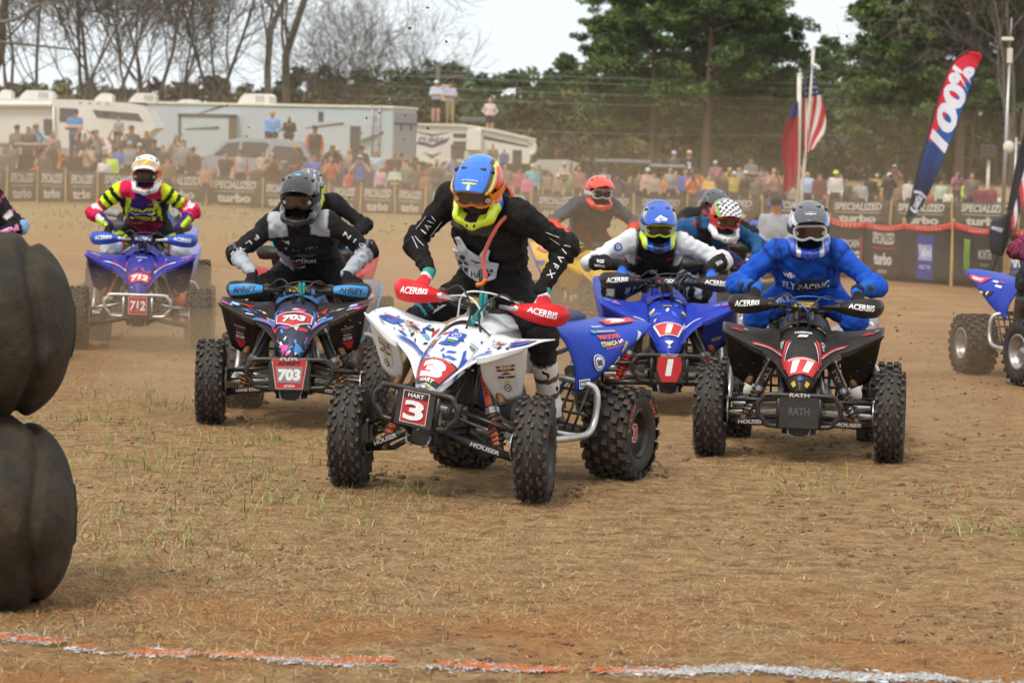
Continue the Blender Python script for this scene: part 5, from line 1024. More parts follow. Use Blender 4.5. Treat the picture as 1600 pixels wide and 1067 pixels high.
# ---- teal rider's quad, dark-helmet rider's quad, quads behind 703 and 712, edge quads, parked quad
QT = make_quad(dict(x=xat(1130, 23.4, 480), y=23.2, rz=2, steer=0, label='dark quad hidden between number 1 and number 11', hood='16181e', fender='1a1c22', panel='141418', rear='24509a', tank='16181e', guard='16181c', guardtext=None, plate=plate('14', .14, .14, th=.07), lod=2))
QD = make_quad(dict(x=xat(1112, 28.0, 480), y=28.0, rz=3, label='black quad at the back, ridden by the rider in a plain dark helmet', hood='1a1a1e', fender='1a1a1e', panel='141418', rear='1e1e22', tank='1a1a1e', guard='16181c', plate=plate('27', .14, .14, th=.07), lod=2))
QB = make_quad(dict(x=xat(480, 23.4, 500), y=23.4, rz=-2, label='black and red quad following number 703', hood='1a1a1e', fender='b82a30', panel='1a1a1e', rear='b82a30', tank='1a1a1e', guard='16181c', plate=plate('21', .14, .14, th=.07), lod=2, tankx=1))
QG = make_quad(dict(x=xat(226, 30.5, 480), y=30.5, rz=2, label='blue quad hidden in the dust behind number 712', hood='2a5ac0', fender='2a5ac0', panel='1a2a60', rear='7a86b8', tank='2a5ac0', guard='3a3c44', plate=plate('9', .14, .14, th=.07), lod=2))
QR = make_quad(dict(x=4.66, y=23.0, rz=13, steer=6, lean=0, label='blue quad cut off by the picture edge beside the banners', hood='1d46c4', fender='1d46c4', panel='15151a', rear='0638ac', tank='1238b8', guard='1a1a1e', guardtext=None, plate=plate('5', .14, .14, th=.07), rimmat=M_STEEL, lod=1, rearprint=[('sticker', .35, .72, Print().poly([(-.12, -.03), (.1, -.03), (.12, .03), (-.1, .03)], 'd0304a').text('YAMAHA', .03, 'f0f0f0', 0, 0, .14, bold=.04)), ('stripe', .1, .55, Print().rect(.28, .03, '15151a').rect(.04, .02, 'd8b82a', -.09, 0).rect(.05, .018, 'e8e8e8', 0, 0).disc(.012, 'e8e8e8', .09, 0)), ('sticker', .55, .35, Print().rect(.07, .022, 'e8e8f0', -.05, .02).rect(.08, .022, 'e8e8f0', .03, -.02).rect(.06, .014, 'd0304a', .03, .03))]))
QL = make_quad(dict(x=-4.47, y=22.0, rz=-6, steer=0, label='red quad almost wholly hidden behind the stacked tyres', hood='c02a2a', fender='c02a2a', panel='1a1a1e', rear='e8e8e8', tank='c02a2a', guard='d83028', guardtext=None, plate=plate('44', .14, .14, th=.07), lod=2))
QP = make_quad(dict(x=xat(1222, 44.0, 380), y=43.6, rz=62, label='parked blue and green quad far behind number 11', hood='2a8a4a', fender='2a8a4a', panel='2a8a4a', rear='2450b0', tank='2450b0', guard='16181c', plate=None, lod=2)); Q_PARK = QP

# ---- riders
FLY = [(-.5, .12), (.5, .12), (.28, -.02), (.1, .0), (0, -.14), (-.1, .0), (-.28, -.02)]
def fly(k, hx, x=0, y=0): return [(a * k + x, b * k + y) for a, b in FLY]
def arms(bn, q, k): return bn == ('%s%d' % (k, q))
# number 3: black kit, white roost guard, blue and orange helmet
def sh3(x, y, z):
    if z < -.055 and y < -.06: return 'd6e82a' if abs(x) > .035 or z < -.10 else '1a1a1c'
    if z < -.05: return '2a56b8' if x > 0 else '1c1c20'
    if abs(x) < .062: return '1f7fd6'
    if abs(x) < .082: return '26282e'
    if abs(x) < .096: return 'e6e22e'
    return 'e4521e' if z > .0 else 'e87a1e'
def vi3(u, v):
    a = abs(u - .5)
    return '1f6fd8' if a < .27 else ('26282e' if a < .36 else ('e6e22e' if a < .43 else 'e4521e'))
def paint3(bn, bt, loc, V, N):
    out = [((bn == 'thigh-1') & (bt > .5) & (N[:, 2] > .2) & (np.abs(np.sin(bt * 26)) > .93), '2a7a98')]
    return out
def neck3(bn, bt, loc, V, N): x, f, z = loc.T; return np.isin(bn, ['chest', 'neck']) & (z > .03) & (f > -.08) & (np.abs(x) < .135) & (z < .21) & (f * 1.0 + z * .6 > .05)
rid3 = make_rider(Q3, dict(label='rider in black kit with white chest guard and blue helmet, crouched on number 3', hip=(-.13, .05, .98), chest=(-.14, -.15, 1.29), head=(-.115, -.39, 1.49), hrot=(26, 3, 14), lat=(1, -.10, -.12), epole=(1, .3, -.55), kpole=(.8, -1, .1), jersey='121214', pants='131416', glove='e8e4e2', cuff='3a9a92', knuckle='d03038', boot='e4e4e2', boot2='17171a', paint=paint3, h=.0095, seed=4, bulk=1.03,
    shw=.225, epole1=(.7, .6, -.8), plates=[('roost_guard', (0, 0, -.15), sheet2d([(-.075, .15), (-.02, .075), (.045, .05), (.085, .12), (.115, .11), (.10, .03), (.140, .015), (.112, -.075), (.03, -.115), (-.063, -.09), (-.127, -.058), (-.15, .045), (-.085, .065), (-.10, .14)]), .030, .014, pm('roost_plastic', S('c2c6d0'), rough=.4, var=.04, dirt=.15), [(Print().text('HA', .035, '1a1a1e', 0, 0, .06, bold=.005), .0, -.07), (Print().poly(fly(.075, 0), '24262c'), .02, .02)] + [(Print().poly(h_, '101012'), 0, 0) for h_ in [[(-.085, .035), (-.06, .05), (-.048, .03), (-.062, .01), (-.08, .015)], [(-.118, -.012), (-.092, -.008), (-.092, -.032), (-.113, -.036)], [(-.08, -.006), (-.05, -.006), (-.052, -.034), (-.08, -.030)], [(-.108, -.045), (-.088, -.042), (-.086, -.058), (-.10, -.06)], [(-.078, -.042), (-.05, -.044), (-.052, -.066), (-.074, -.062)], [(.06, -.006), (.09, -.008), (.088, -.034), (.062, -.034)], [(.098, -.01), (.115, -.012), (.108, -.034), (.096, -.034)], [(.06, -.046), (.09, -.044), (.082, -.066), (.06, -.07)]]])],
    shells=[('neck_brace', neck3, .034, M_DARK, '141416')],
    prints=[('lettering', (-.075, .0, .075), (.8, 0, -.55), (.55, 0, .8), Print().text('LEATT', .028, 'e0e0e0', 0, 0, .075, bold=.04, shear=.2)), ('lettering', (.085, .0, .075), (.8, 0, .55), (-.55, 0, .8), Print().text('LEATT', .028, 'e0e0e0', 0, 0, .075, bold=.04, shear=.2))],
    sleeve=[('lettering', 'uarm-1', .55, Print().text('/ \\ V I', .035, 'd8d8d8', .0, 0, .10, bold=.012).rect(.11, .004, 'c8c8c8', 0, .045).rect(.09, .003, 'a8a8a8', .02, -.04)), ('lettering', 'farm-1', .35, Print().rect(.10, .004, 'd0d0d0').rect(.07, .004, 'd0d0d0', .0, .025, rot=.3)), ('lettering', 'uarm1', .6, Print().rect(.08, .003, 'd0d0d0', 0, .01, rot=.2).rect(.07, .003, 'b8b8b8', .03, -.012)), ('lettering', 'farm1', .42, Print().text('\\ / V F X', .034, 'd8d8d8', 0, 0, .20, bold=.014)), ('lettering', 'thigh-1', .72, Print().put((np.array(fly(.09, 0)), [list(range(7))]), 'c8c8c8'))],
    helmet=dict(shell=sh3, visor=vi3, frame='e8781c', strap='e07a1c', vprint=[(.5, .78, Print().put((np.array(fly(.075, 0)), [[0, 1, 2, 3, 4, 5, 6]]), 'e2e62e').text('FLY RACING', .009, 'e8e8e8', 0, .024, .07))])))
HMi = rid3.HM
mb = MB(); a = Vector(rid3.J['sh1']); mb.tube([HMi @ Vector((.09, .10, -.02)), HMi @ Vector((.15, .08, -.06)), HMi @ Vector((.17, .02, -.13)), a + Vector((-.06, -.14, -.06)), a + Vector((-.12, -.17, -.22)), a + Vector((-.10, -.17, -.33))], .011, 8, 0, 6); mb.tube([a + Vector((-.10, -.17, -.33)), a + Vector((-.12, -.18, -.36)), a + Vector((-.15, -.19, -.365))], .012, 8, 1, 3); mb.obj('drink_tube', [pm('red_tube', S('c8584a'), rough=.4), pm('orange_valve', S('d8681c'), rough=.4)], rid3.root)
cd = []; a = Vector(Q3.HB @ Vector((.03, -.43, .93))); b = Vector(rid3.J['chest']) + Vector((.02, -.13, -.24))
for i in range(160): f = i / 159; p0 = b.lerp(a, f) + Vector((0, 0, -.05 * math.sin(math.pi * f))); cd.append(p0 + Vector((math.cos(i * 1.05), 0, math.sin(i * 1.05))) * .010)
MB().tube(cd, .0035, 4, 0).obj('tether_cord', M_DARK, rid3.root)
def fabr(label, **k): return dict(label=label, **k)
# number 11: all blue, grey helmet
def sh11(x, y, z):
    if z < -.045: return ('e6e8ec' if abs(abs(x) - .07) < .014 else '1e4cc0') if y < -.02 else 'dcdfe4'
    if abs(x) < .078: return '55585e'
    if x > 0: return '3a86e0' if x < .1 else 'dfe3ea'
    return 'a8b4c8' if x > -.1 else 'dfe3ea'
vi11 = lambda u, v: '4c4f55' if abs(u - .5) < .34 else ('2f7ae0' if u > .5 and u < .93 else 'd8dce4')
def paint11(bn, bt, loc, V, N):
    x, f, z = loc.T; o = [(np.isin(bn, ['chest', 'belly']) & (np.abs(x) > .165), '0c3f94'), (np.isin(bn, ['chest']) & (np.abs(np.abs(x) - .135 - .1 * z) < .006), '0a3478'), ((bn == 'neck') | ((bn == 'chest') & (z > .165) & (np.abs(x) < .085)), '12203c')]
    for q in (-1, 1): o += [(arms(bn, q, 'uarm') & (np.abs(bt - .12) < .03), '0a3478'), (arms(bn, q, 'farm') & (bt > .35), '1a5cb4'), (arms(bn, q, 'farm') & (bt > .9), '0c1c3c'), (arms(bn, q, 'thigh') & (bt > .78) & (np.abs(np.sin(bt * 60)) > .4), '0d3f90')]
    return o
make_rider(Q11, dict(label='rider all in bright blue with a grey helmet, seated on number 11', hip=(.0, .36, .93), chest=(-.01, .12, 1.13), head=(-.0, -.06, 1.355), hrot=(12, -2, 4), lat=(1, .02, 0), epole=(1, .35, -.7), kpole=(.5, -1, .35), jersey='1152bc', pants='1152bc', glove='1a1a1e', cuff='1c62c0', boot='d4cfc2', boot2='8c867a', paint=paint11, h=.011, seed=9, bulk=1.03,
    prints=[('lettering', (-.10, 0, .05), (1, 0, 0), (0, 0, 1), Print().text('WES', .03, 'e8e8e8', 0, 0, .08, bold=.05)), ('lettering', (0, 0, -.035), (1, 0, 0), (0, 0, 1), Print().poly([(-.08, .05), (.13, .05), (.10, -.05), (-.04, -.05)], '18283e').text('FLY RACING', .055, 'd8dce4', 0, 0, .29, bold=.02, shear=.12)), ('logo', (0, 0, -.16), (1, 0, 0), (0, 0, 1), Print().put((np.array(fly(.05, 0)), [list(range(7))]), 'c8d4e4'))],
    sleeve=[('lettering', 'thigh-1', .70, Print().text('FLY RACING', .045, 'd8e0ec', 0, 0, .19, bold=.03, shear=.15)), ('lettering', 'farm-1', .6, Print().text('W', .05, '101c30', bold=.03)), ('lettering', 'farm1', .6, Print().text('W', .05, '101c30', bold=.03))],
    helmet=dict(shell=sh11, visor=vi11, frame='e4e4e4', strap='2a2a2e', vprint=[(.5, .70, Print().put((np.array(fly(.07, 0)), [list(range(7))]), 'd8d8d8').text('FLY RACING', .008, 'd8d8d8', 0, .02, .06))])))
# number 703: black with white shoulders and pale cuffs
sh703 = lambda x, y, z: '1c1d20' if not (z > -.05 and abs(x) > .112) else '2a2c30'
def paint703(bn, bt, loc, V, N):
    o = [(np.isin(bn, ['chest', 'uarm-1', 'uarm1']) & (np.abs(loc[:, 0]) > .075) & (np.abs(loc[:, 0]) < .20) & (loc[:, 2] > .125 - .25 * (np.abs(loc[:, 0]) - .075)), 'b8babf')]
    for q in (-1, 1): o += [(arms(bn, q, 'farm') & (bt > .18), 'a9aeb6'), (arms(bn, q, 'uarm') & (bt > .8) & (np.sin(bt * 60) > 0), '6a6e76')]
    o += [(np.isin(bn, ['belly']) & (loc[:, 0] < -.10), '9a9ea8')]
    return o
make_rider(Q703, dict(label='rider in black jersey with grey cuffs and black helmet, on number 703', hip=(.03, .34, .97), chest=(-.01, .02, 1.19), head=(-.015, -.17, 1.435), hrot=(14, 0, -3), epole=(1, .35, -.45), kpole=(.6, -1, .3), jersey='141518', pants='121318', glove='16161a', cuff='15151a', boot='1c1c20', paint=paint703, h=.0115, seed=14,
    prints=[('lettering', (-.10, 0, .085), (1, 0, 0), (0, 0, 1), Print().text('WES', .026, 'd8d8d8', 0, 0, .055, bold=.05)), ('lettering', (.0, 0, .03), (1, 0, 0), (0, 0, 1), Print().text('F   L Y   I N E', .018, '9a9aa0', 0, 0, .22)), ('lettering', (.0, 0, -.085), (1, 0, 0), (0, 0, 1), Print().put((np.array(fly(.2, 0)), [list(range(7))]), '3a3c44', 0, .04).text('ACTION', .036, 'd4d4d4', -.01, -.02, .17, bold=.03, shear=.1).text('MAXXIS', .026, 'b83a34', -.05, -.064, .10, bold=.03).rect(.08, .026, '2a6a70', .06, -.066).text('ODI', .02, 'd0d0d0', -.05, -.10, .07, bold=.03))],
    sleeve=[('lettering', 'uarm-1', .6, Print().text('F L Y', .03, 'd0d0d0', 0, 0, .17, bold=.02)), ('lettering', 'farm-1', .2, Print().text('R', .03, 'd0d0d0', bold=.02)), ('lettering', 'uarm1', .62, Print().text('N I C', .03, 'd0d0d0', 0, 0, .17, bold=.02)), ('lettering', 'farm1', .45, Print().text('F L Y', .03, '8a8e96', 0, 0, .14, bold=.02))],
    helmet=dict(shell=sh703, visor=lambda u, v: '1a1b1e' if v > .06 else '26282c', frame='1a1a1c', strap='2a2a2c', vprint=[(.5, .16, Print().put((np.array([(math.cos(i * math.pi / 5) * (.03 if i % 2 == 0 else .014), math.sin(i * math.pi / 5) * (.03 if i % 2 == 0 else .014)) for i in range(10)]), [list(range(10))]), '58b4e0'))])))
# number 712: neon yellow, pink and purple
def sh712(x, y, z):
    if z < -.06: return 'e86a2a' if abs(x) < .03 and z > -.10 else ('38a8b8' if (x > .03 and x < .05) else 'e8e6e2')
    if .02 < z < .085 and y < .02: return 'f0a02a' if (x * 23) % 1 < .5 else 'e8542a'
    if z < .02 and abs(x) > .1: return 'd83a3a' if x < 0 else 'e8a83a'
    return 'ececee'
vi712 = lambda u, v: ('ececee' if v < .35 else ('f08a2a' if (u * 5 + v * 2) % 1 < .55 else ('38a0b8' if (u * 3) % 1 < .4 else 'e8c83a'))) if v < .82 else 'ececee'
def paint712(bn, bt, loc, V, N):
    x, f, z = loc.T; tor = np.isin(bn, ['chest', 'belly']); o = [(tor & (z < -.16), '8a1a4a'), (tor & (np.abs(np.abs(x) - .145 + .22 * (z + .05)) < .018), 'd4ee1e'), (tor & (np.abs(x) > .16), '17181a'), (tor & (z > .12) & (np.abs(x) > .055), 'd81e50')]
    for q in (-1, 1):
        u = arms(bn, q, 'uarm'); w = arms(bn, q, 'farm'); o += [(u, '17181a'), (band(u, .0, .12, bt), 'd4ee1e'), (band(u, .25, .38, bt), 'd4ee1e'), (band(u, .5, .62, bt), 'd4ee1e'), (band(u, .66, .74, bt), 'd8203a'), (band(u, .74, .92, bt), 'eceaf0'), (band(u, .92, 1.1, bt), 'd81e50'), (w, 'd81e50'), (band(w, .38, 1.1, bt), '3a1a78'), (band(w, .0, .3, bt) & (N[:, 1] > .2), '17181a'), (w & (bt > .45) & (q * N[:, 0] > .35), 'd4ee1e')]
        th = arms(bn, q, 'thigh'); o += [(th, '17181a'), (band(th, .62, .78, bt), 'd4ee1e'), (band(th, .78, .90, bt), 'd82a6a'), (band(th, .90, 1.1, bt), 'e0e4e8'), (arms(bn, q, 'shin') & (bt < .2), '8a8e9a')]
    return o
make_rider(Q712, dict(label='rider in neon yellow and pink kit with a white helmet, on number 712', hip=(.0, .30, 1.0), chest=(-.03, .0, 1.25), head=(.0, -.17, 1.475), hrot=(12, 0, -2), lat=(1, 0, -.08), epole=(1, .35, -.5), jersey='3a1f7c', pants='17181a', glove='17181a', cuff='1a1a1c', boot='e0dcd8', boot2='c8c4c0', toe='e0482a', paint=paint712, h=.0125, seed=19,
    prints=[('lettering', (.0, 0, -.01), (1, 0, -.04), (0, 0, 1), Print().text('FXR', .075, '14141a', .004, -.006, .27, bold=.06, shear=.3).text('FXR', .068, 'd4ee1e', 0, .004, .25, bold=.05, shear=.3).rect(.20, .014, 'e4e4f0', 0, -.025).rect(.20, .016, '3a1f7c', 0, .0)), ('lettering', (.0, 0, -.10), (1, 0, -.04), (0, 0, 1), Print().rect(.23, .045, 'd4ee1e', skew=.3).text('MOTO', .034, '2a3010', 0, 0, .17, bold=.05, shear=.25)), ('sticker', (-.06, 0, -.17), (1, 0, -.04), (0, 0, 1), Print().text('MAXXIS', .024, 'e8a04a', 0, 0, .10, bold=.03)), ('sticker', (.10, 0, .06), (1, 0, 0), (0, 0, 1), Print().rect(.05, .022, 'b03050', -.02, 0).rect(.05, .018, 'c8c8d8', .04, 0))],
    sleeve=[('lettering', 'farm-1', .65, Print().text('FXR', .045, 'f0f0f0', 0, 0, .12, bold=.05))],
    helmet=dict(shell=sh712, visor=vi712, frame='2a2a30', strap='d86a3a')))
# number 1: black vest, white sleeves, blue helmet with yellow marks
def sh1(x, y, z):
    if z < -.05: return ('d4ea30' if abs(x) > .085 else ('2a6ad0' if abs(x) > .04 else '1c2c50')) if y < .0 else 'd4ea30'
    return '2454b8' if z < .1 else '1d46a8'
vi1 = lambda u, v: ('e6d62e' if (.30 < abs(u - .5) < .47 and v < .38 and abs(v - .2) < .16) else '2458c0')
def paint1(bn, bt, loc, V, N):
    x, f, z = loc.T; o = []
    for q in (-1, 1): o += [(arms(bn, q, 'uarm'), 'd6d8dc'), (arms(bn, q, 'farm'), '17181c'), (band(arms(bn, q, 'farm'), .0, .12, bt), 'd6d8dc'), (arms(bn, q, 'thigh') & (np.abs(np.sin(bt * 22 + 2.0 * x * 10)) < .5), 'b8bcc4')]
    o += [((bn == 'chest') & (np.abs(x) > .14), 'd6d8dc'), ((bn == 'belly') & (np.sin(z * 190) > .1) & (z < -.17), 'a8acb4'), (np.isin(bn, ['chest']) & (np.abs(np.abs(x) - .135) < .007), '6a6e76')]
    return o
make_rider(Q1, dict(label='rider in black vest with white sleeves and blue helmet, on number 1', hip=(-.06, .36, .92), chest=(-.06, .08, 1.10), head=(-.05, -.09, 1.295), hrot=(20, 0, 0), epole=(1, .3, -.3), kpole=(.55, -1, .3), jersey='16171b', pants='15161a', glove='1a4a9a', cuff='17181c', knuckle='2a6ac8', boot='1a1a1e', paint=paint1, h=.012, seed=23,
    prints=[('logo', (.0, 0, -.06), (1, 0, 0), (0, 0, 1), Print().disc(.03, 'c8ccd4', 0, 0, .022).rect(.012, .06, 'c8ccd4', 0, .02, rot=.7).rect(.012, .06, 'c8ccd4', 0, .02, rot=-.7).text('Z', .03, 'c8ccd4', 0, -.005, bold=.03)), ('sticker', (-.12, 0, .07), (1, 0, 0), (0, 0, 1), Print().rect(.04, .016, 'b03038')), ('sticker', (.1, 0, .07), (1, 0, 0), (0, 0, 1), Print().rect(.04, .01, 'd03a5a'))],
    sleeve=[('sticker', 'uarm-1', .3, Print().disc(.03, '2a5ab0').text('D', .03, 'f0f0f0', bold=.03)), ('lettering', 'farm-1', .45, Print().text('WES', .026, 'd8d8d8', 0, .014, bold=.04).text('WORKS', .018, 'd8d8d8', 0, -.02, bold=.04)), ('lettering', 'farm1', .6, Print().text('WORKS', .028, 'd8d8d8', 0, 0, .12, bold=.04))],
    helmet=dict(shell=sh1, visor=vi1, frame='d4ea30', strap='9a9aa0', lens=M_LENS, vprint=[(.5, .80, Print().poly([(-.04, -.008), (-.012, .02), (.0, .032), (.012, .02), (.042, .008), (.036, -.014), (-.02, -.018)], 'eef0f4').text('6D', .018, '2a3a60', 0, -.002, bold=.04))])))
# the others
gen = dict(epole=(1, .35, -.5), kpole=(.5, -1, .3), h=.017)
make_rider(QY, dict(gen, label='rider in grey jersey with red cuffs and red helmet, on the yellow quad', hip=(.0, .30, .97), chest=(.0, .02, 1.20), head=(.02, -.14, 1.41), hrot=(8, 0, 4), jersey='55575c', pants='4a4648', glove='c82a24', boot='2a2a2c', seed=31, paint=lambda bn, bt, loc, V, N: [(arms(bn, q, 'farm'), 'e03a26') for q in (-1, 1)] + [((bn == 'belly') & (loc[:, 2] < -.05) & (np.sin(loc[:, 0] * 30 + loc[:, 2] * 20) > .3), 'a83228')],
    helmet=dict(shell=lambda x, y, z: 'e03c28' if z > -.03 else ('d84a34' if y < -.05 else '8a2a22'), visor=lambda u, v: 'f0583a' if math.sin(u * 40) * math.sin(v * 22) > .2 else 'e03a26', frame='c8c8c8', strap='c8c8c8')))
make_rider(QT, dict(gen, label='rider in teal blue kit with a checkered red and green helmet', hip=(-.08, .30, .93), chest=(-.12, .05, 1.12), head=(.03, -.14, 1.27), hrot=(16, 4, 6), lat=(1, .15, -.1), jersey='17507e', pants='174a8a', glove='16161a', boot='1a1a1e', seed=33, h=.014, hand1=None, paint=lambda bn, bt, loc, V, N: [(np.isin(bn, ['chest', 'belly']) & (np.abs(np.sin(loc[:, 0] * 22 + loc[:, 2] * 31)) > .93), 'a83a30'), (np.isin(bn, ['chest']) & (np.abs(loc[:, 0]) < .06), '1c2028'), (np.isin(bn, ['thigh-1', 'thigh1']) & (np.abs(np.sin(bt * 14)) > .9), 'b03040')],
    prints=[('lettering', (.0, 0, -.06), (1, 0, 0), (0, 0, 1), Print().text('FOX', .04, 'c8ccd4', .05, .05, .1, bold=.04).rect(.06, .02, 'b03a38', -.08, .0))],
    helmet=dict(shell=lambda x, y, z: ('ececec' if z < -.05 and y < 0 else ('d83a30' if z < .02 else ('36c03a' if .06 < abs(x) < .1 else ('d83a30' if abs(x) >= .045 else ('ececec' if (int((x + .5) * 40) + int((z + y + 1) * 40)) % 2 else '17171a'))))), visor=lambda u, v: ('d8382e' if abs(u - .5) > .45 else ('3ac83c' if abs(u - .5) > .34 else ('d8382e' if abs(u - .5) > .28 else ('ececec' if (int(u * 14) + int(v * 7)) % 2 else '17171a')))), frame='d02a2a', strap='c82a2a')))
make_rider(QD, dict(gen, label='rider in dark kit with a plain charcoal helmet at the back', hip=(.0, .28, .92), chest=(.0, .05, 1.12), head=(.06, -.11, 1.30), hrot=(14, 0, 8), jersey='1c1d22', pants='1c1d22', glove='16161a', boot='1a1a1e', seed=35, helmet=dict(shell=lambda x, y, z: '3a3c40' if z > -.02 else '8a2a2a', visor=lambda u, v: '404247', frame='b02a2a', strap='202024')))
make_rider(QB, dict(gen, label='rider in black with a dark grey and neon helmet, just behind number 703', hip=(.02, .30, .98), chest=(-.02, .04, 1.22), head=(-.06, -.14, 1.43), hrot=(12, 0, 6), jersey='17171b', pants='17171b', glove='2a86b8', boot='1a1a1e', seed=37, helmet=dict(shell=lambda x, y, z: ('c8e02a' if abs(x) > .1 and z < .0 else ('4a4e54' if math.sin(x * 60 + z * 30) > .4 else '33363c')) if z < .13 else ('c8382e' if x < 0 else '5a5e64'), visor=lambda u, v: '3c4046' if (u * 6) % 1 < .7 else 'c8cace', frame='1a1a1e', strap='c8e02a')))
make_rider(QG, dict(gen, label='rider in pale grey jersey hidden behind the rider of number 712', hip=(-.05, .30, 1.02), chest=(-.14, .04, 1.26), head=(-.03, -.11, 1.40), hrot=(14, 0, 0), jersey='8e9298', pants='5a78a8', glove='2a2a2e', boot='3a3a40', seed=39, helmet=dict(shell=lambda x, y, z: 'd8d8dc', visor=lambda u, v: 'd8d8dc', frame='2a2a2e', strap='2a2a2e')))
make_rider(QR, dict(gen, label='rider in maroon striped jersey and teal vest at the picture edge', hip=(.02, .32, .98), chest=(.03, .08, 1.18), head=(.03, -.10, 1.38), hrot=(14, 0, 0), jersey='17171b', pants='2a3438', glove='38a0d8', cuff='e06a8a', boot='1a1a1e', seed=41, h=.015, paint=lambda bn, bt, loc, V, N: [m for q in (-1, 1) for m in ((arms(bn, q, 'uarm'), '6a1a3a'), (arms(bn, q, 'uarm') & (np.sin(bt * 50) > .6), '8c3a5c'), (arms(bn, q, 'farm'), '5a1832'), (arms(bn, q, 'farm') & (np.sin(bt * 50) > .6), '8c3a5c'))] + [((bn == 'belly') & (loc[:, 0] < .05), '1a8a88')], helmet=dict(shell=lambda x, y, z: 'd8d8dc' if z > 0 else '8a1a3a', visor=lambda u, v: '8a1a3a', frame='d8d8d8', strap='2a2a2e')))
make_rider(QL, dict(gen, label='rider in black with pink lettering on the sleeve, cut off behind the tyres', hip=(.12, .32, 1.02), chest=(.10, .06, 1.24), head=(.06, -.10, 1.45), hrot=(14, 0, 0), jersey='151518', pants='151518', glove='17171a', cuff='e2e2e2', boot='1a1a1e', seed=43, h=.013, paint=lambda bn, bt, loc, V, N: [(band(bn == 'farm1', .0, .06, bt), '8ab8d8'), ((bn == 'uarm1') & (np.sin(bt * 15 + V[:, 1] * 12) > .88), 'a84a6a'), ((bn == 'uarm1') & (bt > .55) & (bt < .7) & (N[:, 1] < -.3) & (np.abs(N[:, 0]) < .5), 'd8d0d8')], sleeve=[('lettering', 'farm1', .5, Print().text('Fox', .05, 'e890c8', 0, 0, .17, bold=.07))], helmet=dict(shell=lambda x, y, z: '222226', visor=lambda u, v: '222226', frame='d890c0', strap='2a2a2e')))
# ------------------------------------------------------------------ banner fence along the far side of the field
def quadmesh(name, P, mats, nu=10, nv=6, th=.01, colf=None): return Patch(P).mesh(name, mats, nu, nv, th, colf)
M_WOOD = pm('stake_wood', S('b89a6a'), rough=.85, var=.25, scale=8, bump=.3, bscale=60)
M_BANNER = pm('banner_vinyl', S('2c2825'), rough=.6, var=.12, scale=2, dirt=.2, dirtcol=S('8a7258'))
fpx = [(-140, 316, .98), (-60, 318, 1.0), (10, 319, 1.0), (58, 319, .98), (103, 320, .96), (152, 321, .93), (235, 322, .92), (322, 324, .86), (410, 328, .84), (513, 334, .81), (562, 336, .81), (617, 338, .80), (664, 340, .78), (742, 342, .75), (830, 345, .73), (905, 346, .72), (990, 347, .70), (1072, 347, .70), (1190, 349, .70), (1290, 352, .72), (1390, 356, .74), (1486, 359, .78), (1590, 362, .82), (1700, 364, .84)]
fp = []
for px, py, hh in fpx:
    q = on_ground(px, py); k = FENCE_D / q.y if abs(q.y - FENCE_D) > 4.5 else 1.0; d = q.y if k == 1.0 else FENCE_D + (4.5 if q.y > FENCE_D else -4.5); fp.append((xat(px, d, py), d, hh))
wheres = ['at the far left end', 'second from the left end', 'above the stacked tyres', 'third from the stacked tyres', 'left of the neon rider', 'behind the arm of the neon rider', 'behind the neon helmet', 'right of the neon rider', 'left of the black helmet', 'behind the black helmet', 'right of the black helmet', 'below the red shirted crowd', 'left of the leading rider', 'behind the leading helmet', 'right of the leading helmet', 'left of the red helmet', 'behind the red helmet', 'right of the blue helmet', 'left of the flag poles', 'right of the white flag pole', 'left of the feather flag', 'right of the feather flag', 'at the far right end']
for i in range(len(fp)):
    x, d, hh = fp[i]; z0 = g0(x, d)
    mb = MB(); mb.box((0, 0, .5 * (hh + .10)), (.045, .045, hh + .10), 0, None, .006); mb.prism([(-.02, -.02, hh + .10), (.02, -.02, hh + .10), (.02, .02, hh + .10), (-.02, .02, hh + .10)], (0, 0, .01))
    if i % 2 == 0 or px > 900:
        o = mb.obj('fence_stake', M_WOOD); o.location = (x, d - .04, z0 - .02); o.rotation_euler = (random.uniform(-.03, .03), random.uniform(-.04, .04), 0)
        w = 'outermost at the left end' if i == 0 else 'left of the banner ' + (wheres[i] if i < len(wheres) else 'at the end')
        tag(o, 'wooden fence stake ' + w, 'stake', 'wooden fence stakes')
for i in range(len(fp) - 1):
    (x0, d0, h0), (x1, d1, h1) = fp[i], fp[i + 1]; z0, z1 = g0(x0, d0), g0(x1, d1); sag = .03
    rows = [[(x0 + (x1 - x0) * u, d0 + (d1 - d0) * u + .035 * math.sin(u * 9 + i * 2) * (1 - v * .4), (z0 + (z1 - z0) * u) + .06 + (h0 + (h1 - h0) * u - .06 - sag * 4 * u * (1 - u)) * v) for u in np.linspace(0, 1, 7)] for v in (0, .33, .66, 1)]
    pt = Patch(rows); o = link('fence_banner', pt.mesh('fence_banner', [M_BANNER], 18, 5, .008)); tag(o, 'dark printed banner on the far fence, ' + wheres[i], 'banner', 'banners along the far fence')
    L_ = math.hypot(x1 - x0, d1 - d0); hh = (h0 + h1) / 2; c1, c2 = 'c8c4bc', 'bcb8b0'
    nrep = max(1, round(L_ / 1.75)); w_ = L_ / nrep
    for r_ in range(nrep):
        pr = Print(); pr.text('SPECIALIZED', .26 * hh, c1, 0, .22 * hh, w_ * .74, bold=.03, shear=.25).rect(w_ * .7, .02, c2, 0, .0).text('turbo', .30 * hh, c2, 0, -.22 * hh, w_ * .58, bold=.05)
        fn = on_patch(pt, (r_ + .5) / nrep, .52, (1, 0, 0), (0, 0, 1)); fn.grid = .15; pr.build('lettering', o, fn, .006, .002)
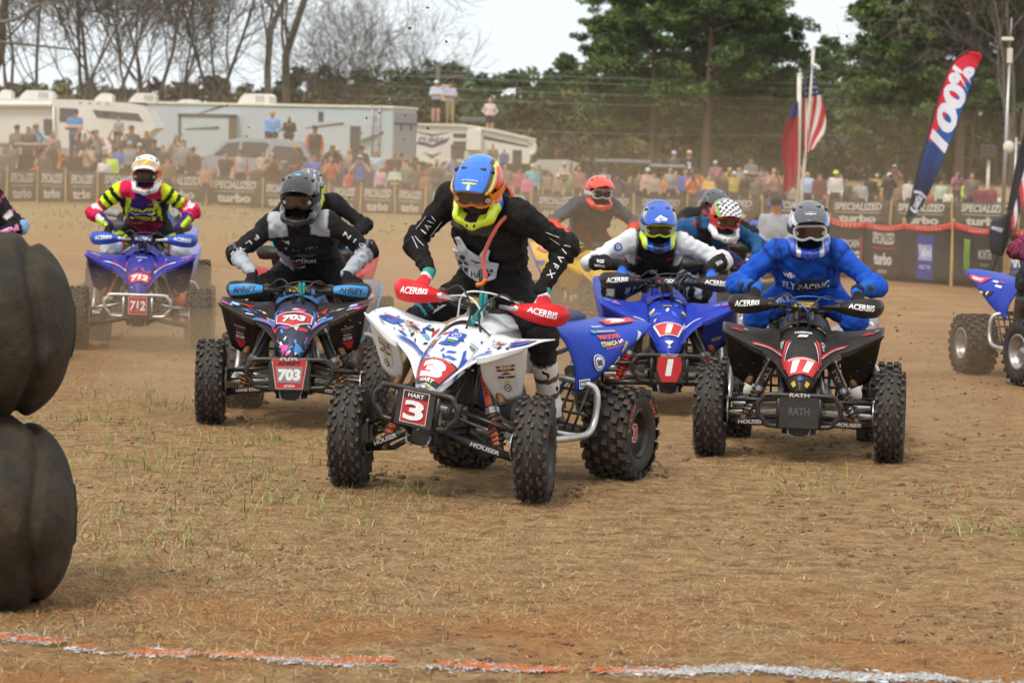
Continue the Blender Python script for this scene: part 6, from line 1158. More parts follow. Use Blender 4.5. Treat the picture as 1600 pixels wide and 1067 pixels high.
# ------------------------------------------------------------------ nearer banner run with a red tape top
M_SCRIM = pm('black_scrim', S('2e2c2b'), rough=.7, var=.2, scale=2, dirt=.4, dirtcol=S('6a5a4a')); M_TAPE = pm('red_tape', S('c8443c'), rough=.5, var=.1, dirt=.25)
M_BLUEB = pm('blue_banner', S('2f3c8c'), rough=.6, dirt=.25)
npx = [(1262, 432, .62), (1292, 434, .92), (1348, 437, .86), (1410, 442, .87), (1488, 448, .93), (1562, 455, .88), (1640, 460, .95)]
nq = []
for px, py, hh in npx: q = on_ground(px, py); nq.append((q.x, q.y, hh))
labs = ['plain black barrier panel at the end of the near banner run', 'black banner with white racing lettering under red tape', 'black banner with a red rule and white lettering under red tape', 'black banner carrying a blue panel with white lettering', 'black banner carrying a green claw mark', 'banner with a blue and white panel at the picture edge']
for i in range(len(nq) - 1):
    (x0, d0, h0), (x1, d1, h1) = nq[i], nq[i + 1]
    rows = [[(x0 + (x1 - x0) * u, d0 + (d1 - d0) * u + .03 * math.sin(u * 11 + i) * (1 - .5 * v), .02 + (h0 + (h1 - h0) * u - .05 * math.sin(math.pi * u)) * v) for u in np.linspace(0, 1, 7)] for v in (0, .35, .7, 1)]
    pt = Patch(rows); o = link('track_banner', pt.mesh('track_banner', [M_SCRIM], 16, 8, .008)); tag(o, labs[i], 'banner', 'near track banners')
    if i > 0:
        tp = Patch([[tuple(pt.ev(np.array(u), np.array(v)) + np.array([0, -.012, 0])) for u in np.linspace(0, 1, 7)] for v in (.87, .93, .995)]); t_ = link('red_tape', tp.mesh('red_tape', [M_TAPE], 16, 4, .006), o)
        pr = Print()
        for k in range(7): pr.rect(.025, .03, 'e0a8a0', (k - 3) * (x1 - x0) / 7.2, 0)
        fn = on_patch(tp, .5, .5, (1, 0, 0), (0, 0, 1)); pr.build('print', t_, fn)
    def P_on(pr, u, v): fn = on_patch(pt, u, v, (1, 0, 0), (0, 0, 1)); fn.grid = .06; pr.build('lettering', o, fn, .005)
    if i == 1: P_on(Print().text('AMERICAN', .13, 'b8b4ae', 0, .12, .42, bold=.05).text('RACING', .17, 'c8c4be', 0, -.08, .44, bold=.06).rect(.02, .40, 'b83a3a', .245, .02), .5, .45)
    if i == 2: P_on(Print().text('SPECIALIZED', .20, 'bcb8b0', 0, .22, .50, bold=.04).rect(.50, .018, 'b83a3a', 0, .06).text('turbo', .19, 'c8c4be', 0, -.10, .42, bold=.06).rect(.22, .06, '8a8680', 0, -.29), .5, .48)
    if i == 3: P_on(Print().rect(.36, .68, '2f3c8c', nx=6, ny=6).text('YAMAHA', .24, 'd0d4e4', 0, .06, .30, bold=.05).text('RACE THE', .06, 'b8bce0', 0, -.16, .24, bold=.03), .45, .44)
    if i == 4:
        pr = Print()
        for k, xx in enumerate((-.05, 0, .05)): pr.poly([(xx - .022, .26), (xx + .022, .27), (xx + .014, .02), (xx + .02, -.16 - .05 * (k == 1)), (xx - .004, -.22 - .06 * (k == 1)), (xx - .016, -.05)], '7ea83a')
        P_on(pr, .30, .47); P_on(Print().text('MONSTER', .14, 'b0aca6', 0, .03, .32, bold=.02).text('ENERGY', .05, '6a8a3a', 0, -.12, .22, bold=.03), .68, .5)
    if i == 5: P_on(Print().rect(.5, .5, 'd4d4d8', nx=6, ny=5).rect(.44, .42, '34508c', nx=6, ny=5).text('AMA', .26, 'e4e4e8', 0, 0, .36, bold=.05), .36, .5)
for k, (px, py, hh, lb) in enumerate([(1293, 434, .98, 'at the near end of the black barrier'), (1411, 442, .95, 'beside the foot of the red and blue feather flag'), (1487, 448, .98, 'between the blue panel and the green mark'), (1572, 456, 1.12, 'bare timber beside the black feather flag')]):
    q = on_ground(px, py); mb = MB(); mb.box((0, 0, hh / 2), (.05 if k < 3 else .10, .05, hh), 0, None, .006); mb.box((0, 0, hh + .004), (.04, .04, .008), 0); o = mb.obj('banner_post', M_WOOD); o.location = (q.x, q.y + .05, 0); tag(o, 'wooden post of the near banners, ' + lb, 'post', 'near banner posts')
# ------------------------------------------------------------------ feather flags
def feather(Lp, Rp, depth, colf, label, foot, prints=()):
    """cloth between a left (pole) edge and a right edge, both given from foot to tip at one depth"""
    A = catmull([tuple(at(px, py, depth)) for px, py in Lp], 6); B_ = catmull([tuple(at(px, py, depth)) for px, py in Rp], 6)
    rows = [[tuple(A[i] * (1 - u) + B_[i] * u + np.array([0, .04 * math.sin(i * .35 + u * 4) * u, 0])) for u in np.linspace(0, 1, 5)] for i in range(0, len(A), 2)]
    pt = Patch(rows); root = empty('feather_flag', (foot[0], depth, 0)); tag(root, label, 'flag', 'feather flags'); inv = Matrix.Translation(root.location).inverted()
    f = link('banner', pt.mesh('banner', [pm('flag_cloth', rough=.7, attr=True, var=.06, scale=3)], 40, 90, .006, colf), root, inv)
    MB().tube([foot] + [tuple(c) for c in A[2:]], .016, 7, 0, 0).obj('pole', M_DARK, root, inv); T = np.gradient((A + B_) / 2, axis=0)
    for (u, v, pr) in prints:
        t_ = T[min(len(T) - 1, int(v * len(T)))]; fn = on_patch(pt, u, v, tuple(t_), tuple(np.cross(np.array([0, -1.0, 0]), t_))); fn.grid = .05; pr.build('lettering', f, fn, .006)
    return root
def c100(u, v):
    if u < .035: return S('1a1a22')
    red = S('d2263c'); blue = S('1f4f9c'); navy = S('141a30'); blk = S('16161e')
    if v < .08: return S('3a3a44')
    if v < .20: return blk
    if v < .40: k = (v - .2) / .2; return tuple(a * (1 - k) + b * k for a, b in zip(navy, S('23447e')))
    return red if u < (v - .30) / .42 else blue
base = on_ground(1398, 441)
feather([(1407, 366), (1422, 320), (1434, 267), (1452, 204), (1470, 141), (1485, 105), (1500, 87), (1514, 80)], [(1410, 366), (1440, 322), (1461, 283), (1484, 222), (1509, 156), (1527, 106), (1534, 90), (1530, 83)], 43.0, c100, 'tall red and blue feather flag lettered 100%', (base.x, 43.0, 0.0),
        prints=[(.54, .56, Print().text('100%', .36, 'dfe4ee', 0, 0, 1.45, bold=.05, shear=.2)), (.46, .16, Print().poly([(-.17, -.06), (-.12, .13), (.12, .13), (.17, .0), (.12, -.14), (-.12, -.14)], 'c8ccd8').poly([(-.13, -.04), (-.09, .10), (.09, .10), (.13, .0), (.09, -.11), (-.09, -.11)], '16161e').text('100%', .09, 'c8ccd8', 0, 0, .17, bold=.05))])
def cblk(u, v):
    if v < .16: return S('1a1a20')
    if u < .12: return S('16161c')
    k = (u * 1.2 + v * 7) % 1
    return S('17171d') if u < .42 else (S('c83a44') if k < .35 else (S('d8d8de') if k < .7 else S('1c2440')))
b2 = on_ground(1553, 460)
feather([(1562, 400), (1572, 345), (1584, 280), (1600, 210), (1624, 130), (1650, 60)], [(1566, 400), (1588, 348), (1612, 285), (1638, 215), (1662, 135), (1680, 62)], 40.0, cblk, 'black feather flag with red and white stripes at the picture edge', (b2.x, 40.0, 0.0))
tl = Patch([[tuple(at(1548, 395, 39.9)), tuple(at(1557, 398, 39.88)), tuple(at(1564, 400, 39.9))], [tuple(at(1545, 365, 39.9)), tuple(at(1556, 364, 39.86)), tuple(at(1569, 362, 39.9))], [tuple(at(1549, 345, 39.9)), tuple(at(1562, 340, 39.88)), tuple(at(1580, 328, 39.9))]])
o = link('pennant', tl.mesh('pennant', [pm('pennant_cloth', S('20222c'), rough=.7)], 8, 8, .006)); tag(o, 'small black pennant hanging beside the striped feather flag', 'pennant'); Print().rect(.16, .05, 'a8acc0', skew=.2).build('print', o, on_patch(tl, .5, .62, (1, 0, -.25), (0, 0, 1)))
# ------------------------------------------------------------------ flag poles with two drooping flags
M_PVC = pm('white_pipe', S('d6cfc0'), rough=.45, var=.08, dirt=.2); M_FLAGC = pm('flag_cloth', rough=.7, attr=True)
def us(u, v):
    if v < .36:
        a = (u * 5.2 + (int(v * 34) % 2) * .5) % 1; b = (v * 17) % 1; return S('dfe2ea') if (a - .5) ** 2 * 1.2 + (b - .5) ** 2 < .055 else S('22305e')
    k = (u * 3.2 + (v * 2.2 if u > .5 else 0)) % 1; return S('b8202e') if k < .52 else S('dcd6d4')
def cloth_flag(px_rows, depth, colf, label, pole, rad):
    root = empty('flag_pole', (at(*pole[-1], depth).x, depth, 0)); inv = Matrix.Translation(root.location).inverted(); tag(root, label, 'flag')
    P = [tuple(at(px, py, depth)) for px, py in pole]; P[-1] = (P[-1][0], depth, -.05); mb = MB(); mb.tube(P, rad, 10, 0); mb.ball(P[0], rad * 1.1, 0, 6); mb.obj('pole', M_PVC, root, inv)
    rows = []
    for j, r_ in enumerate(px_rows[::-1]):
        n = len(r_); rows.append([tuple(np.array(at(px, py, depth)) + np.array([0, -.10 * math.sin(i * 2.1 + j * .5) - .02, 0])) for i, (px, py) in enumerate(r_)])
    pt = Patch(rows); link('cloth', pt.mesh('cloth', [M_FLAGC], 40, 60, .005, lambda u, v: colf(u, 1 - v)), root, inv); return root
cloth_flag([[(1266, 100), (1268, 100), (1270, 101), (1271, 102)], [(1259, 128), (1264, 128), (1270, 128), (1274, 128)], [(1255, 160), (1262, 158), (1271, 156), (1283, 153)], [(1254, 190), (1262, 190), (1272, 186), (1289, 180)], [(1256, 225), (1260, 222), (1269, 214), (1288, 206)], [(1257, 250), (1259, 242), (1266, 236), (1272, 234)]], 63.0, us, 'national flag with stars and stripes drooping from a leaning white pole', [(1271, 78), (1264, 180), (1254, 290), (1250, 345)], .035)
cloth_flag([[(1246, 158), (1245, 158), (1244, 159), (1243, 160)], [(1246, 180), (1242, 180), (1238, 182), (1231, 184)], [(1246, 210), (1240, 210), (1233, 212), (1221, 216)], [(1246, 238), (1240, 240), (1232, 240), (1220, 236)], [(1246, 262), (1241, 265), (1234, 268), (1224, 270)], [(1246, 285), (1241, 290), (1233, 297), (1222, 303)]], 62.0, lambda u, v: (S('dcdce4') if (u - .55) ** 2 + ((v - .14) * 1.6) ** 2 < .004 else S('2a4a9c')) if v < .22 else S('a81c34') if math.sin(u * 12) > -.5 else S('8c1830'), 'red and blue state flag hanging on a thick white pole', [(1249, 118), (1248, 220), (1246, 340)], .05)
# ------------------------------------------------------------------ mast, floodlight stand, loudspeaker at the right
d = 60.0; x = xat(1568, d, 280); root = empty('camera_mast', (x, d, 0)); tag(root, 'thin metal mast with a white camera head above the crowd', 'mast'); top = at(1571, 95, d).z
mb = MB(); mb.tube([(0, 0, 0), (.04, 0, top)], [.05, .03], 10, 0); mb.obj('pole', M_STEEL, root); mb = MB(); mb.box((.04, 0, top + .1), (.11, .11, .32), 0, None, .02); mb.tube([(.04, 0, top + .25), (.05, 0, top + .9)], .012, 6, 1); mb.box((-.02, 0, top + .45), (.26, .05, .08), 0, None, .02); mb.obj('camera_head', [M_PVC, M_STEEL], root)
d = 58.0; q = at(1585, 300, d); root = empty('floodlight_stand', (q.x, d, 0)); tag(root, 'steel stand with a round white floodlight beside the mast', 'floodlight')
zt = at(1585, 215, d).z; mb = MB(); mb.tube([(0, 0, 0), (0, 0, zt)], .03, 8, 0); mb.tube([(-.15, 0, zt - .12), (.4, 0, zt - .10)], .018, 6, 0); mb.tube([(-.1, 0, zt - 1.0), (.4, 0, zt - .95)], .018, 6, 0); mb.tube([(.4, 0, zt - .1), (.35, 0, 0)], .02, 6, 0); mb.obj('frame', M_STEEL, root); mb = MB(); mb.ball((-.16, -.06, zt - .2), .13, 0, 8, (.9, .6, 1)); mb.obj('lamp_head', M_PVC, root)
d = 84.5; q = at(1543, 300, d); root = empty('loudspeaker', (q.x, d, g0(q.x, d))); tag(root, 'black loudspeaker on a white post behind the crowd', 'loudspeaker'); zt = at(1543, 243, d).z - root.location.z
mb = MB(); mb.tube([(0, 0, 0), (0, 0, zt)], .05, 8, 0); mb.obj('post', M_PVC, root); mb = MB(); mb.box((0, 0, zt + .10), (.42, .35, .42), 0, None, .03); mb.box((0, -.18, zt + .10), (.36, .02, .36), 0, None, .01); mb.obj('cabinet', M_DARK, root)
# ------------------------------------------------------------------ parked trailers and vehicles behind the crowd
M_RVW = pm('gelcoat_white', S('dedbd2'), rough=.35, var=.05, scale=.7, dirt=.14); M_RVG = pm('pale_grey_skin', S('b4c0c6'), rough=.4, var=.04, scale=.6, dirt=.12); M_RVD = pm('grey_rear_skin', S('92989e'), rough=.45, var=.05, dirt=.15)
M_GLASS = pm('dark_glass', (.035, .04, .045), rough=.08, var=.1, spec=.8); M_TRIM = pm('brown_grey_trim', S('5a544e'), rough=.5); M_ROOF = pm('rubber_roof', S('d6d0c0'), rough=.7, dirt=.2); M_BEIGE = pm('beige_band', S('a49a8a'), rough=.5, dirt=.2)
def aircon(parent, x, y, z, w, h=.34, louvre=True):
    mb = MB(); prof = [(-w / 2, 0), (-w / 2 + .12, h * .55), (-w / 2 + .28, h), (w / 2 - .12, h), (w / 2, h * .75), (w / 2, 0)]
    mb.prism([(x + a, y - .35, z + b) for a, b in prof], (0, .7, 0)); o = mb.obj('air_conditioner', M_RVW, parent)
    if louvre:
        mb = MB()
        for k in range(5): mb.box((x + w * .1 + k * .07, y - .355, z + h * .5), (.035, .012, h * .6), 0)
        g = mb.obj('louvre', M_BEIGE, o); g['kind'] = 'stuff'
def window(parent, x0, x1, z0, z1, y, name='window'):
    mb = MB(); c = ((x0 + x1) / 2, y - .012, (z0 + z1) / 2); mb.box(c, (x1 - x0 + .08, .025, z1 - z0 + .08), 0, None, .01); f = mb.obj(name, M_TRIM, parent)
    mb = MB(); mb.box((c[0], y - .03, c[2]), (x1 - x0, .02, z1 - z0), 0, None, .008); mb.obj('pane', M_GLASS, f)
def wheels(parent, xs, y, r=.36):
    for x in xs:
        mb = MB(); mb.lathe([(r * .5, -.11), (r * .95, -.12), (r, -.06), (r, .06), (r * .95, .12), (r * .5, .11), (r * .45, .04), (0, .03)], Matrix.Translation((x, y, r)) @ Matrix.Rotation(math.pi / 2, 4, 'X'), 24, 0); mb.obj('wheel', M_RUB, parent)
# white trailer with a sloped nose
d = 96.0; K = lambda px, py: at(px, py, d); z0 = g0(-15, 97); xl, xr = K(-150, 200).x, K(243, 200).x; root = empty('white_trailer', (0, 0, 0)); tag(root, 'long white trailer with a sloped nose at the far left', 'trailer')
zt = K(100, 158).z; zb = z0 + .55; mb = MB(); P = [(xl, d, zb), (xr - 1.1, d, zb), (xr - .15, d, K(240, 205).z), (xr, d, K(243, 200).z), (xr - .35, d, K(225, 168).z), (xr - .9, d, zt - .02), (xr - 2.4, d, zt + .05), (xl, d, zt + .02)]
mb.prism(P, (0, 2.5, 0)); mb.obj('body', M_RVW, root); mb = MB(); mb.box(((xl + xr) / 2 - .6, d - .006, K(100, 238).z), (xr - xl - 2.0, .02, .28), 0); mb.obj('lower_band', M_BEIGE, root)
window(root, K(95, 180).x, K(116, 180).x, K(100, 189).z, K(100, 171).z, d); window(root, K(70, 180).x, K(80, 180).x, K(70, 210).z, K(70, 188).z, d, 'door_window')
mb = MB(); mb.prism([(K(144, 172).x, d - .02, K(144, 172).z), (K(152, 184).x, d - .02, K(152, 184).z), (K(224, 190).x, d - .02, K(224, 190).z), (K(216, 178).x, d - .02, K(216, 178).z)], (0, .015, 0)); mb.obj('wrap_window', M_GLASS, root)
mb = MB(); cyl(mb, (K(-140, 168).x, d - .12, K(0, 166).z), (K(82, 166).x, d - .12, K(80, 164).z), .10, None, 14, 0); mb.tube([(K(84, 166).x, d - .1, K(84, 164).z), (K(86, 230).x, d - .08, K(86, 240).z)], .05, 6, 0); mb.obj('awning_roll', M_RVW, root)
for k in range(4): mb = MB(); mb.box((K(126 + k * 14, 158).x, d - .015, zt - .05), (.09, .03, .05), 0, None, .01); mb.obj('marker_light', pm('amber_lens', S('c8703a'), rough=.3), root)
for a, b in ((23, 78), (-14, 12), (141, 171), (196, 240)): aircon(root, (K(a, 150).x + K(b, 150).x) / 2, d + 1.0, zt + .02, K(b, 150).x - K(a, 150).x, .32 if a != 141 else .28, a in (23, 196))
wheels(root, [xl + 2.5, xl + 3.3], d + .1)
for o in root.children: pass
# grey toy hauler
d = 104.0; K = lambda px, py: at(px, py, d); root = empty('grey_trailer', (K(420, 160).x, d, g0(-8, d))); ang = math.radians(17); root.rotation_euler = (0, 0, -ang); tag(root, 'large pale grey trailer with a framed slide-out behind the silver car', 'trailer')
Lh = (K(606, 165).x - K(212, 165).x) / 2 / math.cos(ang); top = K(420, 165).z - root.location.z; W2 = 2.6; mb = MB(); mb.box((0, W2 / 2, (top + .5) / 2), (2 * Lh, W2, top - .5), 0, None, .04); mb.obj('body', M_RVG, root)
mb = MB(); mb.box((0, W2 / 2, top + .015), (2 * Lh + .1, W2 + .12, .10), 0, None, .02); mb.obj('roof', M_ROOF, root); mb = MB(); mb.box((Lh + .02, W2 / 2, (top + .4) / 2), (.05, W2 - .1, top - .7), 0, None, .01); r_ = mb.obj('ramp_door', M_RVD, root); mb = MB(); mb.box((Lh + .06, W2 / 2, top - .55), (.04, W2 - .1, .05), 0); mb.box((Lh + .06, W2 * .3, top - .7), (.05, .06, .2), 0); mb.box((Lh + .06, W2 * .7, top - .7), (.05, .06, .2), 0); mb.obj('hinge', M_DARK, r_)
u = lambda px: (K(px, 170).x - root.location.x) / math.cos(ang); zz = lambda py: K(420, py).z - root.location.z
mb = MB(); a, b, t0, t1 = u(279), u(372), zz(262), zz(181); mb.box(((a + b) / 2, -.10, (t0 + t1) / 2), (b - a, .28, t1 - t0), 0, None, .01); so = mb.obj('slide_out', M_RVG, root)
for bx in (((a + b) / 2, -.255, t1 - .05, b - a + .06, .13), (a + .04, -.255, (t0 + t1) / 2, .10, t1 - t0), (b - .12, -.255, (t0 + t1) / 2, .32, t1 - t0)): mb = MB(); mb.box((bx[0], bx[1], bx[2]), (bx[3], .03, bx[4]), 0, None, .005); mb.obj('slide_frame', M_TRIM, so)
window(root, u(552), u(565), zz(243), zz(196), -.005, 'door_window'); window(root, u(501), u(506), zz(187), zz(175), -.005)
mb = MB()
for xx in (u(586), u(597)): mb.tube([(xx, -.08, zz(262)), (xx, -.08, top + .1)], .025, 6, 0)
for k in range(7): mb.tube([(u(586), -.08, zz(262) + .32 * k), (u(597), -.08, zz(262) + .32 * k)], .02, 6, 0)
mb.obj('ladder', M_STEEL, root)
for pts in ([(300, 184), (350, 168)], [(480, 200), (540, 193)], [(567, 218), (603, 205)], [(290, 206), (345, 204)]):
    (x0, y0), (x1, y1) = pts; mb = MB(); mb.prism([(u(x0), -.012 if y1 < 204 and x0 != 290 else -.26, zz(y0)), (u(x1), -.012 if x0 != 290 else -.26, zz(y1)), (u(x1), -.012 if x0 != 290 else -.26, zz(y1) + .10), (u(x0), -.012 if x0 != 290 else -.26, zz(y0) + .04)], (0, .008, 0)); mb.obj('stripe', M_TRIM, root)
aircon(root, u(382), 1.1, top + .05, u(408) - u(356), .38); aircon(root, u(270), 1.1, top + .05, .7, .12, False); wheels(root, [-1.0, -.1], .1)
# white fifth-wheel with a dark emblem, people standing on its roof
d = 114.0; K = lambda px, py: at(px, py, d); root = empty('white_camper', (0, 0, 0)); tag(root, 'white camper with a dark winged emblem and people on its roof', 'camper'); z0 = g0(-3, d)
P = [(K(644, 196).x, K(644, 194).z), (K(722, 196).x, K(722, 196).z), (K(770, 205).x, K(770, 204).z), (K(833, 222).x, K(833, 220).z), (K(832, 240).x, K(832, 232).z), (K(826, 280).x, z0 + .6), (K(690, 290).x, z0 + .6), (K(686, 262).x, K(686, 262).z), (K(660, 258).x, K(660, 252).z), (K(644, 255).x, K(644, 252).z)]
mb = MB(); mb.prism([(a, d, b) for a, b in P], (0, 2.6, 0)); mb.obj('body', M_RVW, root)
P2 = [(K(640, 192).x, K(640, 192.5).z), (K(722, 192).x, K(722, 194).z), (K(770, 202).x, K(770, 201).z), (K(838, 219).x, K(838, 217).z), (K(838, 222).x, K(838, 221).z), (K(770, 206).x, K(770, 206).z), (K(722, 198).x, K(722, 198).z), (K(640, 195).x, K(640, 196).z)]
mb = MB(); mb.prism([(a, d - .12, b) for a, b in P2], (0, 2.85, 0)); mb.obj('roof', M_ROOF, root)
c = K(676, 218); E = on_plane((c.x, d - .01, c.z), (1, 0, 0), (0, 0, 1)); Print().poly([(-.75, .30), (0, .20), (.78, .32), (.42, .22), (0, .12), (-.5, .22)], '3a3a40').text('PUMA', .24, '8a8e98', -.05, -.02, 1.1, bold=.06, shear=.2).poly([(-.75, -.18), (0, -.34), (.55, -.12), (.7, .12), (.42, -.02), (0, -.22), (-.5, -.10)], '34406a').poly([(-.4, -.5), (0, -.62), (.42, -.48), (0, -.78)], '5a5a60').build('emblem', root, E)
window(root, K(706, 230).x, K(724, 230).x, K(706, 247).z, K(706, 228).z, d); window(root, K(802, 245).x, K(814, 245).x, K(802, 258).z, K(802, 236).z, d)
mb = MB(); a, b = K(730, 200), K(752, 238); mb.box(((a.x + b.x) / 2, d - .2, (a.z + b.z) / 2), (b.x - a.x, .4, a.z - b.z - .1), 0, None, .03); mb.obj('slide_out', M_RVW, root)
for y0 in (212, 224, 232): a, b = K(708, y0), K(728, y0 + 1); mb = MB(); mb.box(((a.x + b.x) / 2, d - .012, a.z), (b.x - a.x, .02, .16), 0); mb.obj('stripe', M_TRIM, root)
mb = MB(); a, b = K(756, 215), K(826, 232); mb.prism([(a.x, d - .014, K(756, 212).z), (b.x, d - .014, K(826, 228).z), (b.x, d - .014, K(826, 231).z), (a.x, d - .014, K(756, 218).z)], (0, .01, 0)); mb.obj('stripe', M_TRIM, root)
for q in (((826, 222), (834, 224), (835, 236), (829, 242)), ): mb = MB(); mb.tube([tuple(K(*p)) for p in q], .09, 8, 0, 4); mb.obj('ladder_rail', M_RVW, root)
mb = MB(); a = K(738, 191); mb.box((a.x, d + 1.2, a.z + .1), (1.1, .7, .22), 0, None, .05); mb.obj('roof_vent', M_TRIM, root); wheels(root, [K(750, 280).x, K(775, 280).x], d + .1)
# silver car, pale pickup, dark side-by-sides
M_SILVER = pm('silver_paint', S('a8b0ba'), rough=.3, metal=.25, var=.04, dirt=.2, scale=1); M_PALE = pm('pale_paint', S('b0aca4'), rough=.4, dirt=.3, scale=1)
def car(name, pxs, d, wid, body_mat, label, cat, wins, roofprof, wheel_x, z0=None):
    """side outline in pixels extruded to the car's width, with glass set in its side"""
    K = lambda px, py: at(px, py, d); z0 = g0(K(pxs[0], 250).x, d) if z0 is None else z0; root = empty(name, (K(pxs[0], 250).x, d, z0)); tag(root, label, cat); inv = Matrix.Translation(root.location).inverted(); pts = [tuple(K(px, py)) for px, py in roofprof]
    zs = min(p[2] for p in pts); mb = MB(); mb.prism([(p[0], d, p[2]) for p in pts], (0, wid, 0)); bm = bmesh.new(); me = mb.mesh('body', [body_mat]); bm.from_mesh(me); bmesh.ops.bevel(bm, geom=[e for e in bm.edges], offset=.06, segments=2, affect='EDGES', clamp_overlap=True); bm.to_mesh(me); bm.free(); link('body', me, root, inv)
    for w in wins:
        mb = MB(); mb.prism([(K(px, py).x, d - .012, K(px, py).z) for px, py in w], (0, .02, 0)); mb.obj('window', M_GLASS, root, inv)
    for px in wheel_x: 
        x = K(px, 250).x; mb = MB(); mb.lathe([(.0, -.13), (.22, -.12), (.34, -.12), (.37, -.06), (.37, .06), (.34, .12), (.2, .12)], Matrix.Translation((x, d + .08, z0 + .37)) @ Matrix.Rotation(math.pi / 2, 4, 'X'), 22, 0); mb.obj('wheel', M_RUB, root, inv)
    return root
car('silver_car', (310, 485), 88.5, 1.9, M_SILVER, 'silver car parked among the crowd with people sitting on its roof', 'car', [[(334, 243), (355, 224), (374, 222), (372, 246)], [(377, 246), (379, 222), (414, 223), (421, 226), (408, 247)], [(416, 250), (430, 228), (470, 231), (479, 252)]], [(311, 292), (312, 246), (330, 241), (352, 220), (375, 215), (440, 217), (470, 222), (484, 248), (487, 275), (486, 294)], (340, 455))
car('pale_pickup', (845, 925), 93.0, 1.9, M_PALE, 'pale dusty pickup with a covered bed behind the turquoise shirt', 'pickup', [[(896, 266), (903, 257), (914, 258), (918, 268)]], [(832, 300), (832, 262), (838, 250), (890, 250), (897, 254), (912, 256), (922, 270), (927, 275), (927, 300)], (850, 912))
def utv(px0, px1, ytop, d, label, roofm):
    K = lambda px, py: at(px, py, d); z0 = g0(K(px0, 250).x, d); root = empty('utility_buggy', (K((px0 + px1) / 2, 250).x, d, z0)); tag(root, label, 'buggy', 'buggies parked behind the crowd'); w = (K(px1, 250).x - K(px0, 250).x) / 2; zt = K(px0, ytop).z - z0
    mb = MB(); mb.box((0, .7, zt - .06), (2 * w, 1.5, .14), 0, None, .05); mb.obj('roof', roofm, root); mb = MB()
    for sx in (-1, -.1, .95):
        for y in (.05, 1.35): mb.tube([(sx * w * .95, y, .7), (sx * w * .9, y, zt - .1)], .04, 6, 0)
    for y in (.05, 1.35): mb.tube([(-w, y, .95), (w, y, .95)], .035, 6, 0)
    for sx in (-.95, .9): mb.tube([(sx * w, .05, .95), (sx * w, 1.35, .95)], .035, 6, 0)
    mb.obj('roll_cage', M_BLACK, root); mb = MB(); mb.prism([(-w, 0, .38), (w * 1.15, 0, .38), (w * 1.2, 0, .85), (w * .4, 0, .95), (w * .3, 0, .62), (-w * .4, 0, .62), (-w * .5, 0, .98), (-w, 0, .98)], (0, 1.4, 0)); mb.obj('body', M_DARK, root); mb = MB(); mb.box((-.05, .7, .8), (.5, 1.1, .6), 0, None, .08); mb.obj('seat', M_SEAT, root); wheels(root, [-w * .8, w * .85], .05, .33)
utv(930, 1018, 249, 87.5, 'dark buggy with a grey roof behind the red helmeted rider', pm('grey_canopy', S('6a6c70'), rough=.5)); utv(1012, 1072, 257, 89.0, 'smaller dark buggy with two people standing on it', pm('grey_roof', S('787a7c'), rough=.5))
utv(-30, 62, 222, 88.0, 'dusty orange and grey buggy at the far left behind the fence', pm('tan_roof', S('8a7a6a'), rough=.6))
mb = MB()
for sx in (-1, 1): mb.prism([(sx * .2, -.05, .45), (sx * .9, -.05, .40), (sx * 1.15, -.05, .75), (sx * .8, -.05, .80)], (0, .06, 0))
o = mb.obj('fender_cover', plastic('d8643a', .4)); q = at(20, 258, 87.9); o.location = (q.x, q.y - .1, g0(q.x, q.y)); bug = [p for p in bpy.data.objects if p.name.startswith('utility_buggy')][-1]; o.location = o.location - bug.location; o.parent = bug
# ------------------------------------------------------------------ power line
M_POLE = pm('weathered_pole', S('6e665c'), rough=.9, var=.2, scale=4)
d = 150.0; q = at(683, 200, d); root = empty('utility_pole', (q.x, d, 0)); tag(root, 'wooden utility pole with a cross-arm and a white transformer', 'utility pole'); zt = at(683, 97, d).z; mb = MB(); mb.tube([(0, 0, 0), (0, 0, zt)], [.17, .12], 10, 0); mb.obj('post', M_POLE, root); za = at(683, 119, d).z
mb = MB(); mb.box((.45, 0, za), (1.9, .12, .14), 0, None, .02); mb.tube([(0, -.05, za - .6), (.7, -.05, za)], .04, 6, 0); mb.obj('cross_arm', M_POLE, root); mb = MB(); cyl(mb, (.42, -.1, za - 1.3), (.42, -.1, za - .45), .26, None, 16, 0); mb.obj('transformer', M_PVC, root)
for k, (y0, y1, lb) in enumerate([(108, 131, 'uppermost'), (118, 140, 'second'), (135, 155, 'third'), (152, 167, 'fourth'), (196, 212, 'lowest')]):
    P = []
    for t_ in np.linspace(0, 1, 24):
        px = 560 + (1720 - 560) * t_ if k < 4 else 560 + 900 * t_; p = at(px, 400, 150.0 - 6 * t_); zz_ = at(px, y0 + (y1 - y0) * ((px - 683) / 917.0), p.y).z - 0.55 * 4 * t_ * (1 - t_) * .5; P.append((p.x, p.y, zz_))
    o = MB().tube(P, .014, 5, 0).obj('power_cable', pm('grey_cable', S('8c8c88'), rough=.6)); tag(o, '%s of the power cables crossing before the woods' % lb, 'cable', 'power cables')
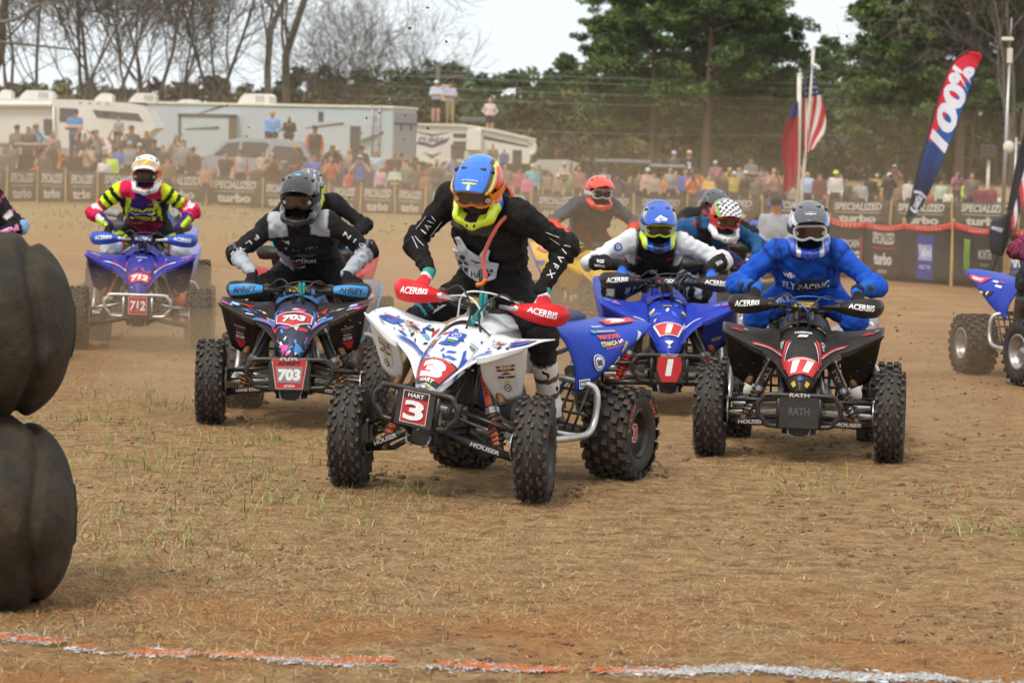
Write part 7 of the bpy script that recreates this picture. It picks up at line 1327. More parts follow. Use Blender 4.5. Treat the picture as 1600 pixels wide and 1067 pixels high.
# ------------------------------------------------------------------ trees
M_BARK = pm('bark', S('6f655a'), rough=.95, var=.3, scale=3, bump=.6, bscale=12); M_PBARK = pm('pine_bark', S('665548'), rough=.95, var=.3, scale=3, bump=.6, bscale=12)
M_LEAF = pm('needle_leaf', rough=.7, var=.25, scale=.5, attr=True, spec=.25)
class Tubes:
    def __init__(s): s.V = []; s.F = []; s.n = 0
    def add(s, P, r, k):
        P = np.asarray(P); m = len(P); T = np.gradient(P, axis=0); T /= np.linalg.norm(T, axis=1)[:, None] + 1e-9; u = np.cross(T, np.array([.3, .9, .2])); u /= np.linalg.norm(u, axis=1)[:, None] + 1e-9; w = np.cross(T, u); a = np.arange(k) * 2 * math.pi / k
        V = P[:, None] + r[:, None, None] * (np.cos(a)[None, :, None] * u[:, None] + np.sin(a)[None, :, None] * w[:, None]); s.V.append(V.reshape(-1, 3)); I = np.arange(m * k).reshape(m, k) + s.n
        s.F.append(np.stack([I[:-1], np.roll(I, -1, 1)[:-1], np.roll(I, -1, 1)[1:], I[1:]], -1).reshape(-1, 4)); s.n += m * k
    def mesh(s, name, mat): return np_mesh(name, np.vstack(s.V), np.vstack(s.F), [mat])
def grow(T, rng, p, d, L, r, lev, maxlev, twig):
    """one limb and, along it, its side limbs"""
    n = 6 if lev < 2 else 3; P = [p]; dd = d / np.linalg.norm(d); droop = -.02 if lev < 2 else .03
    for i in range(n):
        dd = dd + rng.normal(0, .10 + .05 * lev, 3); dd[2] += .07 if lev > 0 else .02; dd /= np.linalg.norm(dd); P.append(P[-1] + dd * L / n)
    P = np.array(P); rr = r * (1 - .62 * np.linspace(0, 1, n + 1)) if lev < maxlev else np.linspace(r, twig * .6, n + 1); T.add(P, rr, 6 if lev == 0 else (4 if lev == 1 else 3))
    if lev >= maxlev: return
    kids = (6, 6, 5, 5, 4)[lev]
    for c in range(kids):
        f = rng.uniform(.30, .98) if lev else rng.uniform(.35, 1.0); i = min(n - 1, int(f * n)); q = P[i] + (P[i + 1] - P[i]) * (f * n - i); ax = P[i + 1] - P[i]; ax /= np.linalg.norm(ax); o = rng.normal(0, 1, 3); o -= ax * o.dot(ax); o /= np.linalg.norm(o); a = rng.uniform(.45, .95); nd = ax * math.cos(a) + o * math.sin(a); nd[2] += .12
        grow(T, rng, q, nd, L * rng.uniform(.5, .78), max(twig, r * (1 - .62 * f) * rng.uniform(.32, .55)), lev + 1, maxlev, twig)
def bare_tree(seed, stems, H, r0, maxlev=4, twig=.013):
    rng = np.random.default_rng(seed); T = Tubes()
    for (dx, tx, ty, k) in stems: grow(T, rng, np.array([dx, 0, -.2]), np.array([tx, ty, 1.0]), H * k, r0 * k, 0, maxlev, twig)
    return T.mesh('bare_tree', M_BARK)
BT = [bare_tree(3, [(0, -.02, 0, 1.0), (0, .05, .1, .9)], 11.5, .22), bare_tree(8, [(-.2, -.28, 0, 1), (.1, .0, .1, 1), (.3, .32, 0, .95), (.0, .12, -.2, .85)], 9.5, .125), bare_tree(15, [(0, -.22, 0, 1.0), (.2, .10, .2, .8)], 10.5, .115), bare_tree(21, [(-.3, -.2, .1, .9), (.1, .12, .1, .95), (.5, .3, -.1, .85), (0, .0, .2, .9)], 9.0, .105)]
def put_tree(me, px, d, rz, sc, name, label, group, cat='tree'):
    x = xat(px, d, 200); root = empty(name, (x, d, 0), rz); root.scale = (sc, sc, sc); link('trunk', me, root); return tag(root, label, cat, group)
for px, d, rz, sc, k, lb in [(418, 128, .3, 1.12, 0, 'tall bare tree with a straight thick trunk above the grey trailer'), (178, 122, 2.0, 1.1, 1, 'bare tree with several spreading stems above the white trailer'), (45, 118, .4, 1.05, 3, 'bare many stemmed tree at the far left'), (285, 132, 3.5, 1.05, 2, 'slanting bare tree between the two trailers'), (352, 140, 1.1, 1.1, 2, 'thin leaning bare tree left of the tall trunk'), (235, 150, 1.7, 1.15, 3, 'bare tree in the rear between spreading stems'), (-30, 125, 2.6, 1.1, 0, 'bare tree with a long low limb at the picture edge'), (560, 165, .8, .75, 3, 'small pale bare tree right of the tall trunk')]:
    put_tree(BT[k], px, d, rz, sc, 'bare_tree', lb, 'bare trees behind the trailers')
for px, d, rz, sc, k, lb in [(1590, 132, .9, 1.1, 1, 'grey bare tree behind the camera mast'), (1505, 140, 2.9, .8, 3, 'low branching bare tree beside the red and blue feather flag'), (1690, 130, 4.0, 1.1, 2, 'bare tree leaning in at the far right edge')]: put_tree(BT[k], px, d, rz, sc, 'bare_tree', lb, 'bare trees at the right')
o = MB().tube([tuple(at(-60, 40, 112)), tuple(at(20, 32, 112)), tuple(at(60, 8, 112)), tuple(at(100, 6, 112))], [.12, .08, .05, .03], 6, 0, 5).obj('trunk', M_BARK)
lb_ = [t_ for t_ in bpy.data.objects if t_.get('label') == 'bare tree with a long low limb at the picture edge'][0]; bpy.context.view_layer.update(); o.parent = lb_; o.matrix_parent_inverse = lb_.matrix_world.inverted(); o.name = 'limb'
o = MB().tube([tuple(at(-60, 62, 112)), tuple(at(20, 68, 112)), tuple(at(80, 74, 112)), tuple(at(132, 80, 112))], [.10, .07, .05, .02], 6, 0, 5).obj('limb', M_BARK); o.parent = lb_; o.matrix_parent_inverse = lb_.matrix_world.inverted()
def leaf_cards(C, size, color, rng, flat=.0):
    """small leaf-sized triangles pairs with random facing"""
    n = len(C); a = rng.normal(0, 1, (n, 3)); a[:, 2] *= (1 - flat); a /= np.linalg.norm(a, axis=1)[:, None]; b = rng.normal(0, 1, (n, 3)); b -= a * (a * b).sum(1)[:, None]; b /= np.linalg.norm(b, axis=1)[:, None]; s = size[:, None] if hasattr(size, '__len__') else size
    V = np.stack([C - a * s, C + b * s * .45, C + a * s, C - b * s * .45], 1).reshape(-1, 3); F = np.arange(4 * n).reshape(n, 4); return V, F, np.repeat(color, 4, 0)
def pine(seed, H, bare=.38, spread=3.4, clumps=230):
    rng = np.random.default_rng(seed); T = Tubes(); z = np.linspace(-.2, H, 12); P = np.stack([.25 * np.sin(z * .3 + seed) * z / H, .2 * np.cos(z * .25) * z / H, z], 1); T.add(P, .30 * (1 - .85 * np.linspace(0, 1, 12)) * H / 20, 8); Cs = []; sh = []
    nl = int(clumps / 5)
    for i in range(nl):
        f = bare + (1 - bare) * rng.random() ** .85; zz = f * H; base = np.array([np.interp(zz, z, P[:, 0]), np.interp(zz, z, P[:, 1]), zz]); az = rng.uniform(0, 6.283); prof = math.sin(min(1, (1 - f) / (1 - bare) * 1.25 + .12) * math.pi * .62); L = spread * prof * rng.uniform(.55, 1.15); up = rng.uniform(.05, .5)
        pts = [base + np.array([math.cos(az), math.sin(az), 0]) * L * t_ + np.array([0, 0, L * (up * t_ - .12 * t_ * t_)]) + rng.normal(0, .05, 3) * L * t_ for t_ in np.linspace(0, 1, 5)]; T.add(np.array(pts), np.linspace(.07, .015, 5) * H / 20, 4)
        for c in range(rng.integers(4, 8)):
            t_ = rng.uniform(.42, 1.05); q = base + (pts[-1] - base) * t_ + rng.normal(0, .28, 3) * np.array([1, 1, .5]) + np.array([0, 0, .12]); Cs.append(q); sh.append(rng.uniform(0, 1))
    Cs = np.array(Cs); sh = np.array(sh); m = 60; R = rng.normal(0, 1, (len(Cs), m, 3)); R /= np.linalg.norm(R, axis=2)[..., None]; R *= rng.random((len(Cs), m, 1)) ** .4 * rng.uniform(.38, .75, (len(Cs), 1, 1)); R[..., 2] *= .55; C = (Cs[:, None] + R).reshape(-1, 3)
    k = np.repeat(sh, m); col = ramp((.04, .078, .024), (.17, .235, .066), k * .7 + .3 * rng.random(len(k))); V, F, Co = leaf_cards(C, rng.uniform(.10, .22, len(C)), col, rng, .3)
    return T.mesh('trunk', M_PBARK), np_mesh('crown', V, F, [M_LEAF], False, None, Co)
PN = [pine(2, 19, .20, 4.2, 600), pine(5, 17, .14, 3.8, 560), pine(9, 21, .22, 4.5, 640)]
def put_pine(k, px, d, rz, sc, label, group):
    root = empty('pine_tree', (xat(px, d, 200), d, 0), rz); root.scale = (sc, sc, sc); link('trunk', PN[k][0], root); link('crown', PN[k][1], root); tag(root, label, 'tree', group)
for a in [(0, 1022, 150, .5, .84, 'tall pine with a bare grey trunk left of the pine group'), (2, 1105, 146, 1.9, .80, 'broadest pine in the middle of the group behind the orange shirts'), (1, 1180, 150, 3.2, .74, 'pine at the right side of the middle group, left of the flags'), (1, 965, 160, 4.4, .72, 'pine at the left end of the middle group'), (0, 1060, 166, 2.5, .80, 'pine in the second row behind the middle group'), (2, 1150, 170, 5.3, .78, 'rear pine between the flags and the middle group')]: put_pine(*a, 'pines behind the crowd')
for j, px in enumerate(range(880, 1340, 50)): put_pine(j % 3, px + 17 * math.sin(j * 5), 172 + 7 * (j % 3), j * 1.3, .40 + .03 * (j % 3), 'rear pine of the dark row, %s from its left end' % ('first', 'second', 'third', 'fourth', 'fifth', 'sixth', 'seventh', 'eighth', 'ninth', 'tenth')[j], 'rear row of pines')
for a in [(1, 1392, 140, 1.2, .74, 'pine left of the red and blue feather flag'), (0, 1425, 142, 2.2, .92, 'large pine right behind the red and blue feather flag'), (2, 1500, 138, 4.0, .82, 'pine behind the tip of the red and blue feather flag'), (1, 1555, 150, .3, .9, 'pine behind the camera mast'), (0, 1640, 146, 5.5, .9, 'pine at the far right edge')]: put_pine(*a, 'pines at the right')
# far woods: one mass of leafy and twiggy crowns closing the horizon
rng = np.random.default_rng(77); Vs, Fs, Cs, o_ = [], [], [], 0; T = Tubes()
def crown_mass(px, d, ytop, wpx, kind, n=1700):
    s = FPX / d; x = xat(px, d, 200); top = at(px, ytop - 16, d).z; hw = wpx / s / 2; hh = max(1.2, (top) / 2 * (.98)); c = np.array([x, d, top - hh]); blobs = rng.normal(0, 1, (22, 3)); blobs /= np.linalg.norm(blobs, axis=1)[:, None]; blobs *= rng.random((22, 1)) ** .33
    B = c + blobs * np.array([hw * .8, hw * .7, hh * .82]); k = rng.integers(0, 22, n); R = rng.normal(0, 1, (n, 3)); R /= np.linalg.norm(R, axis=1)[:, None]; rad = rng.uniform(.22, .42, 22)[k][:, None] * hw * 1.1; P = B[k] + R * rad * rng.random((n, 1)) ** .3 * np.array([1, 1, .8]); P[:, 2] = np.maximum(P[:, 2], .3); sh = rng.random(22)[k] * .6 + .4 * rng.random(n)
    lo, hi = {'green': ((.035, .07, .024), (.12, .18, .06)), 'olive': ((.045, .06, .028), (.125, .145, .06)), 'brown': ((.075, .062, .047), (.17, .14, .10)), 'yellow': ((.10, .10, .04), (.24, .22, .07))}[kind]
    V, F, C = leaf_cards(P, rng.uniform(.14, .31, n) * (d / 170), ramp(lo, hi, sh), rng); push(V, F, C)
    T.add(np.array([[x, d, -.2], [x + rng.normal(0, .1), d, top * .5], [x + rng.normal(0, .3), d, top * .85]]), np.array([.2, .15, .06]), 5)
def topline(px):
    pts = [(-150, 100), (0, 108), (100, 112), (200, 100), (300, 104), (345, 98), (420, 110), (450, 102), (500, 98), (545, 92), (580, 104), (610, 96), (640, 92), (680, 90), (710, 84), (735, 100), (760, 106), (800, 100), (825, 88), (860, 96), (920, 100), (1000, 92), (1150, 82), (1250, 88), (1300, 82), (1330, 78), (1400, 70), (1500, 70), (1600, 72), (1760, 72)]
    return np.interp(px, [a for a, _ in pts], [b for _, b in pts])
for px in range(-150, 1770, 30):
    kind = 'brown' if px < 420 else ('olive' if px < 560 else ('green' if rng.random() < .7 else 'olive')); crown_mass(px + rng.uniform(-10, 10), rng.uniform(190, 215), topline(px) + rng.uniform(-4, 10) + (22 if px < 430 else 0), rng.uniform(70, 110), kind, 1500)
for px in range(-150, 1770, 36):
    kind = rng.choice(['brown', 'brown', 'olive', 'yellow'] if px < 430 else (['brown', 'olive', 'olive'] if px < 680 else ['green', 'olive', 'yellow', 'olive'])); crown_mass(px + rng.uniform(-12, 12), rng.uniform(162, 180), rng.uniform(128, 150) if px < 430 else rng.uniform(120, 175), rng.uniform(70, 110), kind, 1300)
for px in range(560, 1770, 40): crown_mass(px + rng.uniform(-12, 12), rng.uniform(150, 160), rng.uniform(195, 235), rng.uniform(60, 110), rng.choice(['brown', 'olive', 'yellow', 'olive', 'green']), 800)
Vs.append(np.vstack(T.V)); Fs.append(np.vstack(T.F) + o_); Cs.append(np.tile((.09, .075, .06), (len(Vs[-1]), 1)))
tag(link('far_woods', np_mesh('far_woods', np.vstack(Vs), np.vstack(Fs), [M_LEAF], False, None, np.vstack(Cs))), 'mixed leafy and leafless woods closing off the field', 'woods', kind='stuff')
# ------------------------------------------------------------------ spectators
HAIRS = {'dark': '2a211c', 'brown': '5a4230', 'blond': 'b8955e', 'grey': '8a8580', 'bald': 'b88468', 'red': '7a4428'}
M_PERSON = pm('person_surface', rough=.8, var=.12, scale=9, attr=True); M_PHONE = pm('phone_case', (.02, .02, .025), rough=.3)
PEOPLE = []
def make_person(base, height, shirt, pants='3a3c44', hair='dark', hat=None, pose='stand', face=0.0, skin='b98a70', label='', group='spectators behind the fence', long_sleeve=True, shorts=False, second=None, build=1.0, hres=.046, brim=True, seatz=None, glasses=False):
    """one standing, sitting, arms-raised, phone-holding or hands-on-hips figure; base is the point under the feet (or under the seat)"""
    k = height / 1.75; rz = face; root = empty('person', base, rz); tag(root, label, 'person', group); J = {}
    hip = np.array([0, 0, .95]); ch = np.array([0, -.01, 1.30])
    if pose in ('sit', 'sitphone'): hip = np.array([0, 0, .13]); ch = np.array([0, -.03, .47])
    J['hip'], J['chest'], J['neck'] = hip, ch, ch + np.array([0, -.005, .20]); J['bulk'] = build * .98
    for q in (-1, 1):
        sh = ch + np.array([q * .185, 0, .125]); J['sh%d' % q] = sh; D = ch - np.array([0, -.01, 1.30])
        el, wr = {'stand': ((.24, .02, 1.15), (.235, -.08, .90)), 'hips': ((.34, .06, 1.16), (.17, -.05, 1.00)), 'phone': ((.25, -.12, 1.18), (.07, -.27, 1.44)), 'camera': ((.30, -.10, 1.24), (.06, -.20, 1.57)), 'up': ((.30, -.05, 1.58), (.16, -.14, 1.80)), 'cross': ((.25, -.10, 1.16), (-.06, -.19, 1.19)), 'lean': ((.25, -.10, 1.15), (.18, -.32, 1.05)), 'sit': ((.24, -.02, 1.14), (.16, -.22, 1.02)), 'sitphone': ((.25, -.12, 1.18), (.06, -.27, 1.40)), 'wave': ((.27, -.02, 1.20), (.22, -.1, .98)), 'belt': ((.25, -.02, 1.13), (.10, -.20, 1.06))}[pose]
        if pose == 'wave' and q < 0: el, wr = (.32, -.02, 1.58), (.26, -.1, 1.84)
        J['el%d' % q] = np.array([q * el[0], el[1], el[2]]) + D; J['wr%d' % q] = np.array([q * wr[0], wr[1], wr[2]]) + D
        if pose in ('sit', 'sitphone'): J['kn%d' % q] = hip + np.array([q * .13, -.42, .06]); J['an%d' % q] = hip + np.array([q * .12, -.48, -.36])
        else: J['kn%d' % q] = np.array([q * .105, -.02, .50]); J['an%d' % q] = np.array([q * .115, .02, .08])
    prims, fr = body_prims(J); hd = ch + np.array([0, -.02, .325]); prims.append(('head', Ell(hd, (.078, .098, .118)))); prims.append(('head', Cap(hd + np.array([0, -.09, -.012]), hd + np.array([0, -.102, -.03]), .014)))
    for q in (-1, 1):
        wr = J['wr%d' % q]; el = J['el%d' % q]; u = (wr - el) / np.linalg.norm(wr - el); prims.append(('hand', Cap(wr, wr + u * .085, .040, .030))); prims.append(('hand', Cap(wr + u * .02, wr + u * .05 + np.array([-q * .035, -.01, 0]), .016))); an = J['an%d' % q]; prims.append(('shoe', Cap(an + np.array([0, .03, -.035]), an + np.array([q * .02, -.15, -.045]), .048, .040)))
    pl = [p for _, p in prims]; V, F = sdf_mesh(pl, hres, .045); V = relax(V, F, 1, .4); bi, bt = nearest(pl, V); bn = np.array([n for n, _ in prims])[bi]; loc = V - ch; N = vnormals(V, F); V = V + N * cloth_noise(V, len(PEOPLE) % 40, .010)[:, None]
    col = np.tile(S(shirt), (len(V), 1)); lg = np.isin(bn, ['pelvis', 'thigh-1', 'thigh1', 'shin-1', 'shin1']); col[lg] = S(pants); sk = np.isin(bn, ['head', 'hand', 'neck'])
    for q in (-1, 1):
        if second: col[np.isin(bn, ['uarm%d' % q, 'farm%d' % q])] = S(second)
        if not long_sleeve: sk = sk | (bn == 'farm%d' % q) | ((bn == 'uarm%d' % q) & (bt > .6))
        if shorts: sk = sk | (bn == 'shin%d' % q) | ((bn == 'thigh%d' % q) & (bt > .7))
    col[sk] = S(skin); col[bn == 'shoe'] = S('2a2826')
    hl = V - hd; hr = (bn == 'head') & ((hl[:, 2] > .055) | ((hl[:, 1] > .005) & (hl[:, 2] > -.05))); col[hr] = S(HAIRS.get(hair, hair)) if hair != 'bald' else S(skin)
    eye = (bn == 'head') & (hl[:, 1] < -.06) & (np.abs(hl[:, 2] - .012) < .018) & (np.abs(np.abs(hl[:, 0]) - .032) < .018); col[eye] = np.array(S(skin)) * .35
    if hair in ('blond',) : 
        bk = (np.isin(bn, ['head', 'neck'])) & (hl[:, 1] > -.02) & (np.abs(hl[:, 0]) > .03); col[bk] = S(HAIRS[hair])
    V = V * k; me = np_mesh('body', V, F, [M_PERSON], True, None, col); link('body', me, root)
    if hat:
        mb = MB(); c = hd * k; mb.lathe([(.094 * k, .02 * k), (.099 * k, .055 * k), (.088 * k, .10 * k), (.05 * k, .13 * k), (0, .138 * k)], Matrix.Translation(c) @ Matrix.Diagonal((.92, 1.12, 1, 1)), 16, 0)
        if brim: mb.prism([(c[0] + a * k, c[1] - b * k, c[2] + .028 * k) for a, b in ((-.075, .07), (-.07, .15), (-.03, .185), (.03, .185), (.07, .15), (.075, .07))], (0, 0, .012 * k))
        else: mb.lathe([(.09 * k, .03 * k), (.155 * k, .015 * k), (.155 * k, .025 * k), (.09 * k, .045 * k)], Matrix.Translation(c), 18, 0)
        mb.obj('cap', pm('cap_' + hat, S(hat), rough=.8, var=.08), root)
    if hair == 'blond' or (hair == 'dark' and len(PEOPLE) % 5 == 2):
        h2, F2 = sdf_mesh([Ell((hd + np.array([0, .035, .03])) * k, np.array([.092, .085, .115]) * k), Cap((hd + np.array([0, .06, 0])) * k, (hd + np.array([0, .075, -.2])) * k, .06 * k, .045 * k)], .02, .03); link('hair', np_mesh('hair', h2, F2, [pm('hair_' + hair, S(HAIRS[hair]), rough=.6, var=.25, scale=30)]), root)
    if pose in ('phone', 'camera', 'sitphone'):
        w = (J['wr1'] + J['wr-1']) / 2 * k; ph = MB().box((w[0], w[1] - .05 * k, w[2] + .08 * k), (.16 if pose == 'camera' else .08, .012, .08 if pose == 'camera' else .155), 0, None, .004).obj('phone', M_PHONE); ph.location = base; ph.rotation_euler = (0, 0, rz); PHONES.append((ph, label))
    PEOPLE.append(root); return root
PHONES = []
def where_of(px):
    for lim, s in ((30, 'beside the orange buggy'), (70, 'left of the stacked caps'), (110, 'in front of the white trailer door'), (165, 'under the white trailer window'), (215, 'below the trailer nose'), (265, 'right of the trailer nose'), (312, 'left of the silver car'), (375, 'at the bonnet of the silver car'), (440, 'before the silver car doors'), (488, 'at the tail of the silver car'), (530, 'below the trailer window'), (580, 'below the trailer ladder'), (640, 'before the grey ramp door'), (720, 'below the winged emblem'), (800, 'by the camper side'), (860, 'left of the pale pickup'), (925, 'before the pale pickup'), (1000, 'before the dark buggy'), (1060, 'before the smaller buggy'), (1125, 'under the pine trunks'), (1190, 'right of the yellow shirt'), (1240, 'left of the flag poles'), (1295, 'right of the flag poles'), (1340, 'near the neon helmet'), (1410, 'left of the feather flag'), (1480, 'right of the feather flag'), (1540, 'under the loudspeaker'), (1700, 'by the camera mast')):
        if px < lim: return s
CN = {}
def crowd(px, py, shirt, cname, hair='dark', hat=None, hname='', pose='stand', d=None, **k):
    yh = 243 + (px - 800) * .0244; dd = d
    if dd is None:
        dd = 83.3 + random.uniform(0, 1.2) if py > yh + 8 else (86 + random.uniform(0, 1.5) if py > yh - 8 else 90 + random.uniform(0, 2))
    p = at(px, py, dd); z0 = g0(p.x, dd); hgt = (p.z - z0) / 1.625 * 1.75
    if hgt > 1.92: hgt = 1.85; z0 = p.z - 1.625 / 1.75 * hgt
    if hgt < .95: hgt = max(hgt, .8)
    who = 'child' if hgt < 1.3 else 'spectator'; act = {'phone': ' holding a phone', 'camera': ' with hands raised to the face', 'up': ' with both arms up', 'cross': ' with folded arms', 'hips': ' with hands on hips', 'wave': ' with one arm raised', 'lean': ' leaning on the fence', 'belt': '', 'stand': '', 'sit': '', 'sitphone': ''}[pose]
    lab = '%s in %s%s%s, %s' % (who, cname, (' and ' + hname) if hname else '', act, where_of(px))
    if len(lab.split()) > 13 and hname: lab = '%s in %s%s, %s' % (who, cname, act, where_of(px))
    if len(lab.split()) > 16: lab = '%s in %s, %s' % (who, cname, where_of(px))
    CN[lab] = CN.get(lab, 0) + 1
    if CN[lab] > 1: lab = lab + ', %s of them' % ('second', 'third', 'fourth', 'fifth', 'sixth', 'seventh', 'eighth')[CN[lab] - 2]
    make_person((p.x, dd, z0), hgt, shirt, hair=hair, hat=hat, pose=pose, label=lab, face=random.uniform(-.35, .35), build=k.pop('build', random.uniform(.95, 1.12)), skin=random.choice(['c09478', 'b4866a', 'c89c82', 'a87a60']), **k)
C = crowd
C(8, 236, '6a5a54', 'a brown shirt', 'brown'); C(27, 202, '77706c', 'a grey shirt', 'dark', '2c2c30', 'a black cap'); C(45, 203, '4a4644', 'a dark vest', 'brown', long_sleeve=False); C(57, 199, '9ab0c0', 'a pale blue plaid shirt', 'blond', pose='camera'); C(82, 211, '8a8684', 'a grey sweater', 'brown'); C(83, 227, '3a3430', 'a dark hoodie with orange', 'dark', 'c84a44', 'a red cap', second='d8742a'); C(70, 240, '54504c', 'a taupe jacket', 'dark')
C(118, 177, '4a7cb4', 'a blue shirt', 'dark', '34486c', 'a navy cap', pose='cross', long_sleeve=False, pants='3a4a6a', d=92.5); C(133, 214, '4a423e', 'a dark top', 'dark', pose='up', long_sleeve=False); C(151, 208, '8c8c88', 'a grey tee', 'brown', pose='camera', long_sleeve=False); C(136, 230, 'b49a80', 'a tan jacket', 'brown', '5a4a3c', 'a brown cap', pose='phone', build=1.3); C(118, 238, '2a2828', 'a black top', 'dark'); C(174, 243, 'c4dc3c', 'a neon yellow shirt', 'red'); C(188, 233, '4a68b4', 'a royal blue shirt', 'dark', '30343c', 'a dark cap'); C(163, 250, 'd8d4cc', 'a white tee', 'brown')
C(206, 203, '4a4c50', 'a charcoal jacket', 'grey', '4a4c54', 'a grey cap'); C(203, 227, '8a8c8c', 'a grey shirt', 'grey', '8aa0b0', 'a pale blue cap'); C(184, 214, '6a5048', 'a maroon brown shirt', 'dark', pose='up', long_sleeve=False); C(229, 210, '34302e', 'a black shirt', 'brown'); C(241, 224, '2e2c2c', 'a black jacket', 'dark', '3a3a3c', 'a dark cap'); C(255, 232, '4a403a', 'a dark brown top', 'dark'); C(275, 217, 'a48a74', 'a tan shirt', 'dark', pose='phone'); C(287, 226, '8a8884', 'a light grey shirt', 'dark'); C(302, 236, '44382f', 'a brown hoodie', 'dark', '2a2a2c', 'a black cap'); C(322, 262, 'a87e66', 'a tan top', 'dark'); C(262, 252, '7a6248', 'a khaki jacket', 'brown'); C(246, 262, 'a4855e', 'a straw coloured shirt', 'blond')
C(353, 243, '24262e', 'a black tee', 'dark', long_sleeve=False); C(376, 240, 'a8a4a0', 'a grey raglan with red sleeves', 'dark', '3a3436', 'a dark cap', second='c04a4a'); C(425, 243, '4a3c38', 'a dark brown shirt', 'bald', pose='phone', long_sleeve=False); C(462, 233, '3c3430', 'a dark hoodie', 'red', 'b08a5a', 'an orange cap', pose='belt'); C(492, 203, '2c2a2a', 'a black jacket with orange', 'dark', '2c2a2a', 'a black cap', second='c8643a', d=90); C(490, 222, '6a6058', 'a dark top', 'blond'); C(400, 262, '4c4440', 'a brown top', 'dark', pose='lean'); C(440, 258, '3a3634', 'a black hoodie', 'dark'); C(335, 266, '4a4440', 'a dark tee', 'brown')
C(491, 247, '4a62a8', 'a blue top', 'brown', long_sleeve=False); C(494, 262, '5a62b0', 'a violet shirt', 'blond'); C(517, 250, 'cc5a48', 'a red orange tee', 'bald', pose='phone', long_sleeve=False); C(520, 232, '2e2e32', 'a black shirt', 'brown', 'a88a66', 'a tan cap', pose='camera'); C(546, 237, 'a08c84', 'a dusty pink top', 'bald'); C(563, 249, '3c5aa8', 'a blue sports jersey', 'dark', '9aa4b4', 'a grey cap', pose='camera', long_sleeve=False); C(546, 270, 'c44a44', 'a red tee', 'red', long_sleeve=False); C(588, 241, 'a8c0d4', 'a pale blue shirt', 'brown'); C(595, 265, 'd0a8b4', 'a pink shirt', 'blond'); C(617, 264, 'aec0a8', 'a mint green shirt', 'brown', pose='cross'); C(617, 243, '34343a', 'a black jacket', 'red'); C(636, 256, '707a6c', 'a grey green tee', 'dark'); C(647, 250, '3a3a3e', 'a dark shirt', 'dark', pose='camera'); C(665, 273, '8a6a48', 'a tan brown jacket', 'brown', 'c03a3a', 'a red cap'); C(683, 254, '66665f', 'a grey tee with a print', 'brown', pose='phone'); C(707, 248, '8c90b8', 'a lavender shirt', 'brown', pose='camera'); C(564, 234, '3a342e', 'a dark coat', 'dark', '24211e', 'a wide black hat', brim=False); C(507, 265, '6a4a58', 'a plum shirt', 'dark'); C(533, 255, '5a4a70', 'a purple top', 'dark'); C(580, 262, '3a4a66', 'a navy hoodie', 'dark'); C(654, 262, '54504a', 'an olive coat', 'grey'); C(700, 268, '4a4a50', 'a charcoal tee', 'dark'); C(720, 266, '7a6a5e', 'a khaki shirt', 'brown'); C(735, 260, '5a5e66', 'a slate shirt', 'dark'); C(790, 262, '7a6e62', 'a sand shirt', 'grey'); C(812, 268, 'b0506a', 'a bright pink top', 'brown')
C(832, 262, '6ab0b8', 'a turquoise shirt', 'dark', 'c8bca8', 'a cream cap'); C(824, 277, 'd0688a', 'a pink tee', 'brown'); C(872, 277, 'a08878', 'a tan tee', 'blond', 'd0ccc4', 'a white cap'); C(890, 279, '6e7a4a', 'an olive tee', 'bald', long_sleeve=False); C(905, 265, '9a6a60', 'a red plaid shirt', 'bald', pose='wave'); C(857, 272, '8a7a6c', 'a dusty brown shirt', 'brown'); C(945, 268, 'b0b4c0', 'a pale shirt', 'grey', '5a5a5e', 'a dark grey cap', pose='belt'); C(965, 275, '504a5e', 'a dark purple shirt', 'dark', pose='camera'); C(983, 280, '4a4448', 'a dark top', 'dark'); C(998, 274, '6a5e54', 'a brown shirt', 'brown'); C(1012, 268, 'c8a090', 'a pale orange top', 'brown', 'd0d0d0', 'a white cap'); C(1023, 274, 'a09488', 'a beige shirt', 'brown'); C(1037, 278, 'd87a3a', 'an orange vest', 'dark'); C(1047, 267, '9a9894', 'a grey hoodie', 'grey'); C(1071, 270, '4a62b0', 'a blue shirt', 'bald'); C(1082, 276, 'e07a40', 'an orange tee', 'dark', '3a3a3c', 'a black cap', pose='phone', build=1.2, long_sleeve=False); C(1108, 279, 'd0a848', 'a yellow tee', 'bald', pose='cross', long_sleeve=False, build=1.1); C(1131, 272, '5a4c4c', 'a plum tee', 'dark', pose='up', long_sleeve=False); C(1147, 273, 'b8a050', 'a mustard shirt', 'dark', 'c0c4c8', 'a pale cap', pose='up'); C(1165, 272, '4a4644', 'a dark shirt', 'dark', 'd0d0cc', 'a white cap', pose='phone'); C(1182, 280, '6a6058', 'a taupe shirt', 'brown'); C(1199, 272, '9a7a70', 'a dusty rose shirt', 'brown'); C(1209, 268, 'b08878', 'a peach shirt', 'bald', pose='phone'); C(1224, 278, '7a6e68', 'a grey brown shirt', 'dark'); C(1095, 290, '4a5a8a', 'a blue tee', 'brown'); C(1060, 286, 'a86a52', 'a rust tee', 'dark'); C(1120, 288, '50504e', 'a dark grey tee', 'brown')
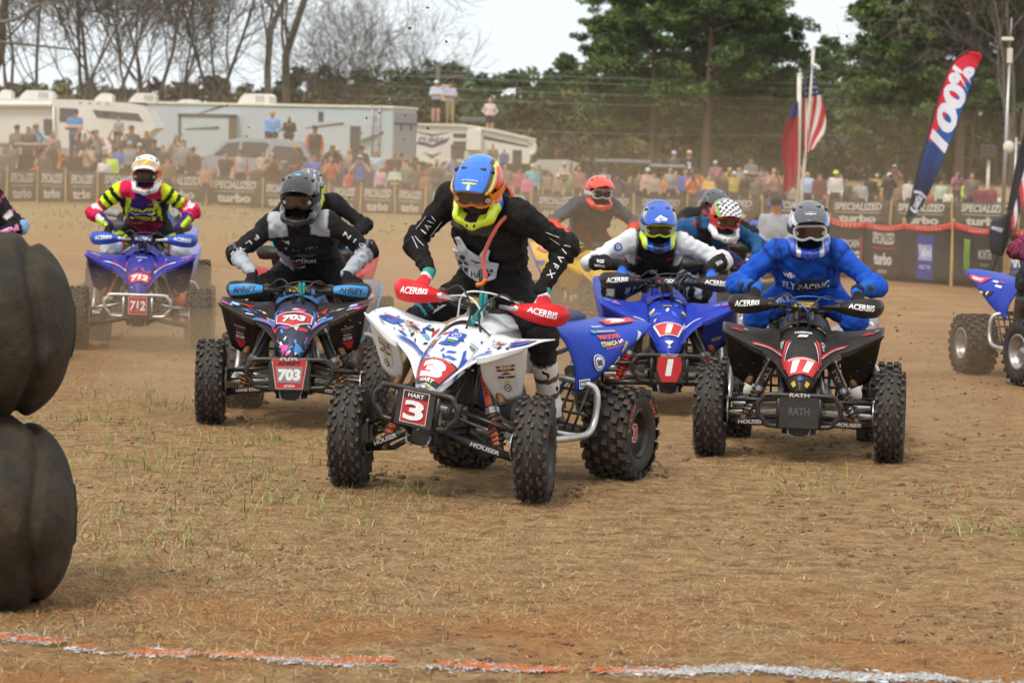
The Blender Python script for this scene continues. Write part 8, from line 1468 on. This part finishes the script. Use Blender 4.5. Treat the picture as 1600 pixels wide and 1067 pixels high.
C(1236, 292, 'b8a8a0', 'a pale grey shirt', 'brown'); C(1262, 275, 'a8bcdc', 'a pale blue shirt', 'blond', build=1.35); C(1281, 276, '6a3a3c', 'a maroon top', 'dark'); C(1306, 272, 'd4d0cc', 'a white shirt', 'dark', 'c8e03a', 'a neon yellow helmet', brim=False); C(1323, 284, '5a5654', 'a dark grey top', 'red'); C(1347, 287, '9a9ca0', 'a grey tee', 'brown'); C(1361, 278, '2a2a2c', 'a black shirt', 'dark', '2a2a2c', 'a black cap'); C(1389, 276, '2e3032', 'a black jacket', 'dark', 'c8ccd0', 'a white cap', pose='camera'); C(1405, 290, '8a6a64', 'a dusty red top', 'brown'); C(1421, 283, 'c8c0b8', 'a white shirt', 'dark', '34343a', 'a black cap'); C(1435, 300, '34343a', 'a black tee', 'dark'); C(1471, 286, 'b0c0ac', 'a pale green shirt', 'brown'); C(1482, 300, 'd8ccc0', 'a cream shirt', 'brown'); C(1512, 286, 'c0dc50', 'a neon yellow vest', 'dark', '2c5cc0', 'a blue cap', pose='lean'); C(1519, 276, '6a5c54', 'a brown top', 'bald'); C(1532, 292, '7a2c48', 'a maroon shirt', 'dark'); C(1549, 292, '8a3050', 'a raspberry shirt', 'brown'); C(1560, 306, 'd4d0cc', 'a white shirt', 'brown'); C(1590, 300, '4c5a6a', 'a slate shirt', 'dark'); C(1455, 302, 'b05a52', 'a faded red tee', 'brown'); C(1380, 300, 'c87a5a', 'a coral top', 'dark'); C(1335, 302, '5a4a48', 'a brown tee', 'dark'); C(1295, 298, 'b05a6a', 'a rose tee', 'brown')
RC = [('6e6a68', 'a stone grey shirt'), ('3c4a5e', 'a denim jacket'), ('8a5a50', 'a brick red shirt'), ('5e6a54', 'a moss green shirt'), ('b0a490', 'an oatmeal shirt'), ('4a4250', 'an aubergine hoodie'), ('c07a56', 'a burnt orange shirt'), ('708aa0', 'a steel blue shirt'), ('2e2c2e', 'a jet black hoodie'), ('a89a54', 'a khaki yellow shirt'), ('94606e', 'a mauve top')]
for j, px in enumerate((18, 64, 98, 145, 168, 196, 218, 236, 268, 294, 316, 364, 412, 452, 478, 528, 572, 604, 628, 672, 694, 752, 842, 882, 918, 955, 1004, 1030, 1056, 1090, 1118, 1140, 1156, 1174, 1190, 1216, 1250, 1314, 1370, 1398, 1446, 1496)): C(px, 243 + (px - 800) * .0244 + (16 if j % 3 else 4) + 4 * math.sin(j * 7), *RC[(j * 4) % 11], hair=('dark', 'brown', 'grey', 'blond')[j % 4], hat=(None, '3a3c40', None, 'b8b4ac')[(j // 2) % 4], pose=('stand', 'phone', 'belt', 'cross', 'camera')[j % 5], d=87.2 + (j % 4) * .7)
# people off the ground: child on shoulders, on the car roof, on the camper roof, on the buggy
def raised(px, py, d, height, shirt, label, hair, pose, headk=1.625, **k):
    p = at(px, py, d); hk = headk / 1.75 * height; make_person((p.x, d, p.z - hk), height, shirt, hair=hair, pose=pose, label=label, group=k.pop('group', 'people raised above the crowd'), **k)
raised(186, 187, 89.9, 1.15, '8a9296', 'small child in grey vest sitting on shoulders below the trailer window', 'red', 'sit', .795, long_sleeve=False)
sz = at(425, 217, 89.3).z
for px, ht, sh, lb, hr, ps in ((425, 1.72, '6a9cd0', 'blonde woman in a light blue shirt sitting on the silver car roof', 'blond', 'sit'), (452, 1.40, '2a2a2c', 'person in black sitting on the silver car roof holding a phone', 'red', 'sitphone')): make_person((at(px, 217, 89.3).x, 89.3, at(px, 217, 89.3).z - .02), ht, sh, hair=hr, pose=ps, label=lb, group='people raised above the crowd', pants='2a2a2c')
raised(682, 131, 114.8, 1.72, 'b4b8c4', 'woman in white cap and black shorts standing on the camper roof', 'dark', 'cross', hat='d8dce4', pants='26262a', shorts=True); raised(704, 133, 115.3, 1.76, 'a4acc0', 'man in pale blue shirt and tan trousers standing on the camper roof', 'brown', 'cross', pants='a08c6c', long_sleeve=False); raised(766, 158, 115.0, 1.55, 'd0b8b0', 'girl in a pale pink shirt standing with hands on hips on the camper roof', 'blond', 'hips', pants='2a2a2e', shorts=True)
raised(770, 229, 112.6, 1.5, '7a6a54', 'person in a brown camouflage coat seated beside the camper', 'dark', 'sit', .795, pants='6a5c48'); raised(788, 236, 112.4, 1.3, '4a5a80', 'person in a blue jacket seated beside the camper', 'brown', 'sit', .795, pants='3a4a6a')
raised(1053, 242, 89.6, 1.62, '4a4650', 'person in a blue and yellow patterned vest standing on the smaller buggy', 'brown', 'belt', hat='b0b4c4', second='2a2a2c'); raised(1077, 241, 89.7, 1.64, '1e1e20', 'person in a black jersey standing on the smaller buggy', 'dark', 'belt', hat='d4a88c')
q = [o for o in PEOPLE if 'black jersey standing' in o['label']][0]; b_ = q.children[0]; Print().text('2', .20, 'e8e8e8', 0, 0, bold=.06).build('number', b_, on_plane((0, -.155, 1.17), (1, 0, 0), (0, 0, 1)))
# track worker with ear defenders on the parked quad
pk = at(1212, 340, 43.0); pk.z = .30; w = make_person(tuple(pk), 1.74, '9a9ea8', hair='dark', hat='1c1c20', pose='sit', label='track worker with a black cap and blue ear defenders crouching by the parked quad', group='people raised above the crowd', face=-.1, pants='2a2c34', hres=.022)
hd = (np.array([0, -.03, .47]) + np.array([0, -.02, .325])) * 1.74 / 1.75
for sx in (-1, 1): MB().ball((hd[0] + sx * .092, hd[1] + .01, hd[2]), .045, 0, 8, (.55, 1, 1.15)).obj('ear_defender', plastic('2c62b0', .1), w)
for ph, lb in PHONES:
    n = CN.get('ph' + lb, 0); tag(ph, 'phone held up by the ' + ' '.join(lb.replace(' holding a phone', '').replace(' with hands raised to the face', '').split()[:10]).rstrip(','), 'phone', 'phones in the crowd')
# ------------------------------------------------------------------ flying earth, dust, haze
def volume(name, dens, col, aniso=.25):
    m = bpy.data.materials.new(name); m.use_nodes = True; nt = m.node_tree; nt.nodes.clear(); o = nt.nodes.new('ShaderNodeOutputMaterial'); v = nt.nodes.new('ShaderNodeVolumePrincipled'); v.inputs['Color'].default_value = (*col, 1); v.inputs['Density'].default_value = dens; v.inputs['Anisotropy'].default_value = aniso; nt.links.new(v.outputs[0], o.inputs['Volume']); return m
rng = np.random.default_rng(5); P = []; R = []
def spray(px0, px1, py0, py1, d, n, r0=.002, r1=.009):
    for _ in range(n): P.append(np.array(at(rng.uniform(px0, px1), py0 + (py1 - py0) * rng.random() ** .7, d + rng.normal(0, .3)))); R.append(r0 + (r1 - r0) * rng.random() ** 3)
spray(540, 640, 440, 660, 18.0, 150); spray(560, 660, 420, 600, 17.4, 60); spray(1400, 1520, 420, 640, 17.6, 70); spray(940, 1040, 560, 760, 15.6, 60); spray(100, 340, 420, 560, 23.5, 120, .003, .012); spray(300, 420, 560, 660, 18.4, 60); spray(860, 960, 420, 600, 21, 70); spray(500, 760, 80, 470, 20, 22, .004, .012); spray(60, 640, 150, 420, 26, 70, .004, .012); spray(1360, 1600, 440, 600, 21, 60)
for px, py, d in ((697, 65, 15), (669, 200, 14), (640, 44, 17), (536, 113, 20), (668, 12, 22), (1323, 57, 18), (615, 140, 19), (573, 185, 20), (588, 162, 17)): P.append(np.array(at(px, py, d))); R.append(.011)
for Q in (Q3, Q11, Q703, Q1, Q712):
    for sx in (-1, 1):
        for y0 in (-.62, .62):
            for _ in range(38):
                c = Q.M @ Vector((sx * .5 + rng.normal(0, .10), y0 + .18 + abs(rng.normal(0, .28)), 0)); r_ = .004 + .02 * rng.random() ** 3; P.append(np.array([c.x, c.y, g0(c.x, c.y) + r_ * .3])); R.append(r_)
V, F = lumps(np.array(P), np.array(R), .8, .5); tag(link('flying_dirt', np_mesh('flying_dirt', V, F, [M_CLOD])), 'specks and crumbs of earth thrown into the air by the wheels', 'dirt', kind='stuff')
def puff(c, r, dens, col, seg=24):
    mb = MB(); mb.ball((0, 0, 0), 1.0, 0, seg // 2); me = mb.mesh('dust_cloud', [volume('dust_%g' % dens, dens, col)]); o = link('dust_cloud', me); o.location = c; o.scale = r; tag(o, None, None, None, 'stuff'); return o
DC = (.88, .66, .43)
puff((-2.0, 52, 0.0), (26, 24, 3.0), .0034, DC); puff((-5.0, 37, 0), (7.5, 9, 2.4), .017, DC); puff((1.0, 33, 0), (4.6, 6.5, 2.0), .013, DC); puff((7, 70, 0), (16, 18, 4.6), .0014, DC)
puff((-.62, 19.3, .25), (.75, .9, .85), .34, DC); puff((-3.2, 24.9, .1), (1.7, 1.5, .66), .34, DC); puff((.7, 21.2, .2), (1.0, 1.0, .75), .28, DC); puff((.80, 15.95, .10), (.26, .32, .22), .3, DC); puff((-1.6, 19.6, .15), (1.3, .9, .55), .26, DC); puff((2.5, 18.4, .1), (.7, .8, .4), .12, DC); puff((3.7, 23.6, .1), (.9, .8, .5), .2, DC); puff((.9, 26.5, .4), (1.3, 1.0, 1.0), .15, DC)
bx = MB(); bx.box((0, 130, 10), (260, 300, 26), 0); hz = bx.obj('haze', volume('haze_air', .00012, (.82, .86, .90), .3)); tag(hz, None, None, None, 'stuff')
